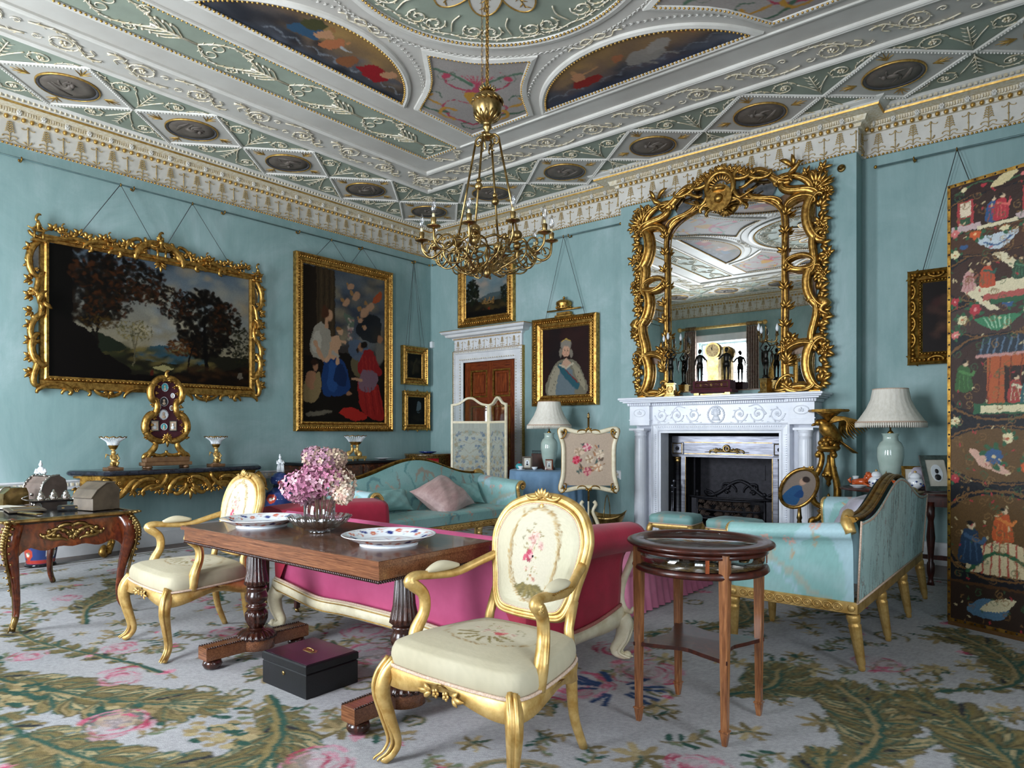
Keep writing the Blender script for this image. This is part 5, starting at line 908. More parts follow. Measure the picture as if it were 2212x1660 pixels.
part('brass_fillet', b, 'brass', t); m = M(); A = np.linspace(0, 2 * pi, 14, endpoint=False); m.tube(np.stack([.035 * np.cos(A), np.full(14, -.17), 1.10 + .035 * np.sin(A)], 1), .012, 6, closed=True); m.ball((0, -.17, 1.10), .016, 6, 4)
for sx in (-1, 1):
    m.tube([(sx * .0, -.168, 1.062), (sx * .26, -.168, 1.058)], [.008, .003], 5); scroll(m, (sx * .05, 1.07), (sx * .2, 1.068), 'S', sx, .010, .168); [m.ball((sx * (.06 + .018 * j), -.17, 1.085 + .008 * (j % 2)), .012, 5, 4) for j in range(5)]; spray(m, (sx * .10, 1.075), 0 if sx > 0 else pi, .07, .009, 4, 1.2, .168)
part('brass_mount', m, 'brass', t)
gb = M(); th = np.linspace(-1, 1, 16)
for z in (.30, .38, .50): gb.tube(np.stack([.40 * th, -.19 + .13 * th ** 2, np.full(16, z)], 1), .011, 6)
gb.tube(np.stack([.50 * th, -.20 + .13 * th ** 2, np.full(16, .525)], 1), .012, 6)
for sx in (-1, 1): gb.tube([(sx * .40, -.06, 0), (sx * .40, -.06, .56)], .014, 8); gb.ball((sx * .40, -.06, .58), .024, 8, 6); gb.bb(sx * .40, -.05, .05, sx * .48, .2, .5)
gb.bb(-.40, -.06, .26, .40, .2, .275); gb.bb(-.42, -.16, .02, .42, .0, .20, .01); part('fire_basket', gb, 'iron', t); ap_ = M(); ap_.bb(-.42, -.17, .05, .42, -.155, .17); [ap_.bb(-.38 + j * .045, -.178, .08, -.36 + j * .045, -.168, .14) for j in range(17)]; part('ash_plate', ap_, 'steel', t)
pc = M(); r_ = random.Random(3); pr = [(.001, 0), (.03, .01), (.038, .03), (.03, .06), (.012, .085), (.001, .09)]; pc.lathe(pr, 10, fl=(10, .2, 0, 1))
for j in range(5):
    for k in range(8): a = k * .785 + j * .4; pc.ball((.034 * cos(a) * (1 - j * .12), .034 * sin(a) * (1 - j * .12), .015 + j * .016), .010, 4, 3)
pcm = pc.mesh('pine_cone'); pcm.materials.append(MT['pine'])
for j in range(26):
    row = j // 9; o = part('pine_cone', pcm, None, None, None if 0 else 'brown pine cone in the %s row of the iron fire basket' % ('bottom', 'middle', 'top')[row], at=(5.05 - .34 + .08 * (j % 9) + r_.uniform(-.01, .01), -.06 + .0 * row + r_.uniform(-.03, .06), .28 + .075 * row + r_.uniform(0, .015)), rz=(r_.uniform(-1, 1), r_.uniform(-1, 1), r_.uniform(0, 6))); o['category'] = 'pine cone'; o['group'] = 'pine cones in the fire basket'
for k, (x, nm, lb, h) in enumerate(((4.42, 'poker', 'steel poker leaning inside left of fireplace opening', .62), (4.455, 'fire_tongs', 'steel fire tongs beside poker at left of fireplace', .68))):
    q = M(); q.tube([(0, 0, .02), (0.012, .03, h)], .006, 6); q.lathe([(.005, h), (.02, h + .015), (.018, h + .03), (.004, h + .045)], 8, (.012, .03, 0)); q.tube([(-.03, .03, h - .06), (.05, .03, h - .055)], .005, 5) if k else q.lathe([(.012, h - .06), (.016, h - .05), (.012, h - .04)], 8, (.012, .03, 0)); solo(nm, q, 'steel', lb, 'fire iron', (x, -.31 - .03 * k, 0.008))
# ---------------------------------------------------------------- overmantel mirror
t = thing('overmantel_mirror', 'huge rococo gilt overmantel mirror with divided side glasses on the mantelpiece', 'mirror', (5.06, -BD, 1.70))
OUT = [(-.98, .06), (.98, .06), (1.0, .6), (1.02, 1.5), (1.0, 2.1), (.8, 2.2), (.62, 2.12), (.45, 2.2), (.2, 2.32), (0, 2.34), (-.2, 2.32), (-.45, 2.2), (-.62, 2.12), (-.8, 2.2), (-1.0, 2.1), (-1.02, 1.5), (-1.0, .6)]
part('backboard', M().prism([(a * .99, b) for a, b in OUT], .0, .03, mp=mp3), 'brown', t)
MAIN = [(-.66, .07), (.66, .07), (.66, 1.9), (.6, 2.02), (.45, 2.12), (.25, 2.2), (0, 2.22), (-.25, 2.2), (-.45, 2.12), (-.6, 2.02), (-.66, 1.9)]
part('mirror_glass', M().prism(MAIN, .03, .036, mp=mp3), 'mirror', t)
for sx in (-1, 1):
    for z0, z1, w0, w1 in ((.08, .42, .72, .99), (.5, 1.28, .73, .97), (1.34, 2.05, .73, .99)): part('side_glass', M().prism([(sx * w0, z0), (sx * w1, z0), (sx * w1, z1), (sx * w0, z1)][::sx], .03, .036, mp=mp3), 'mirror', t)
    part('upper_glass', M().prism([(sx * .22, 2.26), (sx * .55, 2.16), (sx * .62, 2.3), (sx * .5, 2.42), (sx * .26, 2.44)][::sx], .025, .034, mp=mp3), 'oldmirror', t)
for sx in (-1, 1):
    st = M(); rr = random.Random(5 + sx)
    st.tube(XZ(spline([(sx * .70, .10), (sx * .69, .5), (sx * .70, 1.0), (sx * .685, 1.45), (sx * .70, 1.85), (sx * .66, 2.0), (sx * .56, 2.1), (sx * .4, 2.18), (sx * .2, 2.23)], 40), .06), [.03, .026, .026, .024, .028, .03], 8); st.tube(XZ(spline([(sx * .672, .10), (sx * .665, .5), (sx * .672, 1.4), (sx * .67, 1.85), (sx * .63, 1.99), (sx * .5, 2.1), (sx * .2, 2.21)], 30), .085), .009, 6); part('inner_stile', st, 'gold', t)
    so = M()
    for a, b_, k, sd, r in (((.99, .08), (1.03, .58), 'C', 1, .036), ((.97, .50), (.98, .98), 'S', -1, .03), ((1.03, .9), (.98, 1.34), 'C', 1, .032), ((.98, 1.28), (1.02, 1.70), 'S', 1, .03), ((1.02, 1.6), (1.0, 2.08), 'C', 1, .036), ((.72, 1.36), (.98, 1.36), 'C', -1, .026), ((.72, 1.42), (.98, 1.40), 'C', 1, .02), ((.72, 2.02), (.99, 2.04), 'C', 1, .034), ((.72, .46), (1.0, .5), 'C', 1, .03), ((.70, .06), (.98, .10), 'C', -1, .032), ((.98, 2.1), (.66, 2.24), 'S', 1, .036), ((.95, 2.18), (.60, 2.30), 'C', -1, .026), ((.70, 2.26), (.36, 2.46), 'S', -1, .03), ((.62, 2.08), (.30, 2.24), 'S', 1, .022)):
        scroll(so, (sx * a[0], a[1]), (sx * b_[0], b_[1]), k, sd * sx, r * 1.45, .07, seg=26, n=8); scroll(so, (sx * (a[0] + .02), a[1] + .02), (sx * (b_[0] + .02), b_[1] - .02), k, sd * sx, r * .5, .11, seg=22); 
    for j in range(22): z = .10 + j * .096; a = (0 if sx > 0 else pi) + rr.uniform(-.9, .9); spray(so, (sx * (1.03 + .02 * sin(j)), z), a, rr.uniform(.10, .17), .026, 5, 1.8, .05)
    for j in range(9): z = .3 + j * .2; spray(so, (sx * .70, z), pi / 2 + sx * rr.uniform(-.6, .6), .14, .018, 4, 1.2, .085)
    for j, (x, z) in enumerate(((1.05, 1.28), (1.09, 1.22), (1.05, 1.75), (1.11, 1.7), (1.06, .85), (1.0, 2.12), (1.07, 2.2), (1.12, 2.1), (1.06, 2.32), (.98, 2.28), (.9, 2.3), (1.13, 1.42), (1.1, .45), (.70, .5), (.76, .56))): rosette(so, (sx * x, z), .034, .09, 6); spray(so, (sx * x, z), rr.uniform(0, 6.28), .12, .02, 5, 2.8, .07)
    for j in range(7): leaf(so, (sx * 1.0, 2.14), (pi / 2) - sx * (-.5 + j * .35), .2, .02, .07, curl=.3 * sx)
    so.tube(XZ(spline([(sx * 1.04, .98), (sx * 1.12, .92), (sx * 1.06, .86), (sx * 1.14, .80)], 10), .09), [.03, .05, .03, .01], 7); part('scrolled_side', so, 'gold', t, 'pierced gilt side of scrolls, leaves and flowers')
    bd_ = M(); x, z = sx * .80, 2.36; bd_.tube([(x - sx * .08, -.10, z - .04), (x, -.12, z), (x + sx * .05, -.12, z + .06), (x + sx * .1, -.12, z + .08)], [.01, .035, .02, .004], 7); bd_.ball((x + sx * .055, -.12, z + .075), .018, 6, 5); leaf(bd_, (x, z + .01), pi / 2 + sx * .6, .2, .03, .1, curl=.6 * sx); leaf(bd_, (x, z), pi / 2 - sx * .2, .16, .026, .14); leaf(bd_, (x - sx * .04, z), -pi / 2, .13, .02, .11); leaf(bd_, (x - sx * .06, z), pi - sx, .16, .02, .1) if 0 else None; part('gilt_bird', bd_, 'gold', t)
    ft = M(); scroll(ft, (sx * .60, .06), (sx * .74, .2), 'C', sx, .02, .08); scroll(ft, (sx * .56, .04), (sx * .95, .05), 'S', sx, .03, .08); spray(ft, (sx * .72, .3), pi / 2, .2, .022, 5, .7, .09); spray(ft, (sx * .72, .05), pi / 2, .12, .025, 5, 2, .09); ft.bb(sx * .5, -.1, 0, sx * 1.06, 0, .035, .01); part('scrolled_foot', ft, 'gold', t)
cr = M(); A = np.linspace(0, 2 * pi, 28, endpoint=False)
cr.tube(np.stack([.155 * np.cos(A), np.full(28, -.13), 2.36 + .16 * np.sin(A)], 1), .032, 7, closed=True); cr.lathe([(.001, 0), (.05, .0), (.12, -.02), (.15, -.06)], 20, (0, -.13, 0)).v[-1]; v = cr.v[-1]; v[:] = np.stack([v[:, 0], -.13 + v[:, 2] * .6, 2.36 + v[:, 1]], 1)
for a in np.linspace(.2, pi - .2, 11): leaf(cr, (.05 * cos(a), 2.36 + .05 * sin(a)), a, .11, .013, .12, lift=.3, curl=0)
cr.ball((0, -.16, 2.22), .055, 10, 8); cr.lathe([(.07, 2.30), (.09, 2.33), (.08, 2.35)], 12, (0, -.14, 0))
for sx in (-1, 1):
    for a, b_, k, sd, r in (((.05, 2.52), (.32, 2.42), 'C', -1, .03), ((.18, 2.5), (.22, 2.2), 'C', -1, .028), ((.06, 2.2), (.24, 2.14), 'C', 1, .026), ((.25, 2.3), (.42, 2.36), 'S', 1, .022), ((.3, 2.44), (.56, 2.38), 'C', -1, .024)): scroll(cr, (sx * a[0], a[1]), (sx * b_[0], b_[1]), k, sd * sx, r, .12)
    for j in range(9): a = pi / 2 - sx * (.15 + .2 * j); spray(cr, (sx * .06 * j ** .8, 2.52 - .012 * j), a, .12, .016, 4, 1.3, .11)
    for j in range(8): rosette(cr, (sx * (.05 + .045 * j), 2.56 - .02 * (j % 3) - .006 * j), .02, .14, 5)
    cr.tube(XZ(spline([(sx * .05, 2.17), (sx * .2, 2.18), (sx * .42, 2.27)], 8), .13), .011, 6)
for a in np.linspace(-2.4, -.74, 5): leaf(cr, (0, 2.16), a, .10, .02, .11, curl=0)
part('shell_cartouche', cr, 'gold', t, 'gilt crest with shell cartouche, crown and scrolling leaves')
solo('wall_bell_pull', M().lathe([(.04, 0), (.04, .012), (.03, .02), (.012, .022), (.01, .04)], 16), 'brass', 'small round brass bell push on wall right of mirror crest', 'bell push', (6.30, -BD, 4.0), (pi / 2, 0, 0))
# ---------------------------------------------------------------- mantelpiece ornaments
def statuette(m, h, pose='stand', at=(0, 0, 0), wings=False, cape=0):
    k = h / 1.0; T = lambda P: np.array(P) * k + V(*at)
    for sx in (-1, 1): m.tube(T([(sx * .05, 0, 0), (sx * .055, 0, .25), (sx * .05, 0, .50)]), [.022 * k, .035 * k, .05 * k], 7); m.ball(T([(sx * .055, -.03, .01)])[0], .03 * k, 6, 4, (.8, 1.5, .6))
    m.tube(T([(0, 0, .46), (0, 0, .56), (0, 0, .66), (0, 0, .78), (0, 0, .82)]), [.085 * k, .07 * k, .085 * k, .09 * k, .03 * k], 9, .7); m.ball(T([(0, -.01, .90)])[0], .06 * k, 8, 7, (.85, .95, 1.15)); m.ball(T([(0, .02, .93)])[0], .06 * k, 7, 5)
    if pose == 'up':
        for sx in (-1, 1): m.tube(T([(sx * .09, 0, .77), (sx * .19, -.02, .90), (sx * .06, -.03, 1.08)]), [.028 * k, .026 * k, .016 * k], 6)
    elif pose == 'reach':
        m.tube(T([(-.09, 0, .77), (-.2, -.02, .66), (-.34, -.03, .6)]), [.03 * k, .026 * k, .016 * k], 6); m.tube(T([(.09, 0, .77), (.16, 0, .62), (.13, -.05, .5)]), [.03 * k, .026 * k, .016 * k], 6)
    else:
        m.tube(T([(.09, 0, .77), (.18, -.02, .64), (.32, -.03, .6)]), [.03 * k, .026 * k, .016 * k], 6); m.tube(T([(-.09, 0, .77), (-.15, 0, .6), (-.12, -.06, .5)]), [.03 * k, .026 * k, .016 * k], 6)
    if wings:
        for sx in (-1, 1): m.tube(T([(sx * .04, .06, .76), (sx * .17, .08, .78), (sx * .2, .09, .5), (sx * .14, .08, .28)]), [.02 * k, .07 * k, .05 * k, .008 * k], 6, .3)
    if cape: m.tube(T([(cape * .12, .04, .76), (cape * .24, .05, .55), (cape * .24, .05, .3), (cape * .3, .04, .2)]), [.03 * k, .09 * k, .10 * k, .01 * k], 8, .35); 
    m.tube(T([(0, 0, .40), (0, 0, .50), (0, 0, .58)]), [.11 * k, .095 * k, .08 * k], 9, .7)
t = thing('mantel_clock', 'gilt drum clock between two black bronze figures on purple marble base', 'clock', (5.03, -.47, 1.70))
b = M(); [b.bb(sx * .15, -.07, 0, sx * .21, .07, .03) for sx in (-1, 1)]; b.bb(-.14, -.05, .005, .14, .05, .02); part('feet', b, 'brass', t); b = M(); b.bb(-.24, -.09, .03, .24, .09, .065, .004); b.bb(-.215, -.08, .065, .215, .08, .165, .004); part('marble_base', b, 'redvelvet', t)
b = M(); b.mould([(-.19, .085), (.19, .085), (.19, .145), (-.19, .145)], [(0, .081), (.006, .086), (.01, .081)], mp=mp3); [rosette(b, (x, .115), .016, .082, 5) for x in (-.12, 0, .12)]; [b.tube([(x - .04, -.083, .105), (x, -.085, .125), (x + .04, -.083, .105)], .004, 4) for x in (-.06, .06)]; part('gilt_mount', b, 'brass', t)
b = M(); b.bb(-.065, -.04, .165, .065, .04, .43, .004); b.lathe([(.09, -.05), (.092, 0), (.085, .06)], 28).v[-1]; v = b.v[-1]; v[:] = np.stack([v[:, 0], v[:, 2], .50 + v[:, 1]], 1); part('clock_case', b, 'brass', t)
b = M().prism([(.07 * cos(a), .5 + .07 * sin(a)) for a in np.linspace(0, 6.283, 28, endpoint=False)], .05, .056, mp=mp3); dl = part('dial', b, 'palegild', t)
h_ = M(); h_.tube([(0, -.059, .50), (0, -.059, .548)], .0025, 4, up=(0, 1, 0)); h_.tube([(0, -.059, .50), (-.012, -.059, .535)], .003, 4, up=(0, 1, 0))
for k in range(12): a = k * pi / 6; h_.tube([(.052 * sin(a), -.056, .5 + .052 * cos(a)), (.062 * sin(a), -.056, .5 + .062 * cos(a))], .002, 4)
[h_.ball((x, -.056, .475), .004, 5, 3) for x in (-.022, .022)]; part('clock_hands', h_, 'ink', dl)
b = M(); statuette(b, .37, 'stand', (-.16, -.02, .165), cape=1); part('bronze_figure', b, 'bronze', t, 'black bronze caped man left of clock'); b = M(); statuette(b, .37, 'reach', (.15, -.02, .165)); part('bronze_figure', b, 'bronze', t, 'black bronze draped woman reaching towards clock')
def candelabrum(loc, label, rz):
    t = thing('candelabrum', label, 'candelabrum', loc, rz, 'pair of bronze candelabra'); b = M(); b.bb(-.055, -.055, 0, .055, .055, .025, .004); b.bb(-.042, -.042, .025, .042, .042, .15, .003); b.bb(-.05, -.05, .15, .05, .05, .162); part('gilt_plinth', b, 'brass', t)
    m = M(); scroll(m, (-.018, .06), (-.018, .12), 'C', 1, .005, .044); scroll(m, (.018, .06), (.018, .12), 'C', -1, .005, .044); part('plinth_mount', m, 'golddark', t)
    b = M(); b.lathe([(.045, .162), (.03, .185), (.02, .2)], 14); statuette(b, .33, 'up', (0, 0, .195), True); part('winged_figure', b, 'bronze', t)
    m = M(); m.ball((0, 0, .57), .022, 8, 6); m.lathe([(.008, .58), (.006, .70), (.010, .71), (.002, .74)], 8); part('gilt_stem', m, 'brass', t)
    for k in range(3):
        a = k * 2.094 + .5; d = V(cos(a), sin(a)); q = spline([(0, 0, .58), (*(d * .05), .55), (*(d * .10), .56), (*(d * .115), .62)], 12); m = M(); m.tube(q, .006, 5); m.lathe([(.003, .61), (.018, .625), (.02, .63), (.011, .633), (.012, .66)], 10, (*(d * .115), 0)); m.tube([(*(d * .05), .55), (*(d * .065), .58)], .005, 4); br = part('branch', m, 'brass', t); part('bulb', M().lathe([(.006, .66), (.016, .68), (.018, .695), (.012, .72), (.002, .745)], 10, (*(d * .115), 0)), 'porc', br)
candelabrum((4.50, -.46, 1.70), 'bronze and gilt candelabrum at left end of mantelpiece', .2); candelabrum((5.60, -.46, 1.70), 'bronze and gilt candelabrum on mantelpiece right of clock', -.3)
# ---------------------------------------------------------------- chandelier
t = thing('chandelier', 'brass scroll-branched chandelier on chains with candle bulbs', 'chandelier', (5.06, -4.35, 0)); m = M()
for k in range(4):
    a = k * pi / 2 + .6; x, y = (.035 * cos(a), .035 * sin(a)) if k else (0, 0); n_ = 30
    for j in range(n_):
        z = 4.42 - j * .82 / n_; z2 = z - .034; o = (.006, 0) if j % 2 else (0, .006); m.tube([(x + o[0], y + o[1], z), (x + o[0], y + o[1], z2)], .0025, 4); m.tube([(x - o[0], y - o[1], z), (x - o[0], y - o[1], z2)], .0025, 4)
part('chain', m, 'golddark', t, kind='stuff')
m = M(); m.lathe([(.002, 3.63), (.03, 3.62), (.02, 3.60), (.045, 3.585), (.085, 3.56), (.098, 3.53), (.10, 3.50), (.094, 3.45), (.07, 3.41), (.035, 3.38), (.022, 3.37), (.03, 3.36), (.03, 3.345), (.015, 3.33), (.012, 3.30), (.05, 3.295), (.055, 3.285), (.03, 3.27), (.002, 3.26)], 28); part('globe', m, 'brass', t)
m = M()
for k in range(14):
    a = k * 2 * pi / 14; m.tube([(.098 * cos(a), .098 * sin(a), 3.54), (.104 * cos(a + .2), .104 * sin(a + .2), 3.525), (.104 * cos(a + .4), .104 * sin(a + .4), 3.51)], .008, 5); m.tube([(.035 * cos(a), .035 * sin(a), 3.385), (.075 * cos(a), .075 * sin(a), 3.41), (.096 * cos(a), .096 * sin(a), 3.445)], [.006, .014, .004], 5, .5); m.tube([(.02 * cos(a), .02 * sin(a), 3.61), (.045 * cos(a), .045 * sin(a), 3.60), (.06 * cos(a), .06 * sin(a), 3.62)], [.006, .009, .003], 4)
part('globe_ornament', m, 'brass', t, kind='stuff')
for k in range(4):
    a = k * pi / 2 + .35; ca, sa = cos(a), sin(a); f = lambda q: np.array([(r * ca, r * sa, z) for r, z in q]); m = M()
    m.tube(f(spline([(.02, 3.28), (.05, 3.30), (.085, 3.27), (.07, 3.235), (.05, 3.25), (.062, 3.265)], 14)), .008, 6); m.tube(f(spline([(.05, 3.24), (.03, 3.20), (.05, 3.19)], 7)), .006, 5); m.tube(f([(.085, 3.26), (.215, 2.62)]), .0075, 8); m.ball(tuple(f([(.15, 2.94)])[0]), .019, 8, 6) if k % 2 else None; m.ball(tuple(f([(.156, 2.90)])[0]), .028, 10, 8) if k % 2 else None; part('suspension_rod', m, 'brass', t)
    m = M(); m.ball(tuple(f([(.215, 2.60)])[0]), .035, 10, 8); m.ball(tuple(f([(.215, 2.53)])[0]), .028, 10, 8); m.lathe([(.002, 2.44), (.014, 2.46), (.008, 2.48), (.02, 2.5)], 10, (*f([(.215, 0)])[0][:2], 0)); part('finial', m, 'brass', t)
NB = 10; A = np.linspace(0, 2 * pi, 40, endpoint=False); m = M(); m.tube(np.stack([.215 * np.cos(A), .215 * np.sin(A), 2.555 + .012 * np.sin(A * 8)], 1), .008, 6, closed=True); part('ring', m, 'brass', t)
for k in range(NB):
    a = k * 2 * pi / NB + .15; ca, sa = cos(a), sin(a); f = lambda q: np.array([(r * ca - s_ * sa, r * sa + s_ * ca, z) for r, s_, z in q]); m = M(); dz = 0.0 if k % 2 else -.02
    m.tube(f(spline([(.19, 0, 2.60), (.21, 0, 2.55), (.27, .02, 2.56), (.32, .02, 2.49), (.38, .0, 2.46), (.43, 0, 2.50), (.44, 0, 2.585 + dz)], 22)), [.007, .008, .009, .009, .008], 6)
    m.tube(f([(.34 + .055 * cos(u), .05 * sin(u * .5) - .02, 2.50 + .06 * sin(u)) for u in np.linspace(0, 5.5, 16)]), [.008, .006, .003], 5); m.tube(f([(.26 + .07 * cos(u + 1), .05 * sin(u), 2.47 + .075 * sin(u + 1)) for u in np.linspace(0, 6.0, 18)]), .006, 5); m.tube(f([(.40 + .03 * cos(u), .01, 2.52 + .03 * sin(u)) for u in np.linspace(-2, 4, 12)]), [.006, .003], 5)
    m.tube(f([(.18 + .09 * cos(u), .06 * sin(u), 2.43 + .06 * sin(u + .6)) for u in np.linspace(0, 6.2, 18)]), .006, 5)
    m.lathe([(.010, 2.58 + dz), (.045, 2.592 + dz), (.047, 2.597 + dz), (.014, 2.60 + dz), (.016, 2.61 + dz), (.019, 2.645 + dz), (.016, 2.65 + dz)], 14, tuple(f([(.44, 0, 0)])[0])); br = part('branch', m, 'brass', t); c = tuple(f([(.44, 0, 0)])[0])
    part('candle_tube', M().lathe([(.009, 2.645 + dz), (.009, 2.675 + dz)], 8, c), 'candle', br); part('bulb', M().lathe([(.007, 2.675 + dz), (.017, 2.70 + dz), (.019, 2.715 + dz), (.012, 2.745 + dz), (.001, 2.775 + dz)], 10, c), 'bulb', br)
m = M()
for k in range(8):
    a = k * pi / 4; ca, sa = cos(a), sin(a); m.tube([((.10 + .05 * cos(u)) * ca - .03 * sin(u) * sa, (.10 + .05 * cos(u)) * sa + .03 * sin(u) * ca, 2.40 + .05 * sin(u)) for u in np.linspace(0, 6.0, 16)], .0055, 5)
m.lathe([(.002, 2.33), (.02, 2.345), (.03, 2.37), (.016, 2.40), (.01, 2.45), (.02, 2.48), (.008, 2.5), (.006, 2.56)], 14); [m.tube([(0, 0, 2.55), (.215 * cos(a), .215 * sin(a), 2.555)], .005, 5) for a in np.arange(4) * pi / 2 + .35]; part('centre_scrolls', m, 'brass', t)
# ---------------------------------------------------------------- armchairs
def flowers(cv, x, y, s, seed, n=9):
    r_ = random.Random(seed)
    for k in range(n * 3):
        a = r_.uniform(0, 6.28); q = s * sqrt(r_.random()); cv.ell(x + cos(a) * q, y + sin(a) * q * 1.25, s * .16, s * .07, r_.choice(['8a7a48', 'a3945e', '6f6a40', '9b8a55']), .9, r_.uniform(0, 3), .5)
    for k in range(n):
        a = r_.uniform(0, 6.28); q = s * .75 * sqrt(r_.random()); px, py = x + cos(a) * q, y + sin(a) * q * 1.2; c0 = r_.choice([('dcc3b4', 'c9a294'), ('e3d5c2', 'cbb49c'), ('d9b3a8', 'bf8d86')])
        for i in range(6): b = i * 1.05; cv.ell(px + cos(b) * s * .12, py + sin(b) * s * .12, s * .13, s * .10, c0[i % 2], .95, b, .4)
        cv.ell(px, py, s * .07, s * .06, 'a97f5c', 1)
cb = C.wh(.54, .54, 110, 110, 'cbc2a6'); cb.cloud(20, 0, .54, 0, .54, .05, .12, ['cdc6a8', 'd8d2ba', 'c9c2a2'], .4, 2)
q = np.array([(.27 + .125 * cos(a) * (1 + .1 * sin(a)), .28 + .19 * sin(a)) for a in np.linspace(-2.1, 5.2 - 1.0, 60)]); cb.ell(.27, .29, .118, .18, 'cdc4ae', .8, 0, .15)
for o in (0, .006, -.006): cb.line(q + o, .0026, ('a5854e', '8a6c3a', 'b89a64')[int(o * 200) % 3])
r_ = random.Random(4)
for k in range(0, 60, 4): cb.line([q[k], q[k] + V(r_.uniform(-.03, .03), r_.uniform(0, .035))], .002, 'a5854e')
flowers(cb, .27, .33, .062, 7, 8); flowers(cb, .27, .20, .04, 9, 6); cb.ell(.25, .27, .022, .026, 'b23f57'); cb.ell(.258, .272, .012, .012, 'd9a2a4'); cb.line([(.245, .25), (.262, .255)], .006, '8f2c44'); cb.ell(.23, .262, .012, .02, 'c4566a')
for k in range(9): a = -pi / 2 + (k - 4) * .3; cb.line([(.27 + cos(a) * .03, .16 + sin(a) * .01), (.27 + cos(a) * .075, .155 + sin(a) * .05)], [.009, .003], '83733f' if k % 2 else '6d6236')
cs = C.wh(.7, .6, 130, 110, 'c3b99d'); cs.cloud(26, 0, .7, 0, .6, .05, .12, ['bcb295', 'cbc2a8', 'b7ad90'], .4, 3); cs.ell(.35, .33, .2, .15, 'd2c9b0', .8, 0, .15)
for k in range(44): a = k * .1428; cs.line([(.35 + .21 * cos(a), .33 + .16 * sin(a)), (.35 + .22 * cos(a + .17), .33 + .155 * sin(a + .17))], .0035, 'a5854e' if k % 3 else '8a6c3a', 1 if r_.random() > .2 else 0)
flowers(cs, .31, .34, .07, 5, 6); flowers(cs, .42, .33, .06, 6, 5); cs.ell(.385, .31, .028, .018, 'c04a50'); cs.ell(.4, .325, .014, .01, 'd98a86')
for k in range(7): a = 3.6 + k * .4; cs.line([(.35 + cos(a) * .06, .3 + sin(a) * .05), (.35 + cos(a) * .14, .3 + sin(a) * .10)], [.008, .002], '8a7a40')
for _c in (cb, cs): _c.c *= .82; _c.warp(1.4, 4); _c.speck(.04)
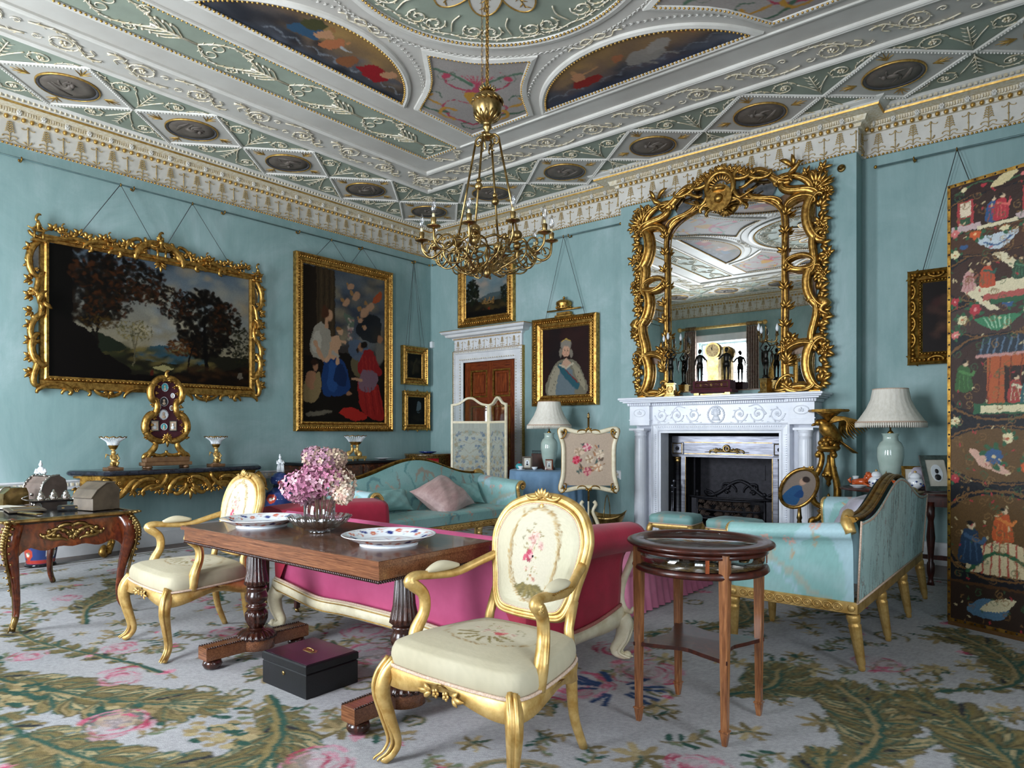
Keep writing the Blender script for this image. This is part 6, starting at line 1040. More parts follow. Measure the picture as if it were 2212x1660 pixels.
def armchair(label, loc, rz):
    NS = 130
    t = thing('armchair', label, 'chair', loc, rz, 'gilt armchairs with embroidered covers')
    yb = lambda z: .215 + (np.asarray(z) - .45) * .24
    so = cspline([(0, -.300), (-.17, -.295), (-.29, -.275), (-.325, -.20), (-.30, 0), (-.255, .17), (-.2, .225), (0, .235), (.2, .225), (.255, .17), (.30, 0), (.325, -.20), (.29, -.275), (.17, -.295)], NS)
    cm = M(); rings = [np.c_[so * k, np.full(NS, z)] for k, z in dens([(.97, .37), (1.01, .40), (1.01, .435), (.97, .466), (.85, .483), (.7, .491), (.55, .497), (.35, .50), (.15, .501), (.01, .501)], 60)]; cm.loft(rings, cap0=False, cap1=False)
    paintmesh(cm, cs, 'tapestry', lambda v: (v[:, 0] + .35, v[:, 1] + .33), 'seat_cushion', t)
    rl = M(); A = np.arctan2(so[:, 1], so[:, 0]); zb = .322 + .024 * np.cos(A * 4) * 1.0; inn = so * .86
    for z_, k in ((0, 0),): rl.loft([np.c_[so * 1.0, np.full(NS, .382)], np.c_[so * 1.035, np.full(NS, .37)], np.c_[so * 1.02, zb + .03], np.c_[so * 1.035, zb + .008], np.c_[so * .99, zb], np.c_[inn, zb + .005], np.c_[inn, np.full(NS, .382)]], cap0=False, cap1=False)
    part('seat_rail', rl, 'goldpale', t); br = M(); br.tube(np.c_[so * 1.015, np.full(NS, .386)], .007, 5, closed=True); part('braid', br, 'braid', t)
    cv_ = M(); rosette(cv_, (-.02, .345), .018, .315, 5); rosette(cv_, (.03, .345), .018, .315, 5); spray(cv_, (-.04, .345), pi, .07, .012, 3, .8, .31); spray(cv_, (.05, .345), 0, .07, .012, 3, .8, .31); part('rail_carving', cv_, 'goldpale', t)
    for sx in (-1, 1):
        m = M(); q = spline([(sx * .285, -.255, .40), (sx * .315, -.285, .34), (sx * .325, -.295, .27), (sx * .305, -.275, .17), (sx * .285, -.255, .08), (sx * .295, -.27, .035), (sx * .315, -.295, .012), (sx * .318, -.30, .004)], 26); m.tube(q, [.026, .033, .030, .023, .017, .016, .019, .013], 10)
        for o in (-.012, .012): m.tube(q + V(sx * .018 + o, -.022, .01), [.010, .008, .004], 5)
        part('front_leg', m, 'goldpale', t)
        m = M(); m.tube(spline([(sx * .215, .20, .40), (sx * .215, .215, .28), (sx * .215, .235, .14), (sx * .225, .29, .0)], 12), [.028, .024, .020, .017], 8); part('back_leg', m, 'goldpale', t)
        m = M(); q = spline([(sx * .305, -.14, .38), (sx * .315, -.13, .47), (sx * .30, -.095, .55), (sx * .30, -.10, .62), (sx * .315, -.145, .665), (sx * .315, -.165, .685), (sx * .31, -.13, .70), (sx * .30, -.04, .69), (sx * .285, .08, .685), (sx * .25, .20, .72), (sx * .225, float(yb(.74)), .745)], 44); m.tube(q, [.03, .028, .024, .024, .027, .024, .02, .018, .018, .018, .02], 9); m.tube(q[:20] + V(sx * .020, 0, 0), [.008, .006], 5)
        m.tube([(sx * .335, -.155 + .016 * cos(u) * (1 - u / 14), .665 + .016 * sin(u) * (1 - u / 14)) for u in np.linspace(0, 10, 18)], .006, 5); part('arm', m, 'goldpale', t)
        m = M(); q = spline([(sx * .30, -.08, .712), (sx * .297, .0, .722), (sx * .282, .09, .715)], 14); m.tube(q, np.sin(np.linspace(.35, pi - .35, 14)) * .03, 10, .75); ap = part('arm_pad', m, 'tapestry', t); at = ap.data.color_attributes.new('paint', 'FLOAT_COLOR', 'POINT'); at.data.foreach_set('color', np.tile(list(lin('c3b99d')) + [1], len(ap.data.vertices)).astype(np.float32)); n_ = M(); [n_.ball((q[k][0] + sx * .026, q[k][1], q[k][2] - .012), .0035, 4, 3) for k in range(1, 13)]; part('nail_row', n_, 'golddark', ap, kind='stuff')
    bo = cspline([(0, 1.0), (.10, .988), (.19, .94), (.235, .85), (.23, .76), (.205, .66), (.19, .59), (.155, .535), (.08, .522), (0, .52), (-.08, .522), (-.155, .535), (-.19, .59), (-.205, .66), (-.23, .76), (-.235, .85), (-.19, .94), (-.10, .988)], 120); c0 = V(0, .76)
    f = lambda P, d=0: np.stack([P[:, 0], yb(P[:, 1]) - d, P[:, 1]], 1)
    fr = M(); fr.tube(f(bo), .025, 10, closed=True, flat=.9); fr.tube(f(c0 + (bo - c0) * .93, .022), .009, 6, closed=True); fr.tube(f(c0 + (bo - c0) * 1.03, .018), .008, 6, closed=True)
    for sx in (-1, 1): fr.tube([(sx * .20, float(yb(.60)), .60), (sx * .205, .21, .50), (sx * .215, .20, .40)], [.022, .02, .024], 8)
    part('back_frame', fr, 'goldpale', t); cw = M(); y9 = -float(yb(1.0)) + .03
    for k in range(5): a = pi / 2 + (k - 2) * .5; leaf(cw, (0, .995), a, .05, .010, y9, curl=.5 * (2 - k) / 2)
    leaf(cw, (.0, .99), -pi / 2, .05, .012, y9, curl=0); scroll(cw, (-.08, 1.0), (-.01, 1.015), 'C', -1, .008, y9); scroll(cw, (.08, 1.0), (.01, 1.015), 'C', 1, .008, y9); rosette(cw, (.03, 1.01), .014, y9, 5); part('crest_carving', cw, 'goldpale', t)
    pb = M(); pr = [(.92, .012), (.90, .026), (.8, .036), (.55, .042), (.3, .044), (.02, .045)]; pb.loft([f(c0 + (bo - c0) * k, d) for k, d in dens(pr, 60)] [::-1], cap0=False, cap1=False); pd = paintmesh(pb, cb, 'tapestry', lambda v: (v[:, 0] + .27, v[:, 2] - .49), 'back_pad', t)
    pc_ = M(); pc_.loft([f(c0 + (bo - c0) * k, -d) for k, d in ((.92, .012), (.6, .02), (.02, .022))], cap0=False, cap1=False); part('back_cloth', pc_, 'tealsilk' if 0 else 'shade', t)
    gp = M(); gp.tube(f(c0 + (bo - c0) * .905, .026), .004, 4, closed=True); part('braid', gp, 'braid', t); return t
armchair('nearest gilt armchair, centre front, beige seat embroidered with flowers', (6.37, -5.79, 0), R(1))
armchair('gilt armchair at left end of the rosewood table, grey-beige embroidered seat', (3.93, -5.80, 0), R(-4))
# ---------------------------------------------------------------- rosewood library table
t = thing('library_table', 'rosewood library table on two turned reeded pedestals, centre of the carpet', 'table', (5.165, -5.725, 0)); w, d = .835, .345
tp = M(); tp.bb(-w, -d, .748, w, d, .770, .003); part('table_top', tp, 'rosetop', t); e = M(); e.mould([(-w, -d), (w, -d), (w, d), (-w, d)], [(0, .749), (-.002, .749), (-.002, .768), (0, .768)]); part('crossbanded_edge', e, 'rosewood', t)
fz = M(); fz.mould([(-w + .012, -d + .012), (w - .012, -d + .012), (w - .012, d - .012), (-w + .012, d - .012)], [(0, .688), (.02, .688), (.02, .748), (0, .748)][::-1]); part('frieze', fz, 'rosewood', t); m = M()
for x in np.arange(-w + .02, w - .01, .0125):
    for y in (-d + .010, d - .010): m.ball((x, y, .684), .008, 5, 4, (.75, 1, 1))
for y in np.arange(-d + .02, d - .01, .0125):
    for x in (-w + .010, w - .010): m.ball((x, y, .684), .008, 5, 4, (1, .75, 1))
part('gadroon_edge', m, 'roseturn', t, kind='stuff'); u_ = M(); u_.bb(-w + .03, -d + .03, .69, w - .03, d - .03, .70); part('underframe', u_, 'roseturn', t)
for x in (-.655, .60):
    p_ = thing('pedestal', 'x', 'x'); del p_['label']; del p_['category']; p_.parent = t; p_.location = (x, 0, 0)
    m = M(); m.lathe([(.055, .69), (.07, .685), (.07, .67), (.045, .66), (.042, .65)], 24); m.lathe([(.036, .65), (.040, .64), (.05, .50), (.062, .44), (.066, .42), (.05, .405)], 96, fl=(16, .13, .41, .645)); m.lathe([(.05, .405), (.058, .395), (.05, .385), (.054, .37), (.064, .345), (.058, .32), (.042, .31), (.052, .30), (.06, .29), (.045, .28), (.05, .27)], 24); m.lathe([(.05, .27), (.062, .25), (.06, .22), (.045, .185), (.038, .17)], 72, fl=(12, .15, .18, .26)); m.lathe([(.038, .17), (.045, .165), (.05, .158), (.06, .155)], 24); part('turned_shaft', m, 'roseturn', p_)
    m = M(); m.lathe([(.05, .162), (.085, .15), (.105, .13), (.108, .115), (.10, .112)], 80, fl=(20, .13, .11, .16)); part('lobed_collar', m, 'roseturn', p_); m = M(); m.lathe([(.098, .125), (.10, .120), (.10, .055), (.09, .055)], 28); m.bb(-.045, -.315, .055, .045, .315, .125, .004); part('foot_bar', m, 'rosewood', p_); m = M()
    for y in np.arange(-.31, .311, .013):
        if abs(y) > .1:
            for sx in (-1, 1): m.ball((sx * .043, y, .126), .006, 5, 4)
    for a in np.arange(0, 6.28, .12): m.ball((.1 * cos(a), .1 * sin(a), .122), .006, 5, 4)
    part('beaded_edge', m, 'roseturn', p_, kind='stuff')
    for sy in (-1, 1): part('bun_foot', M().lathe([(.02, 0), (.042, .008), (.052, .028), (.045, .048), (.03, .056)], 20, (0, sy * .26, 0)), 'roseturn', p_)
# imari platters, glass bowl with hydrangeas
def imari(w, h, seed, n=26, base='e9edf2'):
    c = C.wh(w, h, 200, 60, base); r_ = random.Random(seed)
    for k in range(n):
        x, y = r_.uniform(0, w), r_.uniform(.12 * h, .95 * h); s = r_.uniform(.05, .11) * h * 1.4; kind = k % 3
        if kind == 0:
            for i in range(6): a = i * 1.05; c.ell(x + cos(a) * s * .6, y + sin(a) * s * .6, s * .5, s * .35, ('c8502e', 'b8432a')[i % 2], .95, a, .5)
            c.ell(x, y, s * .3, s * .3, 'e0b070')
        elif kind == 1: c.blob([(x - s, y - s * .3), (x, y - s * .8), (x + s, y), (x + s * .2, y + s * .8), (x - s * .4, y + s * .4)], '2a3f86'); c.line([(x - s, y), (x + s, y + s)], s * .12, '26397a')
        else: c.line([(x - s, y), (x, y + s * .8), (x + s, y), (x + s * 1.8, y + s * .5)], s * .14, 'b8432a', 1, 8); c.ell(x + s, y + s * .6, s * .4, s * .25, '7f8f6a')
    return c
cpl = C.wh(.5, .5, 120, 120, 'e9edf1'); r_ = random.Random(9); cpl.ring(.25, .25, .12, .002, 'b8432a'); cpl.ring(.25, .25, .205, .003, '8d5a2c')
for k in range(26):
    a = k * 2 * pi / 26; R0 = .165 + .02 * (k % 2); x, y = .25 + cos(a) * R0, .25 + sin(a) * R0; s = .014
    if k % 3 == 0: [cpl.ell(x + cos(b) * s * .8, y + sin(b) * s * .8, s * .6, s * .4, 'c8502e', 1, b) for b in np.arange(0, 6.2, 1.05)]; cpl.ell(x, y, s * .4, s * .4, 'e8c9a0')
    elif k % 3 == 1: cpl.blob([(x - s, y - s), (x + s * 1.2, y - s * .3), (x + s * .3, y + s * 1.3), (x - s * .8, y + s * .5)], '2b3d82')
    else: cpl.line([(x - s, y), (x, y + s), (x + s, y)], .0035, 'c0603a', 1, 8); cpl.ell(x, y - s, s * .5, s * .3, '6f86a8')
for k in range(8): a = k * .785; cpl.line([(.25 + .03 * cos(a), .25 + .03 * sin(a)), (.25 + .09 * cos(a + .3), .25 + .09 * sin(a + .3))], .004, 'b8432a' if k % 2 else '2b3d82', .8)
def platter(label, x, y, z, r, group='imari platters'):
    m = M().lathe([(.55, .0)] + dens([(.62, .0), (.62, .02), (.55, .022), (.75, .10), (.93, .19), (1.0, .225), (.985, .235), (.9, .20), (.72, .13), (.6, .085), (.4, .075), (.01, .072)], 64), 110); m.v[0] *= r
    o = paintmesh(m, cpl, 'glaze', lambda v: (np.where(v[:, 2] > .06 * r, v[:, 0] / r * .22 + .25, .499), np.where(v[:, 2] > .06 * r, v[:, 1] / r * .22 + .25, .499)), 'imari_platter'); o.location = (x, y, z); o['label'] = label; o['category'] = 'platter'; o['group'] = group; return o
platter('imari platter at the left end of the rosewood table', 4.69, -5.80, .77, .215); platter('imari platter at the right end of the rosewood table', 5.70, -5.76, .77, .215)
t = thing('glass_vase', 'straight glass vase standing in cut-glass bowl holding dried hydrangeas', 'vase', (5.13, -5.735, .782)); m = M(); m.lathe([(.06, .004), (.078, .005), (.08, .17), (.076, .17), (.075, .012), (.02, .012)], 36); part('vase_body', m, 'cglass', t)
t2 = thing('glass_bowl', 'shallow petal-edged cut glass bowl on the rosewood table', 'bowl', (5.13, -5.735, .77)); m = M(); m.lathe([(.05, 0), (.055, .006), (.045, .012), (.09, .028), (.13, .05), (.157, .085), (.150, .086), (.12, .055), (.08, .034), (.03, .018), (.001, .018)], 96, fl=(20, .16, .026, .09)); part('bowl_body', m, 'cutglass', t2)
flo = []; heads = [(-.11, -.03, .235, .078, 0), (-.03, -.05, .255, .085, 1), (.045, -.02, .27, .082, 2), (.105, .02, .245, .075, 3), (-.02, .04, .30, .08, 1), (.03, .0, .37, .062, 4), (-.035, .01, .385, .055, 4), (.075, .03, .375, .055, 5), (.13, -.03, .20, .05, 3), (-.07, .0, .20, .06, 0)]
Fv, Rv = V(-.633, .774), V(.774, .633); pal = [['bd8099', 'a86c84', 'd6adb5'], ['b0718b', '9b5c76', 'c997a6'], ['cf94a8', 'e2c0bf', 'bd7590'], ['d8bfa6', 'cfa897', 'e4d2bd'], ['b08590', '9a6f80', 'bfa08f'], ['b89c84', 'a88a7c', 'c9b296']]
for k, (a, b, z, r, pi_) in enumerate(heads):
    r_ = random.Random(k); m = M(); n = 62; P = Rv * a + Fv * b; cols = []
    for j in range(n):
        zz = 1 - 2 * (j + .5) / n; ph = j * 2.39996; s = sqrt(1 - zz * zz); nrm = V(s * cos(ph), s * sin(ph), zz); c = nrm * r * r_.uniform(.86, 1.05); u = np.cross(nrm, V(.3, .2, 1)); u /= np.linalg.norm(u); v_ = np.cross(nrm, u); sz = r_.uniform(.016, .022); a0 = r_.uniform(0, 1.5); col = r_.choice(pal[pi_])
        for i in range(4):
            e = u * cos(a0 + i * 1.571) + v_ * sin(a0 + i * 1.571); g2 = np.cross(nrm, e); up = nrm * sz * r_.uniform(.1, .5); m.add([c, c + e * sz * .55 + g2 * sz * .42 + up * .4, c + e * sz * 1.1 + up, c + e * sz * .55 - g2 * sz * .42 + up * .4], [(0, 1, 2, 3)]); k2 = r_.uniform(.85, 1.12); cols += [np.array(lin(col)) * k2 * .8] + [np.array(lin(col)) * k2] * 3
    me = m.mesh('hydrangea'); setpaint(me, np.array(cols)); me.materials.append(MT['petal']); o = thing('hydrangea', ('mauve-pink', 'deep mauve', 'pale pink', 'cream and pink', 'faded mauve', 'brownish')[pi_] + ' dried hydrangea head ' + ('low at left', 'centre front', 'right of centre', 'at right', 'centre behind', 'topmost', 'top left', 'top right', 'drooping far right', 'hanging low left')[k] + ' of the glass vase', 'flower', (5.13 + P[0], -5.735 + P[1], .77 + z), 0, 'dried hydrangeas in the glass vase')
    part('flower_head', me, None, o); st = M(); st.tube(spline([(0, 0, 0), (-P[0] * .5, -P[1] * .5, -.08), (-P[0] * .75, -P[1] * .75, .025 - z)], 8), .003, 5); part('stem', st, 'stem', o)
# ---------------------------------------------------------------- red leather box, specimen table
t = thing('despatch_box', 'black leather despatch box with maroon lid under the rosewood table', 'box', (5.10, -5.77, 0)); m = M(); m.bb(-.19, -.153, 0, .19, .153, .118, .004); part('box_body', m, 'leather', t); m = M(); m.bb(-.193, -.156, .119, .193, .156, .162, .006); l = part('lid', m, 'leather', t); part('lid_panel', M().bb(-.18, -.143, .162, .18, .143, .1635), 'leathermaroon', l)
m = M(); m.prism([(-.055, 0), (-.035, .02), (.035, .02), (.055, 0), (.035, -.02), (-.035, -.02)], .1636, .1655); m.tube(spline([(-.03, 0, .166), (-.02, 0, .174), (.02, 0, .174), (.03, 0, .166)], 8), .004, 6); part('brass_handle', m, 'brass', l); m = M().lathe([(.001, 0), (.011, .001), (.011, .004), (.004, .006)], 14); v = m.v[0]; v[:] = np.stack([v[:, 0], -.153 - v[:, 2], v[:, 1] + .09], 1); part('lock', m, 'brass', t)
t = thing('specimen_table', 'round inlaid mahogany display table with glazed top and four square legs', 'table', (6.83, -4.92, 0))
m = M(); m.lathe([(.245, .796), (.25, .806), (.30, .806), (.318, .800), (.322, .792), (.312, .784), (.29, .78), (.245, .78)], 64); part('glazed_rim', m, 'darkmah', t); part('glass_top', M().lathe([(.001, .798), (.246, .798), (.246, .801), (.001, .801)], 48), 'cglass', t)
m = M(); m.lathe([(.25, .76), (.29, .78), (.292, .76), (.286, .758)], 64); m.lathe([(.0, .676), (.29, .676), (.298, .684), (.292, .70), (.285, .704), (.27, .704), (.001, .70)], 64); part('drum_rails', m, 'darkmah', t); part('velvet_lining', M().lathe([(.268, .705), (.001, .706)], 32), 'blacklac', t); part('curved_glass', M().lathe([(.281, .704), (.281, .76)], 64), 'cglass', t)
for k in range(4):
    a = pi / 4 + k * pi / 2; x, y = .279 * cos(a), .279 * sin(a); m = M(); fx, fy = .197 * (1 if cos(a) > 0 else -1), .197 * (1 if sin(a) > 0 else -1)
    m.loft([[(fx + sx * s, fy + sy * s, z) for sx, sy in ((-1, -1), (1, -1), (1, 1), (-1, 1))] for s, z in ((.009, 0), (.0155, .055), (.019, .058), (.019, .063), (.013, .065), (.019, .68), (.019, .78))], smooth=False); part('leg', m, 'inlaid', t)
    for j in (1, 2): b_ = a + (j - 1.5) * .52; q = M(); q.bb(-.008, -.005, .705, .008, .005, .76); o_ = part('glazing_bar', q, 'mahog', t, at=(.285 * cos(b_ + .0), .285 * sin(b_), 0), rz=b_ + pi / 2) if j == 1 and k % 1 == 0 else None
m = M(); sh = []
for k in range(4): a = k * pi / 2; p = V(.215 * sqrt(2) * cos(a + pi / 4), .215 * sqrt(2) * sin(a + pi / 4)); p2 = V(.215 * sqrt(2) * cos(a + 3 * pi / 4), .215 * sqrt(2) * sin(a + 3 * pi / 4)); mid = V(.15 * cos(a + pi / 2), .15 * sin(a + pi / 2)); sh += [tuple(q) for q in spline([p, p * .35 + mid * .65 + (p - mid) * .1, mid, p2 * .35 + mid * .65 + (p2 - mid) * .1, p2], 12)]
m.prism(sh, .335, .352); part('undershelf', m, 'darkmah', t)
rr = random.Random(8)
for k in range(20):
    a, q_ = rr.uniform(0, 6.28), .24 * sqrt(rr.random()); m = M(); kind = k % 4
    if kind == 0: m.lathe([(.001, 0), (.02, .002), (.022, .01), (.014, .014), (.001, .015)], 14)
    elif kind == 1: m.bb(-.025, -.015, 0, .025, .015, .018, .004)
    elif kind == 2: m.tube([(.02 * cos(u), .02 * sin(u), .005) for u in np.linspace(0, 6.28, 14, endpoint=False)], .004, 5, closed=True)
    else: m.lathe([(.012, 0), (.008, .01), (.014, .02), (.01, .03), (.001, .034)], 10)
    solo(('pocket_watch', 'snuff_box', 'bracelet', 'scent_bottle')[kind], m, ('brass', 'silver', 'gold', 'brass')[k % 4], 'small ' + ('gold watch', 'silver snuff box', 'gilt bracelet', 'gilt scent bottle')[kind] + ' lying inside the glazed specimen table', 'trinket', (6.83 + q_ * cos(a), -4.92 + q_ * sin(a), .7065), rr.uniform(0, 6), 'trinkets in the glazed table')
# ---------------------------------------------------------------- teal settees
def brocade(w, h, seed, side=False, dark=False):
    c = C.wh(w, h, int(w * 130), int(h * 130), '82aeaa'); r_ = random.Random(seed); c.cloud(int(40 * w), 0, w, 0, h, .05, .16, ['94bcb9', '739f9c', '9fc0be', '6a9693'], .4, seed)
    for k in range(int(26 * w)):
        x, y = r_.uniform(0, w), r_.uniform(0, h); c.line([(x, y), (x + r_.uniform(-.06, .06), y + .1), (x + r_.uniform(-.1, .1), y + .22)], [.004, .016, .003], r_.choice(['b3a08c', '5b8f8f', 'a9b7a4', '8d8478', '4f8286']), .75, 8)
    for k in range(int(9 * w)):
        x, y = r_.uniform(0, w), r_.uniform(0, h * .8); s = r_.uniform(.06, .12); q = spline([(x, y), (x + s * .5, y + s), (x + s * 1.4, y + s * 1.1), (x + s * 2, y + s * .4)], 12); c.line(q, [.012, .02, .006], r_.choice(['a5d3d6', 'b9d3d2', 'a08f7c'] if side else ['6c9aa0', '9a8e7e', '5b8488']), .7); 
    for k in range(int(7 * w)):
        x, y = r_.uniform(.05, w), r_.uniform(.05, h * .75); s = .03; c.line([(x, y - .1), (x + .01, y - .04), (x, y)], .005, 'a98f74', 1, 8)
        for o in (-1, 0, 1): c.blob([(x + o * s * .4, y), (x + o * s * .75 + s * .22, y + s * .9), (x + o * s * .6, y + s * 1.5), (x + o * s * .75 - s * .22, y + s * .9)], 'b98d7c' if not side else 'c3a394')
        c.ell(x - .02, y - .05, .016, .007, 'a98f74', 1, 2.4); c.ell(x + .022, y - .06, .016, .007, 'a98f74', 1, .7)
    return c
bF = brocade(2.2, 1.0, 4); bB = C.wh(2.2, 1.0, 320, 150, 'b4d6d2'); bB.cloud(50, 0, 2.2, 0, 1, .05, .16, ['98bfbc', 'b0d2cf', '8fb5b2'], .4, 9); rr = random.Random(6)  # outside back is painted paler to make up for weak light on it
for k in range(230):
    x, y = rr.uniform(0, 2.2), rr.uniform(0, 1); L = rr.uniform(.08, .3); dx = rr.uniform(-.02, .05); bB.line([(x, y), (x + dx, y + L * .5), (x + dx * 1.2 + rr.uniform(-.02, .02), y + L)], rr.uniform(.003, .006), rr.choice(['4c6c6c', '5b7f7d', '6b5f58', '3f6366']), .8, 8)
    if k % 3 == 0: bB.line([(x + .025, y), (x + dx + .03, y + L * .5), (x + dx * 1.2 + .02, y + L)], .0035, '5d7472', .8, 8)
for k in range(14): x, y = rr.uniform(0, 2.2), rr.uniform(.1, .9); bB.ell(x, y, .006, .03, '7d5b4c'); bB.ell(x + .025, y + .01, .006, .03, '7d5b4c')
bS = C.wh(.8, .5, 120, 80, '8dbab6'); bS.cloud(30, 0, .8, 0, .5, .03, .1, ['a0c6c3', '7dacaa', 'a9c9c9'], .5, 3); bS.line([(.66, .0), (.7, .2), (.62, .38), (.5, .42), (.42, .34)], [.03, .06, .04, .03], 'a9c8cf', .8, 16); bS.line([(0, .3), (.1, .24), (.28, .2), (.46, .06), (.56, .0)], [.01, .018, .02, .012], 'a8b0a2', .9, 16); bS.line([(0, .26), (.15, .2), (.3, .14), (.4, .02)], .012, 'a9c6cf', .9, 16)
for x in (.24, .36, .5):
    y = .30 + (.1 if x == .5 else 0)
    for o in (-1, 0, 1): bS.blob([(x + o * .011, y), (x + o * .022 + .007, y + .028), (x + o * .017, y + .045), (x + o * .022 - .007, y + .028)], 'd0a79a')
    bS.line([(x, y), (x + .008, y - .04), (x - .002, y - .09)], .004, 'b9a07f', 1, 8); bS.ell(x + .022, y - .05, .018, .007, 'b9a07f', 1, .8)
for _c in (bF, bB, bS): _c.warp(2.2, 5); _c.speck(.05)
def settee(label, loc, rz, group='teal brocade settees'):
    t = thing('settee', label, 'settee', loc, rz, group); H, D0, D1 = 1.08, -.35, .33
    top = lambda x: .81 + .18 * (0.5 + 0.5 * np.cos(np.clip(np.abs(x) / .95, 0, 1) * pi)) ** 1.15
    sc = M(); xs = np.linspace(-.98, .98, 41)
    sc.loft([np.array([(-.98 + .02 * 0, -.33, z), (.98, -.33, z), (.98, .2, z), (-.98, .2, z)]) for z in (.37, .43)] + [np.array([(-.96, -.31, .455), (.96, -.31, .455), (.96, .2, .455), (-.96, .2, .455)])], smooth=False); gx = np.linspace(-.97, .97, 160); gy = np.linspace(-.34, .2, 46)
    me = gridmesh('seat_cushion', gx, gy, lambda X, Y: np.stack([X, Y, .46 + .02 * np.sqrt(np.clip(1 - (X / .97) ** 6, 0, 1)) * np.sqrt(np.clip(1 - ((Y + .07) / .27) ** 6, 0, 1)) - .02 * ((np.abs(Y + .07) / .27) ** 12)], 1), bF.sample(*[a.ravel() for a in np.meshgrid(gx + 1, (gy + .4) * 1.0)]), 'brocade'); part('seat_cushion', me, None, t)
    me = gridmesh('seat_front', gx, np.linspace(.37, .455, 6), lambda X, Z: np.stack([X, np.full(len(X), -.345) - .005, Z], 1), bF.sample(*[a.ravel() for a in np.meshgrid(gx + 1, np.linspace(.0, .09, 6))]), 'brocade'); part('seat_front', me, None, t)
    # back: inside face, outside face
    gx = np.linspace(-1.04, 1.04, 280); gt = np.linspace(0, 1, 72); GX, GT = np.meshgrid(gx, gt); zi = .44 + (top(GX) - .44) * GT
    me = gridmesh('inside_back', gx, gt, lambda X, T_: np.stack([X, .20 + .07 * T_ - .035 * np.sin(pi * T_), .44 + (top(X) - .44) * T_], 1), bF.sample(GX.ravel() + 1.05, zi.ravel()), 'brocade'); part('inside_back', me, None, t)
    zo = .36 + (top(GX) - .005 - .36) * GT; me = gridmesh('outside_back', gx, gt, lambda X, T_: np.stack([X * (1 + .03 * T_), .345 + .03 * T_, .36 + (top(X) - .365) * T_], 1), bB.sample(GX.ravel() + 1.05, zo.ravel()), 'brocade'); part('outside_back', me, None, t)
    tr_ = M(); xs = np.linspace(-1.075, 1.075, 60); tr_.tube(np.stack([xs, np.full(60, .325), top(xs) + .004], 1), .03, 8, .55, up=(0, 0, 1)); tr_.tube(np.stack([xs, np.full(60, .30), top(xs) + .018], 1), .010, 6); tr_.tube(np.stack([xs, np.full(60, .352), top(xs) + .012], 1), .009, 6); spray(tr_, (0, .98), pi / 2, .05, .012, 5, 2.4, -.30); part('gilt_crest_rail', tr_, 'golddark', t); g = M(); g.tube(np.stack([xs, np.full(60, .374), top(xs) - .018], 1), .006, 5); g.tube([(-1.05, .35, .362), (1.05, .35, .362)], .006, 5)
    for sx in (-1, 1): g.tube([(sx * 1.045, .35, .36), (sx * 1.08, .376, .81)], .006, 5); g.tube(spline([(sx * 1.065, -.33, .665), (sx * 1.07, 0, .69), (sx * 1.075, .33, .755)], 12), .005, 5)
    part('braid', g, 'braid', t)
    for sx in (-1, 1):
        ax = lambda k, z: sx * (1.04 + k); pr = [(0, .36), (.012, .5), (.02, .62), (.035, .665), (.06, .69), (.065, .72), (.045, .75), (.01, .76), (-.05, .75), (-.10, .72), (-.115, .66), (-.10, .56), (-.09, .44)]; pr = [tuple(q) for q in spline(pr, 70)]; ys = np.linspace(-.335, .33, 70)
        rows = [];
        for y in ys: k = (y + .335) / .665; rows.append(np.array([(sx * (1.035 + a), y, .36 + (b - .36) * (1 + .13 * k ** 1.5 - .03)) for a, b in pr]))
        v = np.concatenate(rows); n = len(pr); m = M(); m.add(v, [(i * n + j, i * n + j + 1, (i + 1) * n + j + 1, (i + 1) * n + j) for i in range(69) for j in range(n - 1)])
        paintmesh(m, bS, 'brocade', lambda v: (np.where(sx > 0, v[:, 1] + .36, .33 - v[:, 1]), v[:, 2] - .35), 'arm', t)
        fc = M(); fc.prism([(sx * (1.035 + a), b * .97 + .01) for a, b in pr][::sx], .335, .345, mp=mp3); part('arm_front', fc, 'tealsilk', t)
        q = np.array([(sx * (1.035 + a), -.352, b * .97 + .01) for a, b in spline([(-.07, .40), (-.05, .5), (-.075, .62), (-.085, .69), (-.05, .735), (.0, .74), (.03, .71), (.02, .675), (-.015, .67), (-.025, .70), (.0, .71)], 34)]); m = M(); m.tube(q, [.022, .02, .02, .018, .014, .008], 8); m.ball((sx * 1.033, -.362, .69), .014, 7, 5); [m.ball(tuple(q[k] + V(0, -.018, 0)), .007, 5, 4) for k in range(1, 20)]; part('gilt_arm_scroll', m, 'golddark' if 0 else 'goldpale', t)
        m = M(); m.tube(spline([(sx * 1.085, .325, .74), (sx * 1.06, .30, .80), (sx * .99, .29, .835), (sx * .93, .29, .83)], 10), [.03, .034, .03, .02], 8); part('gilt_arm_cuff', m, 'goldpale', t)
    rl = M(); rl.bb(-1.05, -.36, .30, 1.05, -.32, .365, .003); rl.bb(-1.01, .31, .30, 1.01, .349, .362); [rl.bb(sx * 1.01, -.32, .30, sx * 1.049, .35, .364, .003) for sx in (-1, 1)]; part('seat_rail', rl, 'goldpale', t); m = M(); A = np.linspace(0, 2 * pi, 10, endpoint=False)
    for x in np.arange(-.97, .98, .052): m.tube(np.stack([x + .024 * np.cos(A), np.full(10, -.362), .333 + .020 * np.sin(A)], 1), .005, 4, closed=True); m.ball((x, -.362, .333), .009, 5, 4)
    for sx in (-1, 1):
        for y in np.arange(-.27, .27, .052): m.tube(np.stack([np.full(10, sx * 1.052), y + .024 * np.cos(A), .333 + .020 * np.sin(A)], 1), .005, 4, closed=True); m.ball((sx * 1.052, y, .333), .009, 5, 4)
        for y in (-.33, .32): m.ball((sx * 1.054, y, .333), .02, 8, 5, (.4, 1, 1))
    part('guilloche_carving', m, 'goldpale', t, kind='stuff')
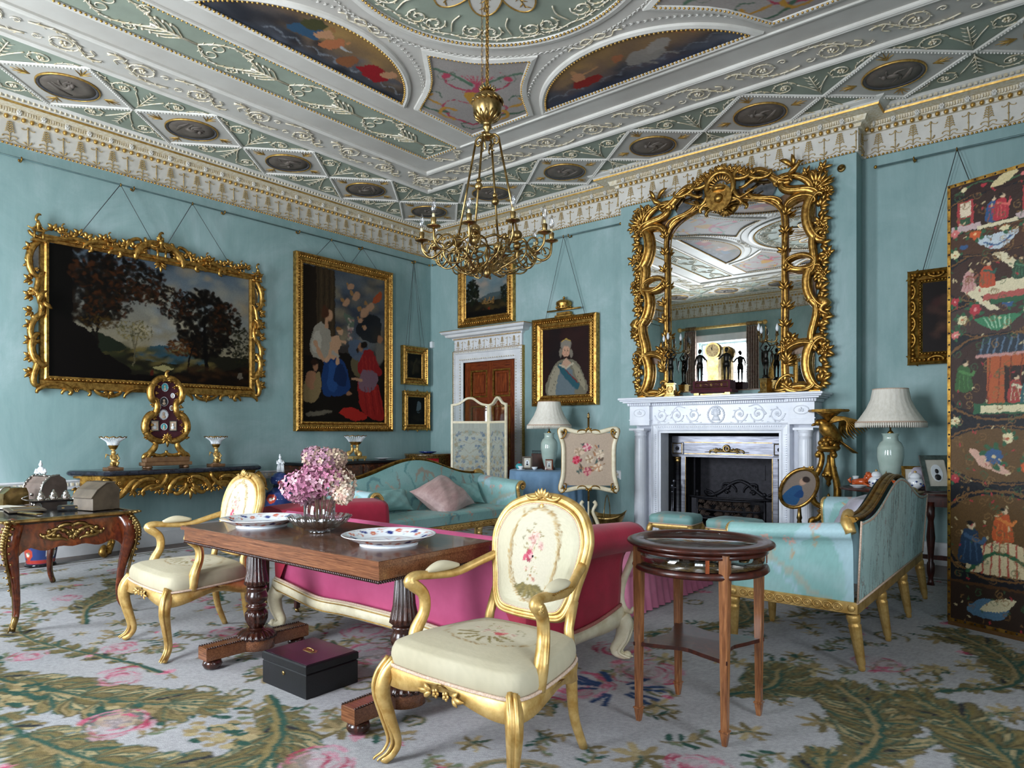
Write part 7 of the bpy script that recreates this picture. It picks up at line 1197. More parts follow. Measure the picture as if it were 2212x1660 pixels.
    lg = M().lathe([(.014, .0), (.018, .012), (.017, .03), (.022, .035), (.031, .235), (.034, .245), (.028, .25), (.032, .26), (.036, .285), (.034, .30)], 36, fl=(12, .16, .036, .236)); lme_ = lg.mesh('leg'); lme_.materials.append(MT['goldpale'])
    for x in (-1.03, -.345, .345, 1.03):
        for y in (-.335, .325): part('leg', lme_, None, t, at=(x, y + (.045 if y > 0 else 0), 0), rz=(R(9) if y > 0 else 0, 0, 0))
    return t
settee('teal brocade settee at right seen from behind, eight gilt fluted legs', (6.885, -2.765, 0), -pi / 2); settee('teal brocade settee beyond the red sofa facing the hearth, from its front', (3.0, -2.86, 0), pi / 2 - .02)
def pillow(w, h, th, seed=1, nx=26, bend=0, corner=1.0):
    m = M(); u = np.linspace(-1, 1, nx); U, Vv = np.meshgrid(u, u); rr_ = np.random.RandomState(seed); f = (1 - np.abs(U) ** 2.6) * (1 - np.abs(Vv) ** 2.6); pin = 1 - .16 * corner * (1 - np.abs(U) ** 2) * (Vv ** 2); pin2 = 1 - .16 * corner * (1 - np.abs(Vv) ** 2) * (U ** 2)
    n = nx * nx; F = [(i * nx + j, i * nx + j + 1, (i + 1) * nx + j + 1, (i + 1) * nx + j) for i in range(nx - 1) for j in range(nx - 1)]
    for s in (1, -1):
        wr = .010 * np.sin(U * 9 + seed) * np.sin(Vv * 7 + seed * 2); z = s * th * f ** .55 + bend * U * U + wr * f; m.add(np.stack([(U * w / 2 * pin2).ravel(), (Vv * h / 2 * pin).ravel(), z.ravel()], 1), F if s > 0 else [q[::-1] for q in F])
    return m
o = solo('cushion', pillow(.70, .54, .12, 2, bend=-.03), 'cushionpink', 'dusty pink silk cushion flopped on the far teal settee', 'cushion', (2.98, -2.66, .615), (R(38), R(-12), pi / 2 + .35))
solo('bolster_cushion', pillow(.62, .26, .07, 3), 'tealsilk', 'long teal cushion at left along the far settee back', 'cushion', (2.82, -3.32, .60), (R(60), 0, pi / 2)); solo('cushion', pillow(.36, .28, .07, 4), 'tealsilk', 'small teal cushion tucked behind the pink cushion', 'cushion', (2.83, -2.15, .60), (R(55), 0, pi / 2 - .3))
solo('cushion', pillow(.46, .40, .10, 5), 'lilac', 'grey-lilac silk cushion leaning on back of right-hand settee', 'cushion', (6.98, -2.75, .68), (R(62), 0, -pi / 2 + .2))
# ---------------------------------------------------------------- crimson and pink sofa (its back to the camera)
t = thing('rose_sofa', 'long rose-pink sofa with crimson scroll arms and cream carved frame, seen from behind', 'sofa', (5.12, -4.88, 0), pi)
def railz(u): return .235 + .045 * np.abs(u) ** 3 - .02 * np.exp(-((np.abs(u) - .55) / .2) ** 2)
u = np.linspace(-1, 1, 40); bk = M(); H = 1.03
rows = [np.stack([u * H, np.full(40, .44) + dy, z0 + (z1 - z0) * 0 + zz * np.ones(40)], 1) for dy, zz, z0, z1 in ()]
prof = [(.42, 0), (.435, .25), (.45, .6), (.46, .9), (.45, .99), (.42, 1.02), (.38, 1.0), (.34, .9), (.30, .5), (.27, .3)]
bk.loft([np.stack([u * H, np.full(40, y), (railz(u) + .04) * (1 - f) + .765 * f], 1) for y, f in prof], closed=False, cap0=False, cap1=False); part('sofa_back', bk, 'pink', t)
ci = M(); ci.bb(-H + .02, -.40, .30, H - .02, .28, .46, .03); part('seat_cushion', ci, 'pink', t)
for sx in (-1, 1):
    pr = spline([(.0, .26), (.015, .40), (.02, .55), (.05, .62), (.11, .63), (.155, .67), (.165, .72), (.14, .765), (.08, .785), (.0, .775), (-.06, .76), (-.09, .70), (-.10, .45)], 40); ys = np.linspace(-.42, .46, 24); m = M()
    m.loft([np.array([(sx * (H + a * (1 + .15 * ((y + .42) / .88))), y, (b if b > .3 else .26) + (.02 * sin((y + .42) * 3) if b > .5 else 0)) for a, b in pr]) for y in ys], closed=False, cap0=True, cap1=True); part('scroll_arm', m, 'crimson', t, 'crimson velvet scroll arm')
    g = M(); g.tube(np.array([(sx * (H + .012), y, .262 + .055 * abs((y + .42) / .44 - 1) ** 2) for y in np.linspace(-.42, .45, 16)]), .010, 6); part('braid', g, 'pinkbraid', t)
    m = M(); ys = np.linspace(-.44, .46, 22); zt = .255 + .055 * np.abs((ys - .0) / .45) ** 2; zb = zt - .075 + .02 * np.cos(ys * 7); m.loft([[(sx * (H - .03), y, a), (sx * (H + .03), y, a), (sx * (H + .036), y, (a + b) / 2), (sx * (H + .022), y, b), (sx * (H - .03), y, b)] for y, a, b in zip(ys, zt, zb)]); part('side_rail', m, 'cream', t)
    q = np.array([(sx * (H + .15 - .01 * k), -.43, z) for k, z in enumerate(np.linspace(.69, .3, 12))]); m = M(); scroll(m, (sx * (H + .10), .70), (sx * (H + .02), .30), 'S', -sx, .022, .43); part('arm_front', m, 'cream', t)
    for y, nm in ((-.42, 'front_leg'), (.44, 'back_leg')):
        s_ = -1 if y < 0 else 1; m = M(); q = spline([(sx * H, y, .25), (sx * (H + .02), y + s_ * .02, .20), (sx * (H + .005), y + s_ * .01, .12), (sx * (H - .03), y - s_ * .005, .05), (sx * (H + .02), y + s_ * .01, .025), (sx * (H + .04), y + s_ * .02, .03)], 20); m.tube(q, [.055, .052, .04, .03, .024, .02, .016], 10); m.ball(tuple(q[-1]), .024, 8, 6); [m.tube(q[:-2] + V(sx * .034, s_ * o, 0), [.010, .012, .006], 5) for o in (-.012, .022)]; part(nm, m, 'cream', t)
m = M(); zt = railz(u) + .045; zb = zt - .075; m.loft([[(a * (H + .02), .42, b), (a * (H + .02), .475, b), (a * (H + .02), .482, (b + c) / 2), (a * (H + .02), .468, c), (a * (H + .02), .42, c)] for a, b, c in zip(u, zt, zb)]); part('back_rail', m, 'cream', t, 'cream painted back rail with gilt edge')
g = M(); g.tube(np.stack([u * H, np.full(40, .468), zt + .010], 1), .008, 6); part('braid', g, 'braid', t); g = M(); g.tube(np.stack([u * H, np.full(40, .476), zt - .008], 1), .004, 5); g.tube(np.stack([u * H, np.full(40, .474), zb + .01], 1), .004, 5); part('gilt_line', g, 'gild', t)
t = thing('ottoman', 'pink skirted ottoman between the sofas, pleated skirt to the carpet', 'ottoman', (5.04, -2.98, 0)); W2, D2 = .70, .72
def rr_(w, d, r, n=8): return np.array([(sx * (w - r) + r * cos(a), sy * (d - r) + r * sin(a)) for sx, sy, a0 in ((1, 1, 0), (-1, 1, pi / 2), (-1, -1, pi), (1, -1, 3 * pi / 2)) for a in np.linspace(a0, a0 + pi / 2, n)])
def ringp(w, d, r, n): 
    P = rr_(w, d, r); P = np.vstack([P, P[:1]]); L = np.r_[0, np.cumsum(np.linalg.norm(np.diff(P, axis=0), axis=1))]; s = np.linspace(0, L[-1], n, endpoint=False); return np.stack([np.interp(s, L, P[:, 0]), np.interp(s, L, P[:, 1])], 1)
m = M(); P = ringp(W2, D2, .12, 80); m.loft([np.c_[P * k, np.full(80, z)] for k, z in ((1, .27), (1.01, .33), (1.0, .375), (.96, .40), (.85, .41), (.5, .418), (.02, .42))], cap0=True, cap1=False); part('padded_top', m, 'pinkpale', t)
n = 420; P = ringp(W2, D2, .12, n); k = np.arange(n); wv = 1 + .012 * np.sin(k * 2 * pi / 7) ; m = M(); m.loft([np.c_[P * 1.0, np.full(n, .30)], np.c_[P * (1 + .3 * (wv - 1))[:, None], np.full(n, .27)], np.c_[P * 1.03 * wv[:, None], np.full(n, .12)], np.c_[P * 1.06 * (1 + 1.6 * (wv - 1))[:, None], np.full(n, .006)]], cap0=False, cap1=False); part('pleated_skirt', m, 'pinkpale', t)
def stool(label, loc, rz):
    t = thing('footstool', label, 'stool', loc, rz, 'pair of teal and gilt stools before the hearth'); m = M(); P = ringp(.235, .18, .05, 60); m.loft([np.c_[P * k, np.full(60, z)] for k, z in ((.99, .34), (1.02, .36), (1.02, .40), (.95, .425), (.7, .437), (.02, .44))], cap0=False, cap1=False)
    paintmesh(m, bF, 'brocade', lambda v: (v[:, 0] + .6, v[:, 1] + .4), 'padded_seat', t); g = M(); g.tube(np.c_[P * 1.02, np.full(60, .34)], .007, 5, closed=True); part('braid', g, 'braid', t)
    A = np.arctan2(P[:, 1] / .18, P[:, 0] / .235); zb = .285 - .03 * np.abs(np.cos(A * 2)) ** .5 + .025; m = M(); m.loft([np.c_[P * .98, np.full(60, .335)], np.c_[P * 1.0, np.full(60, .32)], np.c_[P * .99, zb], np.c_[P * .88, zb], np.c_[P * .88, np.full(60, .335)]], cap0=False, cap1=False); part('seat_rail', m, 'goldpale', t)
    for sx in (-1, 1):
        for sy in (-1, 1): m = M(); m.tube(spline([(sx * .205, sy * .15, .33), (sx * .225, sy * .17, .27), (sx * .215, sy * .16, .15), (sx * .20, sy * .145, .06), (sx * .225, sy * .17, .012)], 14), [.03, .036, .022, .016, .018], 8); part('cabriole_leg', m, 'goldpale', t)
stool('left of two teal-seated gilt stools in front of the fireplace', (4.90, -1.16, 0), .08); stool('right of two teal-seated gilt stools in front of the fireplace', (5.55, -1.19, 0), -.05)
# ---------------------------------------------------------------- console table on the left wall
t = thing('console_table', 'carved gilt rococo console table with black marble top below the landscape', 'table', (0, -4.21, 0), pi / 2)
O = [tuple(q) for q in spline([(-.95, .0), (-.98, -.12), (-.93, -.22), (-.83, -.38)], 10)] + [tuple(q) for q in spline([(-.80, -.50), (-.72, -.53), (-.4, -.545), (0, -.55), (.4, -.545), (.72, -.53), (.80, -.50)], 20)] + [tuple(q) for q in spline([(.83, -.38), (.93, -.22), (.98, -.12), (.95, .0)], 10)]; O = [(a * 1.06, b) for a, b in O]
m = M(); m.mould(O, [(0, .835), (-.022, .845), (-.03, .862), (-.022, .88), (0, .89)][::-1], closed=True); m.prism(O, .835, .89); part('marble_top', m, 'blackmarble', t)
m = M(); O2 = [(a * .97, b * .96) for a, b in O]; m.mould(O2, [(0, .81), (.02, .81), (.02, .836), (0, .836)]); m.mould([(a * .96, b * .95) for a, b in O[5:-5]], [(0, .70), (.015, .70), (.015, .815), (0, .815)], closed=False); part('apron_frame', m, 'golddark', t)
m = M(); D = .53
for sx in (-1, 1):
    for a, b_, k, sd, r in (((.05, .80), (.22, .66), 'C', 1, .032), ((.25, .80), (.42, .69), 'C', -1, .028), ((.40, .79), (.60, .68), 'C', 1, .032), ((.58, .78), (.76, .62), 'S', -1, .034), ((.04, .70), (.16, .62), 'C', -1, .026), ((.28, .70), (.5, .66), 'C', 1, .024)): scroll(m, (sx * a[0], a[1]), (sx * b_[0], b_[1]), k, sd * sx, r, D, n=7)
    for j in range(9): spray(m, (sx * (.08 + j * .085), .69 + .03 * sin(j * 2)), -pi / 2 + sx * .3, .08, .015, 4, 1.6, D)
    for j in range(4): rosette(m, (sx * (.16 + j * .19), .76), .022, D + .02, 6)
spray(m, (0, .70), -pi / 2, .16, .022, 5, 1.5, D); scroll(m, (-.10, .66), (.10, .66), 'C', 1, .02, D); rosette(m, (0, .76), .04, D + .02, 7)
part('pierced_apron', m, 'gold', t)
for sx in (-1, 1):
    m = M()
    for j in range(7): rosette(m, (sx * .9, .8 - .01 * j), .02, .20 + .04 * j, 5)
    for j in range(5): spray(m, (sx * (.98 - .03 * j), .72 - .01 * j), -pi / 2, .1, .016, 4, 1.6, .12 + .09 * j)
    part('side_apron', m, 'gold', t); m = M(); q = spline([(sx * .82, -.48, .80), (sx * .88, -.52, .68), (sx * .86, -.48, .55), (sx * .76, -.40, .46), (sx * .70, -.34, .34), (sx * .72, -.34, .18), (sx * .78, -.38, .05), (sx * .84, -.44, .03)], 34); m.tube(q, [.05, .06, .05, .038, .035, .034, .036, .02], 8)
    for j in range(0, 30, 3): p = q[j]; spray(m, (p[0], p[2]), -pi / 2 + sx * .8, .09, .015, 3, 1.2, -p[1] + .03)
    for j in range(3): scroll(m, (sx * .84, .76 - j * .09), (sx * .9, .68 - j * .09), 'C', -sx, .016, .54 - .02 * j)
    m.tube(spline([(sx * .83, -.44, .02), (sx * .87, -.47, .06), (sx * .84, -.44, .11), (sx * .79, -.4, .08)], 10), [.03, .035, .025, .01], 7); part('scrolled_leg', m, 'gold', t)
# miniature frame
t = thing('miniature_stand', 'gilt rococo stand of portrait miniatures on red velvet, centre of console', 'frame', (.30, -4.37, .89), pi / 2); sl = lambda z: 0
m = M(); m.bb(-.255, -.09, .03, .255, .07, .07, .006); m.bb(-.235, -.075, .07, .235, .055, .125, .006); [m.lathe([(.02, 0), (.035, .008), (.03, .025), (.02, .03)], 12, (sx * .2, sy * .05 - .01, 0)) for sx in (-1, 1) for sy in (-1, 1)]; part('plinth', m, 'brown', t)
vp = cspline([(-.0, .30), (-.14, .32), (-.20, .42), (-.19, .52), (-.12, .60), (-.10, .70), (-.14, .80), (-.13, .92), (-.05, .98), (.05, .98), (.13, .92), (.14, .80), (.10, .70), (.12, .60), (.19, .52), (.20, .42), (.14, .32)], 60)[::-1]; m = M(); m.prism(vp, -.02, .0, mp=mp3); part('velvet_ground', m, 'redvelvet', t)
m = M()
for sx in (-1, 1):
    for a, b_, k, sd, r in (((.06, .30), (.22, .42), 'C', -1, .03), ((.22, .40), (.15, .60), 'C', -1, .034), ((.14, .58), (.13, .76), 'C', 1, .028), ((.14, .74), (.14, .92), 'C', -1, .032), ((.15, .90), (.02, 1.0), 'C', -1, .028), ((.2, .13), (.12, .27), 'S', 1, .028), ((.24, .13), (.14, .15), 'C', -1, .024), ((.12, .15), (.0, .17), 'C', 1, .018)): scroll(m, (sx * a[0], a[1]), (sx * b_[0], b_[1]), k, sd * sx, r * 1.25, .02, n=8)
    for j in range(10): z = .34 + .07 * j; x = float(np.interp(z, [.3, .45, .65, .85, 1.0], [.2, .22, .13, .16, .06])); spray(m, (sx * x, z), (0 if sx > 0 else pi) + .5 * sin(j * 2), .05, .012, 3, 1.3, .03); spray(m, (sx * (x - .03), z), (pi if sx > 0 else 0), .04, .008, 3, 1.3, .03)
spray(m, (0, .36), -pi / 2, .13, .02, 5, 1.3, .03); spray(m, (0, .32), pi / 2, .08, .016, 7, 2.4, .04); spray(m, (0, .97), pi / 2, .09, .02, 5, 2.4, .03); scroll(m, (-.02, 1.0), (.01, 1.08), 'S', 1, .018, .03); rosette(m, (0, .34), .024, .06, 7); part('rococo_frame', m, 'gold', t); 
for k, (x, z, rx, rz, c) in enumerate(((-.01, .90, .036, .045, 'turq'), (.075, .81, .02, .026, 'porc'), (-.02, .74, .042, .05, 'ink'), (-.075, .68, .02, .03, 'skin'), (.062, .67, .02, .026, 'skin'), (-.025, .595, .05, .056, 'porc'), (-.02, .46, .034, .036, 'turq'))):
    A = np.linspace(0, 2 * pi, 18, endpoint=False); mo = M(); mo.prism([(x + rx * .9 * cos(a), z + rz * .9 * sin(a)) for a in A], .0, .008, mp=mp3); o = part('miniature', mo, c, t); hd = M(); hd.ball((x, -.009, z + rz * .2), rx * .32, 6, 5, (1, .3, 1.2)); hd.ball((x, -.009, z - rz * .45), rx * .5, 7, 5, (1, .25, .8)); part('sitter', hd, 'skin' if c != 'skin' else 'brown', o); e = M(); [e.ball((x + rx * cos(a), -.008, z + rz * sin(a)), .0045, 5, 4) for a in np.linspace(0, 6.2, 22)]; part('pearl_border', e, 'porc', o)
for x in (-.12, .075): m = M(); m.bb(x - .035, -.01, .42, x + .035, 0, .52); o = part('miniature', m, 'skin', t); m = M(); m.mould([(x - .035, .42), (x + .035, .42), (x + .035, .52), (x - .035, .52)], [(0, .0), (0, .014), (-.008, .014), (-.008, 0)], mp=mp3); part('silver_border', m, 'silver', o); m = M(); m.ball((x, -.012, .485), .012, 7, 5, (1, .3, 1.2)); m.ball((x, -.012, .45), .022, 7, 5, (1, .25, .9)); part('sitter', m, 'porc', o)
def tazza(label, loc, kind=0, s=1.0):
    t = thing('basket_tazza', label, 'centrepiece', loc, pi / 2, 'gilt basket centrepieces')
    if kind == 0:
        m = M(); m.bb(-.075, -.075, 0, .075, .075, .028, .003); m.lathe([(.055, .028), (.05, .035), (.035, .045)], 16); part('square_base', m, 'brown', t); m = M(); k = .17; m.tube([(0, 0, .045), (.01, -.01, .09), (0, 0, .14), (0, 0, .17)], [.035, .032, .036, .02], 9); m.ball((0, -.01, .185), .024, 9, 7); m.tube([(-.03, -.02, .155), (-.04, -.045, .12), (0, -.05, .11)], .009, 6); m.tube([(.03, -.02, .155), (.045, -.04, .12), (.02, -.05, .10)], .009, 6); [m.tube([(sx * .015, 0, .07), (sx * .03, -.05, .075), (sx * .02, -.05, .045)], [.018, .015, .010], 7) for sx in (-1, 1)]; m.tube([(-.02, .02, .15), (-.06, .02, .165), (-.07, .02, .12)], [.008, .022, .004], 6, .4); m.tube([(.02, .02, .15), (.05, .02, .165), (.055, .02, .13)], [.008, .018, .004], 6, .4); m.lathe([(.012, .205), (.03, .215), (.028, .222)], 12); part('cherub_stem', m, 'goldpale', t); z0, r0, r1, zt = .215, .05, .125, .345
    else:
        m = M(); m.bb(-.12, -.10, .02, .12, .10, .06, .004); [m.ball((sx * .1, sy * .08, .012), .014, 7, 5) for sx in (-1, 1) for sy in (-1, 1)]; part('base_plate', m, 'goldpale', t); m = M()
        for k in range(3): a = k * 2.094 + .5; d = V(cos(a), sin(a), 0); m.tube(spline([tuple(d * .09 + V(0, 0, .07)), tuple(d * .10 + V(0, 0, .10)), tuple(d * .05 + V(0, 0, .13)), tuple(d * .045 + V(0, 0, .19))], 10), [.035, .03, .022, .018], 8); m.ball(tuple(d * .05 + V(0, 0, .205)), .02, 8, 6); m.tube([tuple(d * .03 + V(0, 0, .17)), tuple(d * -.02 + V(0, 0, .15)), tuple(d * .0 + V(0, 0, .08))], [.01, .02, .006], 6, .4)
        part('winged_sphinxes', m, 'goldpale', t); z0, r0, r1, zt = .215, .09, .155, .345
    m = M(); m.lathe([(.02, z0), (r0 * .7, z0 + .01), (r0, z0 + .045), (r0, z0 + .05)], 20, fl=(10, .06, z0 + .005, z0 + .04)); m.tube([(r1 * cos(a), r1 * sin(a), zt + .006 * sin(a * 12)) for a in np.linspace(0, 2 * pi, 96, endpoint=False)], .005, 5, closed=True); part('gilt_bowl', m, 'golddark', t); m = M()
    for a in np.linspace(0, 2 * pi, 30, endpoint=False): m.tube(spline([(r0 * cos(a), r0 * sin(a), z0 + .045), (r0 * 1.25 * cos(a), r0 * 1.25 * sin(a), z0 + .085), (r1 * cos(a), r1 * sin(a), zt)], 6), .0045, 5)
    part('basket_staves', m, 'porc', t, kind='stuff')
tazza('gilt cherub tazza with white basket at left end of console', (.30, -4.91, .89)); tazza('gilt cherub tazza with white basket at right end of console', (.30, -3.79, .89)); tazza('gilt sphinx basket centrepiece on the marquetry commode', (.30, -1.755, .895), 1)
# imari jars with white figures standing on the lid
cj = C.wh(2 * pi * .2, .8, 240, 130, '2a3c72'); cj.cloud(60, 0, 1.26, 0, .8, .02, .05, ['202f5f', '33497f', '1f2f62'], .6, 3)
r_ = random.Random(5)
for k in range(16):
    x = (k % 4) * .315 + .08 + (.15 if (k // 4) % 2 else 0); y = .12 + (k // 4) * .17; cc = ('e8ebef', 'b8432a')[k % 2]; cj.blob([(x - .075, y), (x, y - .055), (x + .075, y), (x + .05, y + .055), (x - .05, y + .055)], cc); cj.ell(x, y, .03, .022, 'c8502e' if k % 2 == 0 else 'e5d9c8'); cj.ell(x + .02, y + .015, .02, .01, '6f8a5f'); cj.line([(x - .05, y), (x, y + .03), (x + .05, y)], .003, '26397a', 1, 8)
cj.rect(0, .035, 1.26, .07, 'a8342a'); cj.rect(0, .0, 1.26, .018, 'd9dfe6'); cj.rect(0, .60, 1.26, .63, '1a1d2a')
def jar(label, loc):
    t = thing('imari_jar', label, 'jar', loc, 0, 'tall imari jars by the left wall'); pr = dens([(.10, 0), (.115, .01), (.12, .06), (.15, .22), (.185, .38), (.19, .46), (.165, .54), (.11, .58), (.085, .60), (.085, .64)], 60); m = M().lathe(pr, 90); fx = lambda v: ((np.arctan2(v[:, 1], v[:, 0]) + pi) * .2, v[:, 2]); paintmesh(m, cj, 'glaze', fx, 'jar_body', t); part('dark_stand', M().lathe([(.12, -.0), (.13, .004), (.125, .03), (.11, .03)], 30), 'ebony', t)
    m = M().lathe(dens([(.10, .64), (.12, .65), (.125, .68), (.11, .73), (.06, .775), (.03, .785), (.001, .79)], 26), 60); paintmesh(m, cj, 'glaze', fx, 'domed_lid', t); return t
def figurine(label, loc, rz):
    m = M(); m.tube([(0, 0, 0), (0, 0, .05), (.008, 0, .10), (0, 0, .14), (0, 0, .165)], [.045, .042, .034, .036, .014], 10, .75); m.ball((0, -.005, .185), .019, 9, 8, (.9, 1, 1.15)); m.tube([(0, .005, .195), (0, .005, .225)], [.012, .006], 7); [m.tube([(sx * .033, 0, .14), (sx * .04, -.02, .11), (sx * .008, -.035, .105)], [.013, .015, .009], 6) for sx in (-1, 1)]; [m.tube([(sx * .02 + .01 * k, -.02 - .01 * abs(k), .11), (sx * .03 + .006 * k, -.03, .0)], [.005, .010], 5) for sx in (-1, 1) for k in (-1, 0, 1)]; solo('porcelain_figure', m, 'porc', label, 'figurine', loc, rz)
jar('imari jar on the floor behind the writing desk, left of console', (.42, -5.60, 0)); jar('imari jar between the console table and the commode', (.42, -3.02, 0)); figurine('white porcelain figure standing above the shagreen casket at far left', (.42, -5.60, .79), 1.2); figurine('white porcelain figure on the imari jar right of console', (.42, -3.02, .79), 1.4)
# ---------------------------------------------------------------- commode, lacquer cabinet, screen
t = thing('commode', 'dark marquetry commode with black top against the left wall', 'commode', (0, -1.83, 0), pi / 2); m = M(); m.bb(-.93, -.56, .855, .93, -.04, .895, .008); part('black_top', m, 'ebony', t); m = M(); m.bb(-.90, -.53, .10, .90, -.05, .855, .01); part('carcase', m, 'marquetry', t)
for j, (z0, z1) in enumerate(((.60, .84), (.36, .59), (.12, .35))):
    for sx in (-1, 1):
        m = M(); m.bb(sx * .03, -.545, z0, sx * .87, -.53, z1, .004); d_ = part('drawer', m, 'marquetry', t)
        for x in (.2, .62):
            m = M(); m.tube([(sx * x + .03 * cos(a), -.556, (z0 + z1) / 2 + .03 * sin(a)) for a in np.linspace(pi * .9, 2.1 * pi, 10)], .004, 5); m.lathe([(.014, 0), (.01, .006)], 8, (sx * x, -.556, (z0 + z1) / 2 + .01)); part('drawer_ring', m, 'silver', d_)
for sx in (-1, 1):
    for y in (-.5, -.08): part('foot', M().lathe([(.03, 0), (.045, .03), (.03, .06), (.04, .10)], 12, (sx * .84, y, 0)), 'ebony', t)
solo('imari_dish', M().lathe([(.03, 0), (.05, .004), (.10, .018), (.13, .024), (.12, .026), (.05, .012), (.001, .010)], 30), 'porc', 'low white dish on the commode right of the sphinx centrepiece', 'dish', (.35, -1.30, .895))
t = thing('lacquer_cabinet', 'bow-fronted red and gold lacquer cabinet in the room corner', 'cabinet', (.50, -.52, 0)); m = M(); A = np.linspace(-2.9, -.24 + .0, 20); m.lathe([(.36, .10), (.36, .93), (.375, .94), (.375, .965), (.36, .97)], 40); part('cabinet_body', m, 'blacklac', t); m = M()
for k, (a0, a1) in enumerate(((-2.75, -2.1), (-2.0, -1.2), (-1.1, -.35))):
    A = np.linspace(a0, a1, 10); pnl = M(); pnl.loft([np.stack([.364 * np.cos(A), .364 * np.sin(A), np.full(10, z)], 1) for z in (.30, .90)] + [np.stack([.355 * np.cos(A), .355 * np.sin(A), np.full(10, z)], 1) for z in (.90, .30)], closed=False, cap0=False, cap1=False); pn = part('red_panel', pnl, 'redlac', t); g_ = M(); r_ = random.Random(k)
    for j in range(16): a = r_.uniform(a0 + .08, a1 - .08); z = r_.uniform(.35, .82); g_.ball((.366 * cos(a), .366 * sin(a), z), .013, 6, 4, (1, 1, .7))
    for j in range(3): a = a0 + .15 + j * .2; g_.tube([(.366 * cos(a), .366 * sin(a), .34), (.366 * cos(a + .08), .366 * sin(a + .08), .6), (.366 * cos(a - .02), .366 * sin(a - .02), .8)], .003, 4)
    part('gilt_design', g_, 'gild', pn, kind='stuff')
[part('foot', M().box((.22 * cos(a), .22 * sin(a), .05), (.05, .05, .10), a), 'blacklac', t) for a in (-2.5, -.7, .8, 2.2)]
solo('blue_bowl', M().lathe([(.05, 0), (.09, .006), (.13, .02), (.14, .03), (.13, .032), (.08, .014), (.001, .012)], 30), 'bluepaint', 'shallow blue bowl on top of the red lacquer cabinet', 'bowl', (.56, -.60, .97))
t = thing('folding_screen', 'cream-framed folding screen with glazed arched tops and floral silk, before the door', 'screen', (0, 0, 0)); PT = [(1.44, -1.0), (1.85, -.66), (2.30, -.82)]
csn = C.wh(.5, 1.25, 90, 220, '9da095'); csn.cloud(30, 0, .5, 0, 1.25, .04, .1, ['8f938a', 'a9aa9e'], .4, 8); r_ = random.Random(12)
for k in range(110):
    y = r_.uniform(.02, 1.22); x = r_.uniform(.02, .25); s = r_.uniform(.015, .035); c0 = r_.choice(['8b8168', '9a9076', '7f8a80', '5a6c80', '9d8f72'])
    for xx in (x, .5 - x): 
        for i in range(5): a = i * 1.257 + y * 9; csn.ell(xx + cos(a) * s * .5, y + sin(a) * s * .5, s * .45, s * .3, c0, .85, a)
for k in range(10): y = .06 + k * .12; [csn.line([(.25, y), (.25 + s * .09, y + .05), (.25 + s * .17, y + .02), (.25 + s * .2, y + .08)], .004, '87806a', .9, 12) for s in (-1, 1)]
for k in range(8): y = .1 + k * .15; [csn.ell(.25 + s * (.12 + .05 * (k % 2)), y, .022, .018, '56697c', .9) for s in (-1, 1)]
csn.warp(2, 5); csn.speck(.08)
for (x0, y0), (x1, y1) in zip(PT[:-1], PT[1:]):
    L = sqrt((x1 - x0) ** 2 + (y1 - y0) ** 2); a = atan2(y1 - y0, x1 - x0); lf = thing('screen_leaf', 'x', 'x'); del lf['label']; del lf['category']; lf.parent = t; lf.location = (x0, y0, 0); lf.rotation_euler = (0, 0, a)
    tp_ = [tuple(q) for q in spline([(L, 1.68), (L * .8, 1.70), (L * .62, 1.765), (L * .5, 1.78), (L * .38, 1.765), (L * .2, 1.70), (0, 1.68)], 20)]; m = M(); m.mould([(0, .03), (L, .03)] + tp_, [(0, -.012), (.028, -.016), (.032, 0), (.028, .016), (0, .012)], mp=lambda p, q, c: (p, c, q)); m.bb(.03, -.012, 1.415, L - .03, .012, 1.445); part('frame', m, 'cream', lf); part('glass_pane', M().prism([(.03, 1.445), (L - .03, 1.445)] + [(x * .9 + L * .05, z - .03) for x, z in tp_], -.002, .002, mp=lambda p, q, c: (p, c, q)), 'cglass', lf)
    gx = np.linspace(.03, L - .03, 70); gz = np.linspace(.06, 1.415, 190); GX, GZ = np.meshgrid(gx, gz)
    for s in (-1, 1): me = gridmesh('silk_panel', gx, gz, lambda X, Z, s=s: np.stack([X, np.full(len(X), s * .006), Z], 1), csn.sample(GX.ravel() / L * .5, GZ.ravel() - .1), 'tapestry'); part('silk_panel', me, None, lf)
# ---------------------------------------------------------------- writing desk at left
t = thing('writing_desk', 'kingwood bureau plat with gilt bronze mounts at far left', 'desk', (2.13, -6.13, 0)); w, d = .78, .37
cb_ = lambda: [tuple(q) for q in rr_(w + .02, d + .02, .05, 4)]
m = M(); m.prism([tuple(q) for q in rr_(w, d, .04, 4)], .69, .72); part('leather_top', m, 'ebony', t); m = M(); m.mould(cb_(), [(.0, .70), (-.012, .708), (-.012, .718), (0, .726), (.03, .726), (.03, .70)]); part('brass_edge', m, 'brass', t)
def apron(L, dip, z1=.70, z0=.54):
    x = np.linspace(-1, 1, 25); zb = z0 + .035 * np.cos(x * pi * 2) * (np.abs(x) < .75) - dip * np.exp(-(x / .22) ** 2) - .06 * np.abs(x) ** 8 * 1.2; return [(a * L, b) for a, b in zip(x, zb)] + [(L, z1), (-L, z1)]
for sy in (-1, 1): m = M(); m.prism(apron(w - .06, .04), -.012, .012, mp=lambda p, q, c: (p, sy * (d - .03) - c * sy, q)); part('long_apron', m, 'kingwood', t)
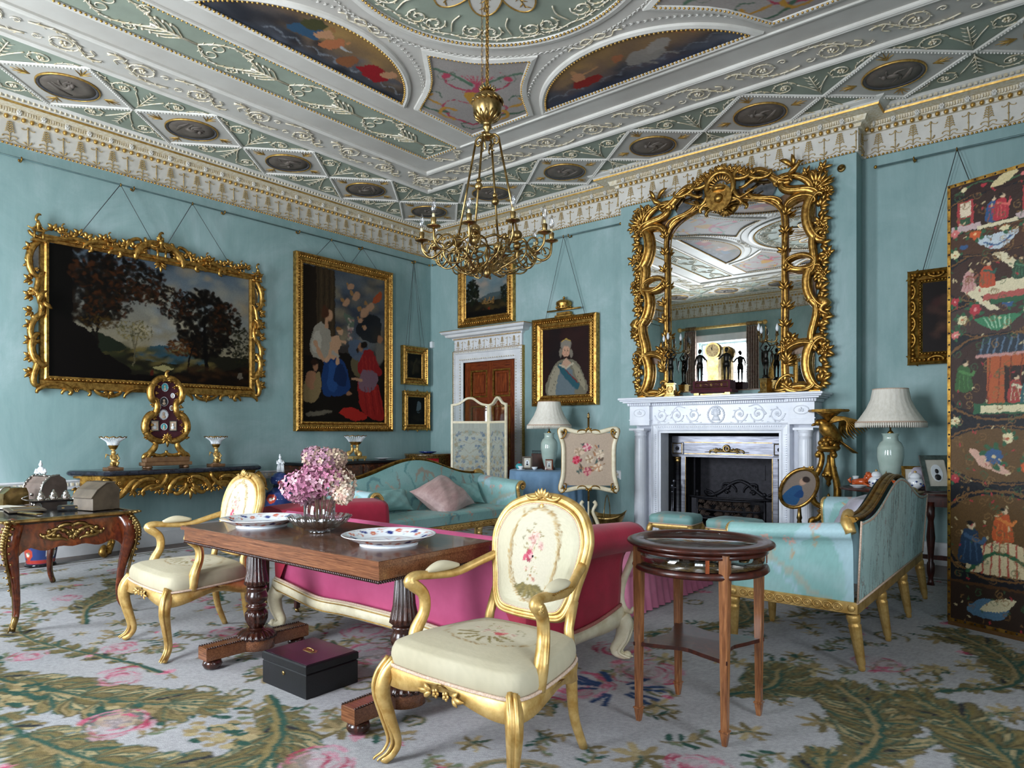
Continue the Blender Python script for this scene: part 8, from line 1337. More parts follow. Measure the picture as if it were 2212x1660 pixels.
for sx in (-1, 1):
    m = M(); m.prism(apron(d - .05, .06), -.012, .012, mp=lambda p, q, c: (sx * (w - .03) - c, p, q)); ap_ = part('end_apron', m, 'kingwood', t); m = M(); F = lambda P: np.array([(sx * (w - .01), p, q) for p, q in P])
    for s in (-1, 1):
        for a, b_, k, sd in (((.02, .60), (.13, .63), 'C', 1), ((.05, .57), (.16, .60), 'S', -1), ((.0, .66), (.09, .64), 'C', 1), ((.10, .64), (.19, .61), 'C', -1)): m.tube(F(scroll2((s * a[0], a[1]), (s * b_[0], b_[1]), k, sd * s, 5, 18)), [.006, .015, .014, .005], 6)
        for j in range(6): q = (s * (.03 + .028 * j), .61 + .02 * sin(j * 2)); m.ball(tuple(F([q])[0]), .018, 6, 4)
    for a in np.arange(0, 6.2, .8): m.tube(F([(0, .60), (.02 * cos(a), .60 + .02 * sin(a)), (.04 * cos(a), .60 + .04 * sin(a))]), [.006, .015, .006], 5)
    part('bronze_mount', m, 'brass', ap_)
    for sy in (-1, 1):
        m = M(); q = spline([(sx * (w - .06), sy * (d - .06), .70), (sx * (w - .02), sy * (d - .02), .62), (sx * (w - .015), sy * (d - .015), .52), (sx * (w - .05), sy * (d - .05), .32), (sx * (w - .065), sy * (d - .065), .12), (sx * (w - .03), sy * (d - .03), .01)], 26); m.tube(q, [.055, .06, .05, .028, .018, .016], 8); lg = part('cabriole_leg', m, 'kingwood', t); m = M(); q2 = q + V(sx * .03, sy * .03, 0)
        m.tube(q2[:18] + V(sx * .008, sy * .008, 0), [.02, .024, .014, .008, .003], 6); [m.ball(tuple(q2[j] + V(sx * .02, sy * .02, 0)), .020 - .0008 * j, 6, 5) for j in range(0, 17, 1)]; [m.ball(tuple(q2[j] + V(sx * (.01 + .02 * s_), sy * (.01 - .02 * s_), 0)), .014 - .0006 * j, 6, 4) for j in range(0, 15, 2) for s_ in (-1, 1)]; m.tube(q[-5:] + V(sx * .004, sy * .004, 0), [.016, .02, .022], 7); m.tube(q2, [.004, .004], 4); part('bronze_mount', m, 'brass', lg)
        m = M(); c = (sx * (w + .01), sy * (d + .01), .715); m.ball(c, .035, 8, 5, (1, 1, .4)); [m.ball((c[0] + .035 * cos(a), c[1] + .035 * sin(a), .718), .015, 6, 4, (1, 1, .6)) for a in np.arange(0, 6.2, 1.05)]; part('corner_mount', m, 'brass', t)
zd = .726
t = thing('stationery_box', 'brown leather slope-lidded stationery box at right end of writing desk', 'box', (2.60, -5.88, zd), R(14)); pf = [(-.10, 0), (.10, 0), (.10, .15), (.06, .19), (-.0, .185), (-.06, .14), (-.10, .09)]; m = M(); m.prism(pf, -.11, .11, mp=lambda p, q, c: (c, p, q)); part('box_body', m, 'leatherbrown', t); m = M(); m.prism([(.07, .198), (.0, .196), (-.07, .147), (-.115, .088), (-.108, .084), (-.065, .14), (.0, .188), (.07, .19)][::-1], -.113, .113, mp=lambda p, q, c: (c, p, q)); part('flap', m, 'leatherbrown', t)
t = thing('shagreen_casket', 'domed brown casket with silver mounts beside the inkstand', 'casket', (1.50, -5.88, zd), R(14)); pf = [(-.10, 0), (.10, 0), (.10, .12), (.085, .17), (.04, .20), (-.03, .19), (-.08, .14), (-.10, .10)]; m = M(); m.prism(pf, -.13, .13, mp=lambda p, q, c: (c, p, q)); part('casket_body', m, 'shagreen', t); m = M(); rr2 = random.Random(2)
for c_x in (-.125, .125):
    q = spline([(c_x, -.105, .01), (c_x, -.105, .09), (c_x, -.085, .145), (c_x, -.03, .196), (c_x, .04, .205)], 20); m.tube(q, .007, 5); [m.ball(tuple(p + V(-.01 * (1 if c_x > 0 else -1), 0, .0)), .009, 5, 4) for p in q[::2]]
m.tube([(-.06, -.03, .198), (0, -.02, .205), (.06, -.03, .198)], [.004, .012, .004], 6); m.ball((0, -.107, .05), .014, 6, 4); part('silver_mounts', m, 'silver', t)
t = thing('brass_casket', 'polished brass casket with rope handle at left edge of photo', 'casket', (1.70, -6.20, zd), R(10)); m = M(); m.prism([(-.09, 0), (.09, 0), (.085, .09), (.07, .13), (-.03, .135), (-.085, .09)], -.15, .15, mp=lambda p, q, c: (c, p, q)); part('casket_body', m, 'brass', t); m = M(); m.tube(spline([(.12, -.03, .14), (.13, -.09, .13), (.09, -.115, .05), (0, -.12, .02), (-.09, -.115, .05), (-.13, -.09, .13)], 26), .006, 6); part('rope_handle', m, 'silver', t)
t = thing('inkstand', 'silver inkstand tray with bottles on the writing desk', 'inkstand', (2.06, -5.99, zd), R(80)); m = M(); m.prism([tuple(q) for q in rr_(.15, .09, .03, 4)], .03, .038); m.mould([tuple(q) for q in rr_(.15, .09, .03, 4)], [(0, .03), (-.01, .045), (0, .04)]); [m.tube(spline([(sx * .12, sy * .07, .03), (sx * .13, sy * .08, .015), (sx * .125, sy * .075, 0)], 6), [.006, .008, .006], 5) for sx in (-1, 1) for sy in (-1, 1)]; part('tray', m, 'silver', t); [part('ink_bottle', M().lathe([(.026, .038), (.03, .05), (.028, .075), (.018, .08), (.022, .09), (.012, .10), (.006, .11 + .01 * (k == 1))], 14, (-.08 + .08 * k, .0, 0)), 'silver', t) for k in range(3)]; part('pen_handle', M().tube(spline([(-.15, 0, .04), (-.2, 0, .06), (-.16, 0, .08)], 8), .004, 5), 'silver', t)
t = thing('blotter', 'dark flat desk book with gilt corners between casket and writing desk edge', 'book', (2.32, -6.25, zd), R(-8)); m = M(); m.bb(-.16, -.11, 0, .16, .11, .014, .003); part('cover', m, 'leatherbrown', t); m = M(); m.mould([(-.12, -.08), (.12, -.08), (.12, .08), (-.12, .08)], [(0, .014), (.005, .018), (.01, .014)]); part('gilt_border', m, 'brass', t)
t = thing('flat_case', 'small black case with gilt clasps in front of stationery box', 'case', (2.50, -6.02, zd), R(70)); m = M(); m.bb(-.075, -.05, 0, .075, .05, .03, .004); part('case_body', m, 'leather', t); m = M(); [m.bb(x - .008, -.052, .012, x + .008, -.049, .022) for x in (-.04, .04)]; m.bb(-.05, -.03, .03, .05, .03, .0315); part('gilt_clasps', m, 'brass', t)
solo('letter_pile', M().bb(-.12, -.08, 0, .12, .08, .006), 'paper', 'sheaf of cream paper on the writing desk near brass casket', 'paper', (1.98, -6.28, zd), .3); solo('pen_tray', M().bb(-.12, -.02, 0, .12, .02, .012, .004), 'brass', 'narrow brass pen tray on the writing desk front edge', 'pen tray', (2.62, -6.3, zd), .2)
# small side table whose leg shows behind the sofa
t = thing('side_table', 'small dark mahogany side table at left end of pink sofa', 'table', (3.64, -4.86, 0)); m = M(); m.bb(-.24, -.20, .69, .24, .20, .705, .004); m.bb(-.22, -.18, .63, .22, .18, .69); part('table_top', m, 'darkmah', t); [part('leg', M().box((sx * .20, sy * .16, .34), (.03, .03, .62), taper=1.0), 'darkmah', t) for sx in (-1, 1) for sy in (-1, 1)]; [part('caster', M().ball((sx * .20, sy * .16, .015), .016, 8, 6), 'brass', t) for sx in (-1, 1) for sy in (-1, 1)]
# ---------------------------------------------------------------- lamps and corner tables
def lamp(label, loc, s=1.0):
    t = thing('table_lamp', label, 'lamp', loc, 0, 'celadon vase lamps'); t.scale = (s, s, s); m = M(); m.lathe([(.085, 0), (.09, .01), (.075, .025), (.08, .035)], 8); part('wooden_stand', m, 'darkmah', t)
    m = M(); m.lathe([(.062, .035), (.07, .06), (.095, .16), (.112, .27), (.110, .35), (.09, .395), (.066, .415), (.062, .45), (.072, .475), (.078, .48), (.03, .482)], 40); part('vase_base', m, 'celadon', t); m = M(); m.lathe([(.03, .48), (.02, .50), (.008, .51), (.006, .62)], 12); part('fitting', m, 'golddark', t)
    m = M(); n = 96; pr = [(.285, .555), (.283, .585), (.245, .64), (.20, .71), (.165, .79), (.150, .87), (.147, .885)]; m.lathe(pr, n, fl=(24, .015, .59, .88)); m.f = [f for f in m.f if len(f) == 4]; m.sm = [True] * len(m.f); part('silk_shade', m, 'shade', t); m = M(); m.lathe([(.287, .578), (.291, .585), (.287, .592)], 48); m.lathe([(.147, .88), (.150, .887), (.146, .892)], 36); part('shade_trim', m, 'braid', t)
    m = M()
    for k in range(96): a = k * 2 * pi / 96; m.tube([(.287 * cos(a), .287 * sin(a), .578), (.289 * cos(a), .289 * sin(a), .535)], [.008, .006], 4)
    part('fringe', m, 'shade', t, kind='stuff')
lamp('celadon vase lamp with fringed cream shade on blue-clothed table left of fireplace', (2.84, -.60, .80)); lamp('celadon vase lamp with fringed cream shade on dark table in right-hand corner', (6.79, -.49, .776), 1.04)
t = thing('round_table', 'round table hidden under a floor-length pale blue cloth', 'table', (2.82, -.60, 0)); part('table_base', M().lathe([(.3, .0), (.3, .02), (.03, .04), (.03, .78), (.46, .78), (.46, .792), (.001, .792)], 36), 'darkmah', t)
n = 220; A = np.linspace(0, 2 * pi, n, endpoint=False); m = M(); wv = np.sin(A * 16) * .5 + np.sin(A * 27 + 1) * .3
m.loft([np.stack([(r + w_ * wv) * np.cos(A), (r + w_ * wv) * np.sin(A), np.full(n, z)], 1) for r, w_, z in ((.01, 0, .80), (.4, 0, .80), (.49, 0, .80), (.502, .002, .79), (.505, .010, .70), (.51, .022, .5), (.515, .032, .2), (.52, .036, .006))], cap0=False, cap1=False); o = part('tablecloth', m, 'bluecloth', None, 'pale blue cloth draped to the floor over the round lamp table', at=(2.82, -.60, 0)); o['category'] = 'tablecloth'
zt = .803
def pframe(label, loc, rz, w, h, mt, pic='skin', oval=True, tilt=-10):
    t = thing('photo_frame', label, 'frame', loc, (R(tilt), 0, rz)); m = M(); m.mould([(-w / 2, 0), (w / 2, 0), (w / 2, h), (-w / 2, h)], [(0, .0), (0, .012), (w * .16, .014), (w * .18, 0)], mp=mp3); part('frame', m, mt, t); part('mount', M().bb(-w / 2 + .008, -.008, .008, w / 2 - .008, 0, h - .008), 'paper', t); m = M(); A = np.linspace(0, 2 * pi, 20, endpoint=False); m.prism([(w * .2 * cos(a), h * .5 + h * .24 * sin(a)) for a in A], .008, .010, mp=mp3); p = part('picture', m, pic, t); m = M(); m.ball((0, -.011, h * .55), w * .07, 7, 5, (1, .3, 1.2)); m.ball((0, -.011, h * .38), w * .12, 7, 5, (1, .25, .9)); part('sitter', m, 'ink' if pic == 'porc' else 'porc', p); return t
t = thing('tea_caddy', 'dark mahogany box with little brass gallery behind the lamp', 'box', (2.60, -.42, zt), .1); part('box_body', M().bb(-.14, -.06, 0, .14, .06, .20, .004), 'darkmah', t); m = M(); [m.tube([(x, -.05, .20), (x, -.05, .235)], .003, 4) for x in np.linspace(-.13, .0, 8)]; m.tube([(-.135, -.05, .235), (.005, -.05, .235)], .004, 5); part('gallery', m, 'iron', t)
pframe('small cream frame with oval portrait left of the celadon lamp', (2.60, -.76, zt), .55, .13, .17, 'leatherbrown', 'porc'); pframe('small red-brown leather frame with oval portrait right of the celadon lamp', (2.94, -.74, zt), .6, .10, .14, 'mahog', 'porc'); part
t = thing('turquoise_jar', 'small turquoise enamel jar at left edge of blue-clothed table', 'jar', (2.50, -.80, zt)); part('jar_body', M().lathe([(.02, 0), (.045, .02), (.05, .045), (.035, .07), (.015, .08)], 18), 'turq', t); part('jar_lid', M().lathe([(.018, .078), (.022, .085), (.008, .095), (.006, .105), (.001, .11)], 12), 'redlac', t)
t = thing('teacup', 'white porcelain cup on saucer in front of small cream frame', 'cup', (2.62, -.92, zt), 0, 'porcelain cups on lamp table'); part('saucer', M().lathe([(.03, 0), (.06, .01), (.055, .012), (.001, .006)], 20), 'porc', t); part('cup_body', M().lathe([(.018, .008), (.03, .03), (.038, .05), (.035, .05), (.02, .02)], 20), 'porc', t); solo('tea_bowl', M().lathe([(.015, 0), (.03, .02), (.042, .042), (.038, .042), (.012, .01)], 20), 'porc', 'small porcelain bowl below the celadon lamp stand', 'bowl', (2.80, -.86, zt), 0, 'porcelain cups on lamp table')
# pole screen with embroidered banner
t = thing('pole_screen', 'white and gilt pole screen with round floral needlework panel', 'fire screen', (3.85, -1.22, 0), .62); m = M(); m.tube([(0, 0, .50), (0, 0, 1.46)], .012, 10); m.lathe([(.012, 1.45), (.022, 1.46), (.01, 1.475), (.016, 1.49), (.001, 1.52)], 10); part('pole', m, 'brass', t)
m = M(); [m.tube(spline([(sx * .06, 0, .50), (sx * .085, 0, .46), (sx * .05, 0, .38), (sx * .10, 0, .26), (sx * .12, 0, .16), (sx * .05, 0, .08)], 16), [.02, .022, .018, .022, .024, .02], 8) for sx in (-1, 1)]; m.tube([(0, 0, .08), (0, 0, .5)], .010, 6); m.lathe([(.13, 0), (.14, .02), (.10, .05), (.05, .08)], 20); part('lyre_base', m, 'cream', t)
cn = C.wh(.6, .6, 110, 110, 'b39f8b'); r_ = random.Random(2); cn.speck(.08, 5)
for k in range(60): a = r_.uniform(0, 6.28); q = r_.uniform(.09, .19); s = r_.uniform(.015, .035); c0 = r_.choice(['3f5550', '8a6a4a', 'cbb49a', '7c2f3e', 'd3bfa8', '5a4a3c', '2f4050', 'a3704c']); cn.ell(.3 + q * cos(a), .3 + q * sin(a), s, s * .45, c0, .95, a + 1.2)
for a, c0, c1 in ((1.7, 'b8566a', 'dcb4b0'), (3.2, 'b02038', 'd0566a'), (4.6, 'c98f86', 'a8485a'), (5.6, 'dccab0', 'b98d6c'), (.4, 'd8c6ae', 'b5a088'), (2.5, 'cdb49c', 'a38a70'), (0, 'd0bfa6', '9b7f64')):
    x, y = (.3 + .14 * cos(a), .3 + .14 * sin(a)) if a else (.31, .30); [cn.ell(x + .03 * cos(b), y + .03 * sin(b), .024, .014, (c0, c1)[i % 2], 1, b) for i, b in enumerate(np.arange(0, 6.2, .7))]; cn.ell(x, y, .014, .014, c1)
cn.warp(1.5, 4); o = canvas('needlework_panel', cn, -.3, .68, .016, 'tapestry', t); m = M(); 
Q = [tuple(q) for q in cspline([(-.33, .66), (-.30, .62), (-.12, .655), (0, .66), (.12, .655), (.30, .62), (.33, .66), (.30, .80), (.295, .97), (.30, 1.14), (.34, 1.29), (.30, 1.33), (.12, 1.29), (0, 1.305), (-.12, 1.29), (-.30, 1.33), (-.34, 1.29), (-.30, 1.14), (-.295, .97), (-.30, .80)], 80)]; q3 = np.array([(a * .97, -.02, b) for a, b in Q]); m.tube(q3, .026, 8, closed=True, flat=.7, up=(0, -1, 0)); part('carved_frame', m, 'cream', t); m = M(); m.tube(np.array([(a * 1.03, -.024, (b - .97) * 1.02 + .97) for a, b in Q]), .008, 5, closed=True)
for sx in (-1, 1):
    for sz in (.66, 1.28): spray(m, (sx * .27, sz), atan2(sz - .97, sx * .3), .06, .01, 4, 2.2, .035); scroll(m, (sx * .3, sz - .06), (sx * .26, sz + .04), 'C', sx, .008, .04)
for z, a in ((.66, -pi / 2), (1.30, pi / 2)): spray(m, (0, z), a, .06, .012, 5, 2.2, .03); scroll(m, (-.12, z), (-.03, z), 'C', 1, .008, .035); scroll(m, (.12, z), (.03, z), 'C', -1, .008, .035)
part('gilt_carving', m, 'golddark', t); part('panel_back', M().bb(-.3, -.012, .68, .3, .0, 1.28), 'shade', t)
# brass basket
t = thing('brass_basket', 'embossed brass basket with hoop handle left of fireplace', 'basket', (3.92, -.93, 0), .3); m = M(); n = 40; A = np.linspace(0, 2 * pi, n, endpoint=False); rg = lambda a, b, z, k=0: np.stack([a * np.cos(A), b * np.sin(A), z + k * np.abs(np.cos(A)) ** 3], 1); m.loft([rg(.09, .07, 0), rg(.10, .08, .01), rg(.11, .09, .06), rg(.15, .12, .18), rg(.21, .14, .28, .05), rg(.235, .15, .315, .075), rg(.225, .145, .31, .07), rg(.13, .10, .16)], cap1=True); part('basket_body', m, 'brass', t)
m = M(); m.tube(spline([(0, -.14, .29), (0, -.13, .40), (0, -.06, .52), (0, 0, .545), (0, .06, .52), (0, .13, .40), (0, .14, .29)], 24), .014, 6, .35, up=(1, 0, 0)); part('hoop_handle', m, 'brass', t); m = M()
for k in range(10):
    a = k * .628; c = lambda q, z: ((.118 + .09 * (z - .06) / .2) * 1.05 * cos(a + q), (.098 + .05 * (z - .06) / .2) * 1.08 * sin(a + q), z); m.tube([c(.2 * cos(u) * (1 - u / 12), .16 + .05 * sin(u) * (1 - u / 12)) for u in np.linspace(0, 8, 16)], .005, 4); m.tube([c(-.2, .08), c(0, .12), c(.2, .24)], .005, 4)
part('embossing', m, 'golddark', t)
# oval screen on a pole
t = thing('oval_fire_screen', 'tilted oval gilt fire screen with embroidered figure on turned pole', 'fire screen', (6.12, -1.05, 0), .55); m = M(); m.lathe([(.16, 0), (.16, .02), (.04, .05), (.018, .08), (.016, .40), (.024, .42), (.018, .45), (.026, .47), (.02, .50), (.014, .58)], 14); part('turned_pole', m, 'brass', t)
h_ = thing('oval_panel', 'x', 'x'); del h_['label']; del h_['category']; h_.parent = t; h_.location = (-.02, -.05, .76); h_.rotation_euler = (R(22), R(24), 0); co = C.wh(.3, .42, 60, 84, '8f8074'); co.blob([(.06, .04), (.2, .04), (.2, .16), (.16, .24), (.09, .2)], '2f5a86'); co.blob([(.15, .12), (.22, .14), (.2, .2), (.16, .19)], '26497a'); co.ell(.15, .29, .035, .045, 'c9a48c'); co.ell(.165, .32, .04, .035, '3a2f2c'); co.speck(.08); me = gridmesh('embroidered_oval', co.x, co.y, lambda X, Y: np.stack([X - .15, np.full(len(X), -.012), Y - .21], 1), co.c, 'tapestry', mask=lambda X, Y: ((X - .15) / .15) ** 2 + ((Y - .21) / .21) ** 2 < 1.0); part('embroidered_oval', me, None, h_)
A = np.linspace(0, 2 * pi, 40, endpoint=False); m = M(); m.tube(np.stack([.15 * np.cos(A), np.full(40, -.01), .21 * np.sin(A)], 1), .018, 8, closed=True); spray(m, (0, .215), pi / 2, .05, .014, 5, 2.6, .015); scroll(m, (-.06, .215), (0, .24), 'C', -1, .009, .02); scroll(m, (.06, .215), (0, .24), 'C', 1, .009, .02); [spray(m, (sx * .15, .0), pi / 2 * (1 - sx), .03, .008, 3, 2, .015) for sx in (-1, 1)]; part('gilt_frame', m, 'gold', h_); part('panel_back', M().prism([(.15 * cos(a), .21 * sin(a)) for a in A], -.008, .006, mp=mp3), 'brown', h_)
# eagle torchere
t = thing('eagle_torchere', 'carved giltwood torchere stand with spread eagle, right of the chimneypiece', 'stand', (6.25, -.54, 0), .5); m = M(); O8 = [(.185 * cos(a), .185 * sin(a)) for a in np.arange(8) * pi / 4 + pi / 8]; m.prism(O8, 1.49, 1.515); m.prism([(a * 1.04, b * 1.04) for a, b in O8], 1.497, 1.509); m.lathe([(.04, 1.40), (.05, 1.43), (.10, 1.47), (.12, 1.49)], 16, fl=(16, .1, 1.41, 1.48)); part('top', m, 'golddark', t)
m = M(); m.tube(spline([(.12, .02, 1.18), (.05, .0, 1.24), (-.02, 0, 1.33), (-.06, 0, 1.38), (-.09, 0, 1.39)], 14), [.03, .075, .08, .045, .03], 9); m.ball((-.10, 0, 1.385), .033, 9, 7); m.lathe([(.018, 0), (.014, .03), (.001, .045)], 7); v = m.v[-1]; v[:] = np.stack([-.12 - v[:, 2], v[:, 1], 1.37 + v[:, 0] - v[:, 2] * .3], 1)
for j in range(5): m.tube([(.10, .02 * (j - 2), 1.20), (.20, .03 * (j - 2), 1.12), (.25, .04 * (j - 2), 1.08)], [.02, .018, .012], 5, .4)
for s in (-1, 1):
    for j in range(8): f = j / 7; m.tube(spline([(.0, s * .05, 1.38), (.06 + .08 * f, s * (.08 + .03 * f), 1.44 - .03 * f), (.14 + .14 * (1 - f), s * (.12), 1.38 - .09 * f), (.20 + .14 * (1 - f), s * .13, 1.32 - .10 * f)], 8), [.024, .03, .022, .006], 5, .4)
part('eagle', m, 'golddark', t); m = M(); [m.ball((.07 * cos(a), .07 * sin(a), 1.17 + .02 * sin(a * 3)), .032, 6, 5) for a in np.arange(0, 6.2, .6)]; [m.ball((.05 * cos(a), .05 * sin(a), 1.21), .03, 6, 5) for a in np.arange(0, 6.2, .9)]; m.lathe([(.06, 1.09), (.10, 1.11), (.11, 1.13), (.10, 1.15), (.04, 1.16)], 18); part('rocky_perch', m, 'golddark', t)
for k in range(3):
    a = k * 2.094 + 2.9; f = lambda P: np.array([(r * cos(a), r * sin(a), z) for r, z in P]); m = M(); q = f(spline([(.10, 1.06), (.085, 1.09), (.06, 1.05), (.075, .95), (.14, .80), (.16, .68), (.13, .58), (.07, .54), (.05, .50), (.10, .42), (.16, .40), (.15, .28), (.11, .15), (.17, .03), (.21, .02)], 46)); m.tube(q, [.022, .026, .024, .028, .032, .034, .03, .026, .03, .026, .03, .028, .022, .024, .016], 7); m.tube(q[4:40] + V(.02 * cos(a), .02 * sin(a), .004), .008, 5); m.ball(tuple(f([(.10, 1.06)])[0]), .03, 8, 6); [m.ball(tuple(q[j] + V(.02 * cos(a + 1), .02 * sin(a + 1), 0)), .015, 5, 4) for j in range(10, 44, 4)]; part('scrolled_leg', m, 'golddark', t)
m = M(); m.lathe([(.012, 1.06), (.02, .98), (.05, .90), (.06, .87), (.04, .83), (.02, .80), (.025, .77), (.001, .74)], 12); [m.ball((.045 * cos(b), .045 * sin(b), .86), .024, 6, 4) for b in np.arange(0, 6.2, .8)]; m.lathe([(.10, .48), (.11, .50), (.06, .54), (.03, .56), (.05, .60), (.012, .64), (.016, .66), (.001, .68)], 14); part('hanging_urn', m, 'golddark', t)
# mahogany corner table
t = thing('corner_table', 'dark polished mahogany table with turned legs behind right-hand settee', 'table', (7.08, -.78, 0)); A = np.linspace(0, 2 * pi, 48, endpoint=False); m = M(); m.prism([(.66 * cos(a), .46 * sin(a)) for a in A], .756, .772); m.mould([(.655 * cos(a), .455 * sin(a)) for a in A], [(0, .758), (-.010, .764), (0, .773), (.02, .776), (.02, .758)]); part('table_top', m, 'darkmah', t); part('frieze', M().bb(-.30, -.28, .66, .42, .28, .756), 'darkmah', t)
for x, y in ((.13, -.36), (.40, -.26), (-.28, .25), (.40, .25)): part('turned_leg', M().lathe([(.03, .0), (.022, .03), (.018, .06), (.028, .10), (.03, .12), (.03, .18), (.02, .20), (.022, .24), (.034, .40), (.022, .54), (.026, .56), (.03, .58), (.03, .70)], 14, (x, y, 0)), 'darkmah', t)
[part('stretcher', M().bb(*q), 'darkmah', t) for q in ((-.28, .235, .12, .42, .265, .16), (.38, -.28, .12, .42, .235, .16), (.12, -.37, .66, .40, -.28, .75))]; zt = .777
for k, (x, y) in enumerate(((6.62, -.99), (6.78, -.99))): solo('saucer', M().lathe([(.035, 0), (.045, .002), (.06, .02), (.075, .026), (.07, .028), (.04, .012), (.001, .01)], 24), 'porc', ('left of two plain white saucers at front of corner table', 'right of two plain white saucers at front of corner table')[k], 'saucer', (x, y, zt))
def lidjar(label, loc):
    t = thing('lidded_jar', label, 'jar', loc, 0, 'lidded porcelain jars on the corner table'); part('jar_body', M().lathe([(.03, 0), (.06, .03), (.07, .06), (.055, .09), (.04, .10)], 24), 'porc', t); m = M(); r_ = random.Random(1); [m.ball((.069 * cos(a), .069 * sin(a), .055 + .02 * sin(a * 4)), .010, 5, 4, (1, 1, .8)) for a in np.arange(0, 6.2, .5)]; part('painted_sprigs', m, 'bluepaint', t, kind='stuff'); part('jar_lid', M().lathe([(.044, .10), (.048, .115), (.03, .14), (.008, .15)], 20), 'porc', t); part('lid_knob', M().lathe([(.008, .148), (.014, .158), (.001, .168)], 10), 'goldpale', t)
lidjar('white lidded jar between orange lion and lamp on corner table', (6.73, -.80, zt)); lidjar('white lidded jar right of lamp in front of grey shawl', (7.05, -.84, zt))
def dog(label, loc, rz):
    m = M(); m.tube([(-.07, 0, .035), (0, 0, .045), (.05, 0, .05)], [.03, .035, .034], 9); m.tube([(.04, 0, .05), (.06, 0, .09), (.07, 0, .10)], [.03, .03, .024], 9); m.ball((.075, 0, .105), .032, 9, 7); m.ball((.10, 0, .098), .018, 7, 5); [m.ball((.065, s * .02, .132), .012, 6, 4) for s in (-1, 1)]; [m.ball((.055 + .0 * k, .032 * cos(k), .09 + .032 * sin(k)), .012, 5, 4) for k in np.arange(0, 6.2, .9)]; [m.tube([(.04, s * .025, .03), (.09, s * .025, .010), (.11, s * .025, .01)], [.016, .012, .010], 6) for s in (-1, 1)]; [m.tube([(-.06, s * .03, .025), (-.02, s * .035, .010)], [.018, .010], 6) for s in (-1, 1)]; m.tube([(-.09, 0, .03), (-.11, 0, .06), (-.09, 0, .08)], [.010, .016, .006], 6); solo('pottery_lion', m, 'orange', label, 'figurine', loc, rz, 'orange pottery lions')
dog('orange pottery lion crouching left of white lidded jar', (6.60, -.80, zt), -.2); dog('orange pottery lion half hidden behind the settee crest', (6.90, -.90, zt), 2.8)
solo('footed_cup', M().lathe([(.02, 0), (.012, .02), (.02, .05), (.03, .09), (.026, .09), (.012, .055)], 14), 'porc', 'small white footed cup behind left orange lion', 'cup', (6.52, -.64, zt)); pframe('scalloped bronze oval frame with little portrait beside the lamp', (7.0, -.66, zt), .5, .17, .20, 'golddark', 'porc')
t = pframe('large pale mounted photograph leaning beside the painted screen', (7.25, -.92, zt), .75, .26, .32, 'silver', 'porc', tilt=-18); solo('shawl', pillow(.34, .28, .09, 8), 'lilac', 'crumpled grey-lilac shawl heaped behind the lidded jar', 'shawl', (7.12, -.60, .855), (R(55), 0, .4))
solo('standing_book', M().bb(-.09, -.03, 0, .09, .03, .24, .003), 'black', 'tall black case behind the mounted photograph', 'case', (7.42, -.78, zt), .7)
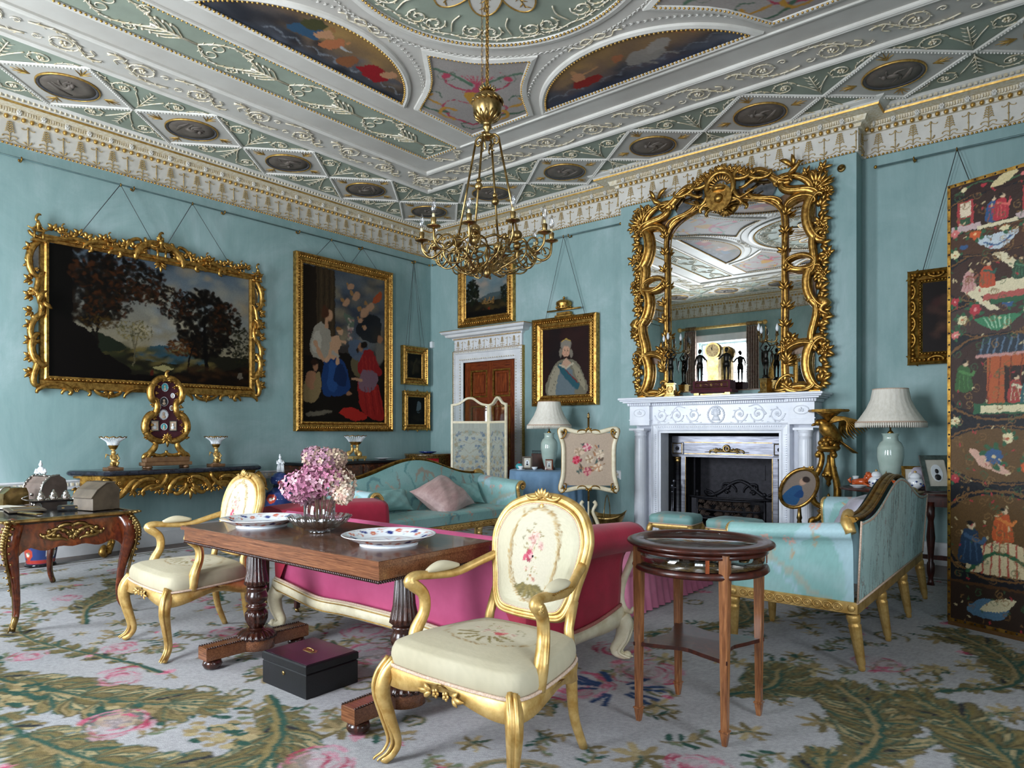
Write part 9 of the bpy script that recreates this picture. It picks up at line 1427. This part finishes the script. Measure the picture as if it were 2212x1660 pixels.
# ---------------------------------------------------------------- painted leather screen at right
t = thing('painted_screen', 'tall dark painted leather folding screen with chinoiserie scenes and studded edge', 'screen', (7.49, -2.43, 0), 0); Hs = 2.93
def leaf_canvas(seed):
    W = .62; c = C.wh(W, Hs, 150, 640, '15161c'); r_ = random.Random(seed); c.cloud(60, 0, W, 0, Hs, .04, .12, ['1a1a20', '101116', '1f1c1d'], .5, seed)
    def cart(y0, y1, col, inset=.0):
        P = []; n = 40
        for k in range(n): a = 2 * pi * k / n; rx = (W / 2 + .02 - inset) * (1 - .10 * abs(sin(a * 2)) * (1 if k % 5 < 3 else .5)); P.append((W / 2 + rx * cos(a) * (1 + .12 * abs(cos(a))), (y0 + y1) / 2 + (y1 - y0) / 2 * (abs(sin(a)) ** .6) * (1 if sin(a) > 0 else -1)))
        c.blob(P, '6b4a28', 1, 120); c.blob([(W / 2 + (x - W / 2) * .95, (y0 + y1) / 2 + (y - (y0 + y1) / 2) * .95) for x, y in P], '14151c', 1, 120); c.blob([(W / 2 + (x - W / 2) * .89, (y0 + y1) / 2 + (y - (y0 + y1) / 2) * .90) for x, y in P], col, 1, 120)
    def fl(x, y, s, col):
        [c.ell(x + cos(a) * s, y + sin(a) * s, s * .5, s * .28, '2d5a3c', 1, a + .4) for a in r_.sample(list(np.arange(0, 6.2, .7)), 5)]; [c.ell(x + cos(a) * s * .45, y + sin(a) * s * .45, s * .42, s * .34, col, 1, a) for a in np.arange(0, 6.2, .9)]; c.ell(x, y, s * .22, s * .2, {'d8cba0': 'b3643c', 'a8343c': 'd68a86', '35557d': 'c9b48a', 'c96f6a': 'e0bfae', 'c4592c': 'e3b07a'}[col])
    def fig(x, y, s, col, c2):
        s *= .88
        c.blob([(x - s * .26, y), (x + s * .26, y), (x + s * .22, y + s * .55), (x + s * .12, y + s * .8), (x - s * .14, y + s * .8), (x - s * .24, y + s * .5)], col); c.ell(x + .01, y + s * .9, s * .09, s * .11, 'cdb290'); c.ell(x, y + s * .97, s * .09, s * .06, '1a1512'); c.line([(x - s * .1, y + s * .65), (x + s * .25, y + s * .5), (x + s * .34, y + s * .62)], s * .05, c2); [c.line([(x + k * s * .08, y + s * .05), (x + k * s * .06, y + s * .5)], s * .015, c2) for k in (-2, 0, 2)]
    c.rect(0, 0, W, .05, '5c4020'); c.rect(0, .05, W, .30, '2c1f17'); c.rect(0, .29, W, .31, '4a3018'); c.blob([(.12, .12), (.3, .09), (.36, .18), (.22, .22)], '4f6f86'); c.blob([(.2, .14), (.34, .16), (.4, .24), (.28, .22)], 'cbbf9a')
    cart(.34, .92, '5a4122'); c.poly([(.12, .38), (.5, .38), (.56, .56), (.3, .60), (.1, .5)], 'cbb992'); [c.line([(.16 + .05 * k, .38), (.18 + .045 * k, .58)], .006, 'a34a3c') for k in range(9)]; c.line([(.12, .38), (.3, .52), (.56, .42)], .012, '2d5a3c', 1, 14); fig(.14, .44, .30, '263a52', '3f5a78'); fig(.33, .60, .24, 'b4532a', 'cf7a3c'); fig(.5, .50, .2, '2f5a3c', 'b4532a')
    cart(.95, 1.33, '5e4424'); c.blob([(.14, 1.18), (.2, 1.07), (.36, 1.02), (.34, 1.06)], 'c9a08c'); fl(.28, 1.13, .065, '35557d'); fl(.36, 1.25, .04, 'd8cba0'); fl(.5, 1.16, .05, 'c96f6a'); fl(.46, 1.07, .04, 'c4592c')
    cart(1.36, 1.92, '37231c'); c.rect(.24, 1.45, .60, 1.78, 'a8542c'); c.rect(.34, 1.47, .52, 1.70, '2c1c16'); [c.line([(.24 + .06 * k, 1.45), (.26 + .06 * k, 1.78)], .004, '6b2c18') for k in range(7)]; c.poly([(.18, 1.78), (.62, 1.78), (.62, 1.88), (.24, 1.90)], '27303a'); [c.line([(.2 + .04 * k, 1.79), (.22 + .04 * k, 1.88)], .005, '5a6f84') for k in range(10)]; c.line([(.18, 1.775), (.62, 1.775)], .010, 'b98a82'); fig(.40, 1.48, .18, '9a3a34', 'cfc4a4'); fig(.47, 1.47, .17, '2f5a5c', 'cfc4a4'); fig(.10, 1.56, .22, '35592f', '4d7a44'); c.poly([(.16, 1.40), (.56, 1.40), (.56, 1.47), (.16, 1.47)], '2d5a3c'); c.poly([(.2, 1.41), (.52, 1.41), (.52, 1.455), (.2, 1.455)], 'd3c7a0')
    cart(1.90, 2.14, '43302a'); c.blob([(.2, 1.98), (.3, 1.93), (.4, 1.98), (.42, 2.02), (.18, 2.02)], '3b7a54'); [c.line([(.22 + .03 * k, 2.015), (.26 + .02 * k, 1.95)], .004, '9ec2a0') for k in range(6)]; fl(.17, 2.08, .045, 'a8343c'); fl(.36, 2.1, .04, '35557d'); fl(.09, 2.02, .04, 'd8cba0'); fl(.48, 2.04, .045, 'd8cba0')
    cart(2.12, 2.45, '3c271f'); c.poly([(.08, 2.22), (.52, 2.26), (.62, 2.20), (.62, 2.16), (.2, 2.16)], 'd3c7a4'); c.poly([(.25, 2.44), (.31, 2.44), (.5, 2.26), (.43, 2.26)], 'd3c7a4'); c.poly([(.08, 2.22), (.2, 2.16), (.32, 2.06), (.26, 2.06)], 'd3c7a4'); c.rect(.22, 2.13, .6, 2.165, 'a8544c'); c.rect(.26, 2.10, .6, 2.128, '2d5a3c'); fig(.13, 2.21, .17, 'b98d86', '8f4a44'); fig(.24, 2.22, .18, 'b04a2c', '2f5a4c'); fig(.42, 2.24, .15, '2f4a36', '4d7a5c')
    cart(2.42, 2.62, '4a3020'); c.blob([(.2, 2.50), (.3, 2.44), (.4, 2.50), (.4, 2.54), (.18, 2.54)], 'b9c3c8'); c.line([(.22, 2.5), (.3, 2.47), (.38, 2.51)], .006, '35557d', 1, 8); fl(.17, 2.57, .045, 'c4592c'); fl(.34, 2.58, .04, 'd8cba0'); fl(.48, 2.55, .045, 'c96f6a'); c.ell(.1, 2.50, .03, .018, '35557d')
    cart(2.58, 2.84, '33221b'); [(c.rect(x, 2.64, x + .1, 2.80, 'a03a3a'), c.rect(x + .018, 2.70, x + .082, 2.79, 'd8c7ac'), c.rect(x + .018, 2.65, x + .082, 2.69, '2d4a34')) for x in (.06, .44)]; c.rect(.02, 2.60, .2, 2.645, 'b9a3a0'); c.rect(.4, 2.60, .6, 2.645, 'b9a3a0'); c.rect(.18, 2.595, .42, 2.615, 'd3c7a4'); fig(.27, 2.63, .17, '2f4f7a', 'a83a3a'); fig(.32, 2.63, .18, 'a82f3a', 'd0655c')
    for k, y in enumerate((.98, 1.36, 1.93, 2.15, 2.46, 2.6)):
        for x in (.045, .58): fl(x, y, .035, ('a8343c', 'd8cba0', 'c96f6a')[k % 3])
    c.rect(0, 2.83, W, Hs, '2e1b16'); c.line([(.05, 2.86), (.2, 2.9), (.35, 2.86), (.55, 2.9)], .005, '3a5a3c', 1, 20); [c.ell(x, 2.875, .02, .014, cc) for x, cc in ((.1, 'd8cba0'), (.22, 'a8343c'), (.45, 'c96f6a'), (.55, 'd8cba0'))]; c.blob([(.26, 2.85), (.34, 2.85), (.42, 2.9), (.34, 2.91)], 'c9b88a'); [c.line(spiral((r_.uniform(.05, .57), r_.uniform(.1, 2.85)), .028, .008, r_.uniform(0, 6), 1.1, 12), .003, r_.choice(['7a5a34', '3a5a3c', '8a6a40']), .8) for k in range(150)]; [c.ell(r_.uniform(0, .62), r_.uniform(.05, 2.9), .014, .006, r_.choice(['3a5a3c', '7a5a34', 'a8343c', 'cbb98e']), .8, r_.uniform(0, 3)) for k in range(260)]; c.c *= .82; c.warp(1.3, 4, seed); c.speck(.14, seed); return c
p0 = V(0, 0); dirs = [(.62, -22), (.62, -58), (.62, -20)]
for k, (W, ang) in enumerate(dirs):
    a = R(ang); lf = thing('screen_leaf', 'x', 'x'); del lf['label']; del lf['category']; lf.parent = t; lf.location = (p0[0], p0[1], 0); lf.rotation_euler = (0, 0, a); p0 = p0 + V(cos(a), sin(a)) * W
    part('leaf_board', M().bb(0, -.008, .03, W, .018, Hs), 'leatherbrown', lf)
    if k < 2: cv = leaf_canvas(3 + k); canvas('painted_leather', cv, 0, .0, .0105, 'lacquer', lf).location = (0, 0, 0)
    m = M(); m.mould([(0, .03), (W, .03), (W, Hs), (0, Hs)], [(0, .010), (0, .0135), (.018, .0135), (.018, .010)], mp=mp3); m.mould([(0, .03), (W, .03), (W, Hs), (0, Hs)], [(-.003, -.02), (-.003, .0135), (.002, .0135), (.002, -.02)], mp=mp3); part('leather_edging', m, 'blacklac' if 0 else 'golddark', lf)
    m = M(); [m.ball((x, -.0145, z), .0065, 6, 4) for z in np.arange(.07, Hs, .075) for x in (.009, W - .009)]; [m.ball((x, -.0145, z), .0065, 6, 4) for x in np.arange(.05, W, .06) for z in (.039, Hs - .009)]; part('nail_row', m, 'iron', lf, kind='stuff')
    [part('foot', M().bb(x, -.01, 0, x + .05, .02, .03), 'black', lf) for x in (.04, W - .09)]
for k, (x, y) in enumerate(((7.35, -5.75), (7.55, -5.62), (7.62, -5.85), (7.28, -5.95), (7.0, -5.6), (7.5, -6.0))):
    m = M(); a = k * 1.9; m.tube(spline([(0, 0, .003), (.05 * cos(a), .05 * sin(a), .004), (.11 * cos(a + .3), .11 * sin(a + .3), .003)], 8), .0018, 4); solo('loose_thread', m, 'porc', 'loose white thread lying on the carpet at lower right', 'thread', (x, y, 0), 0, 'loose threads on the carpet')
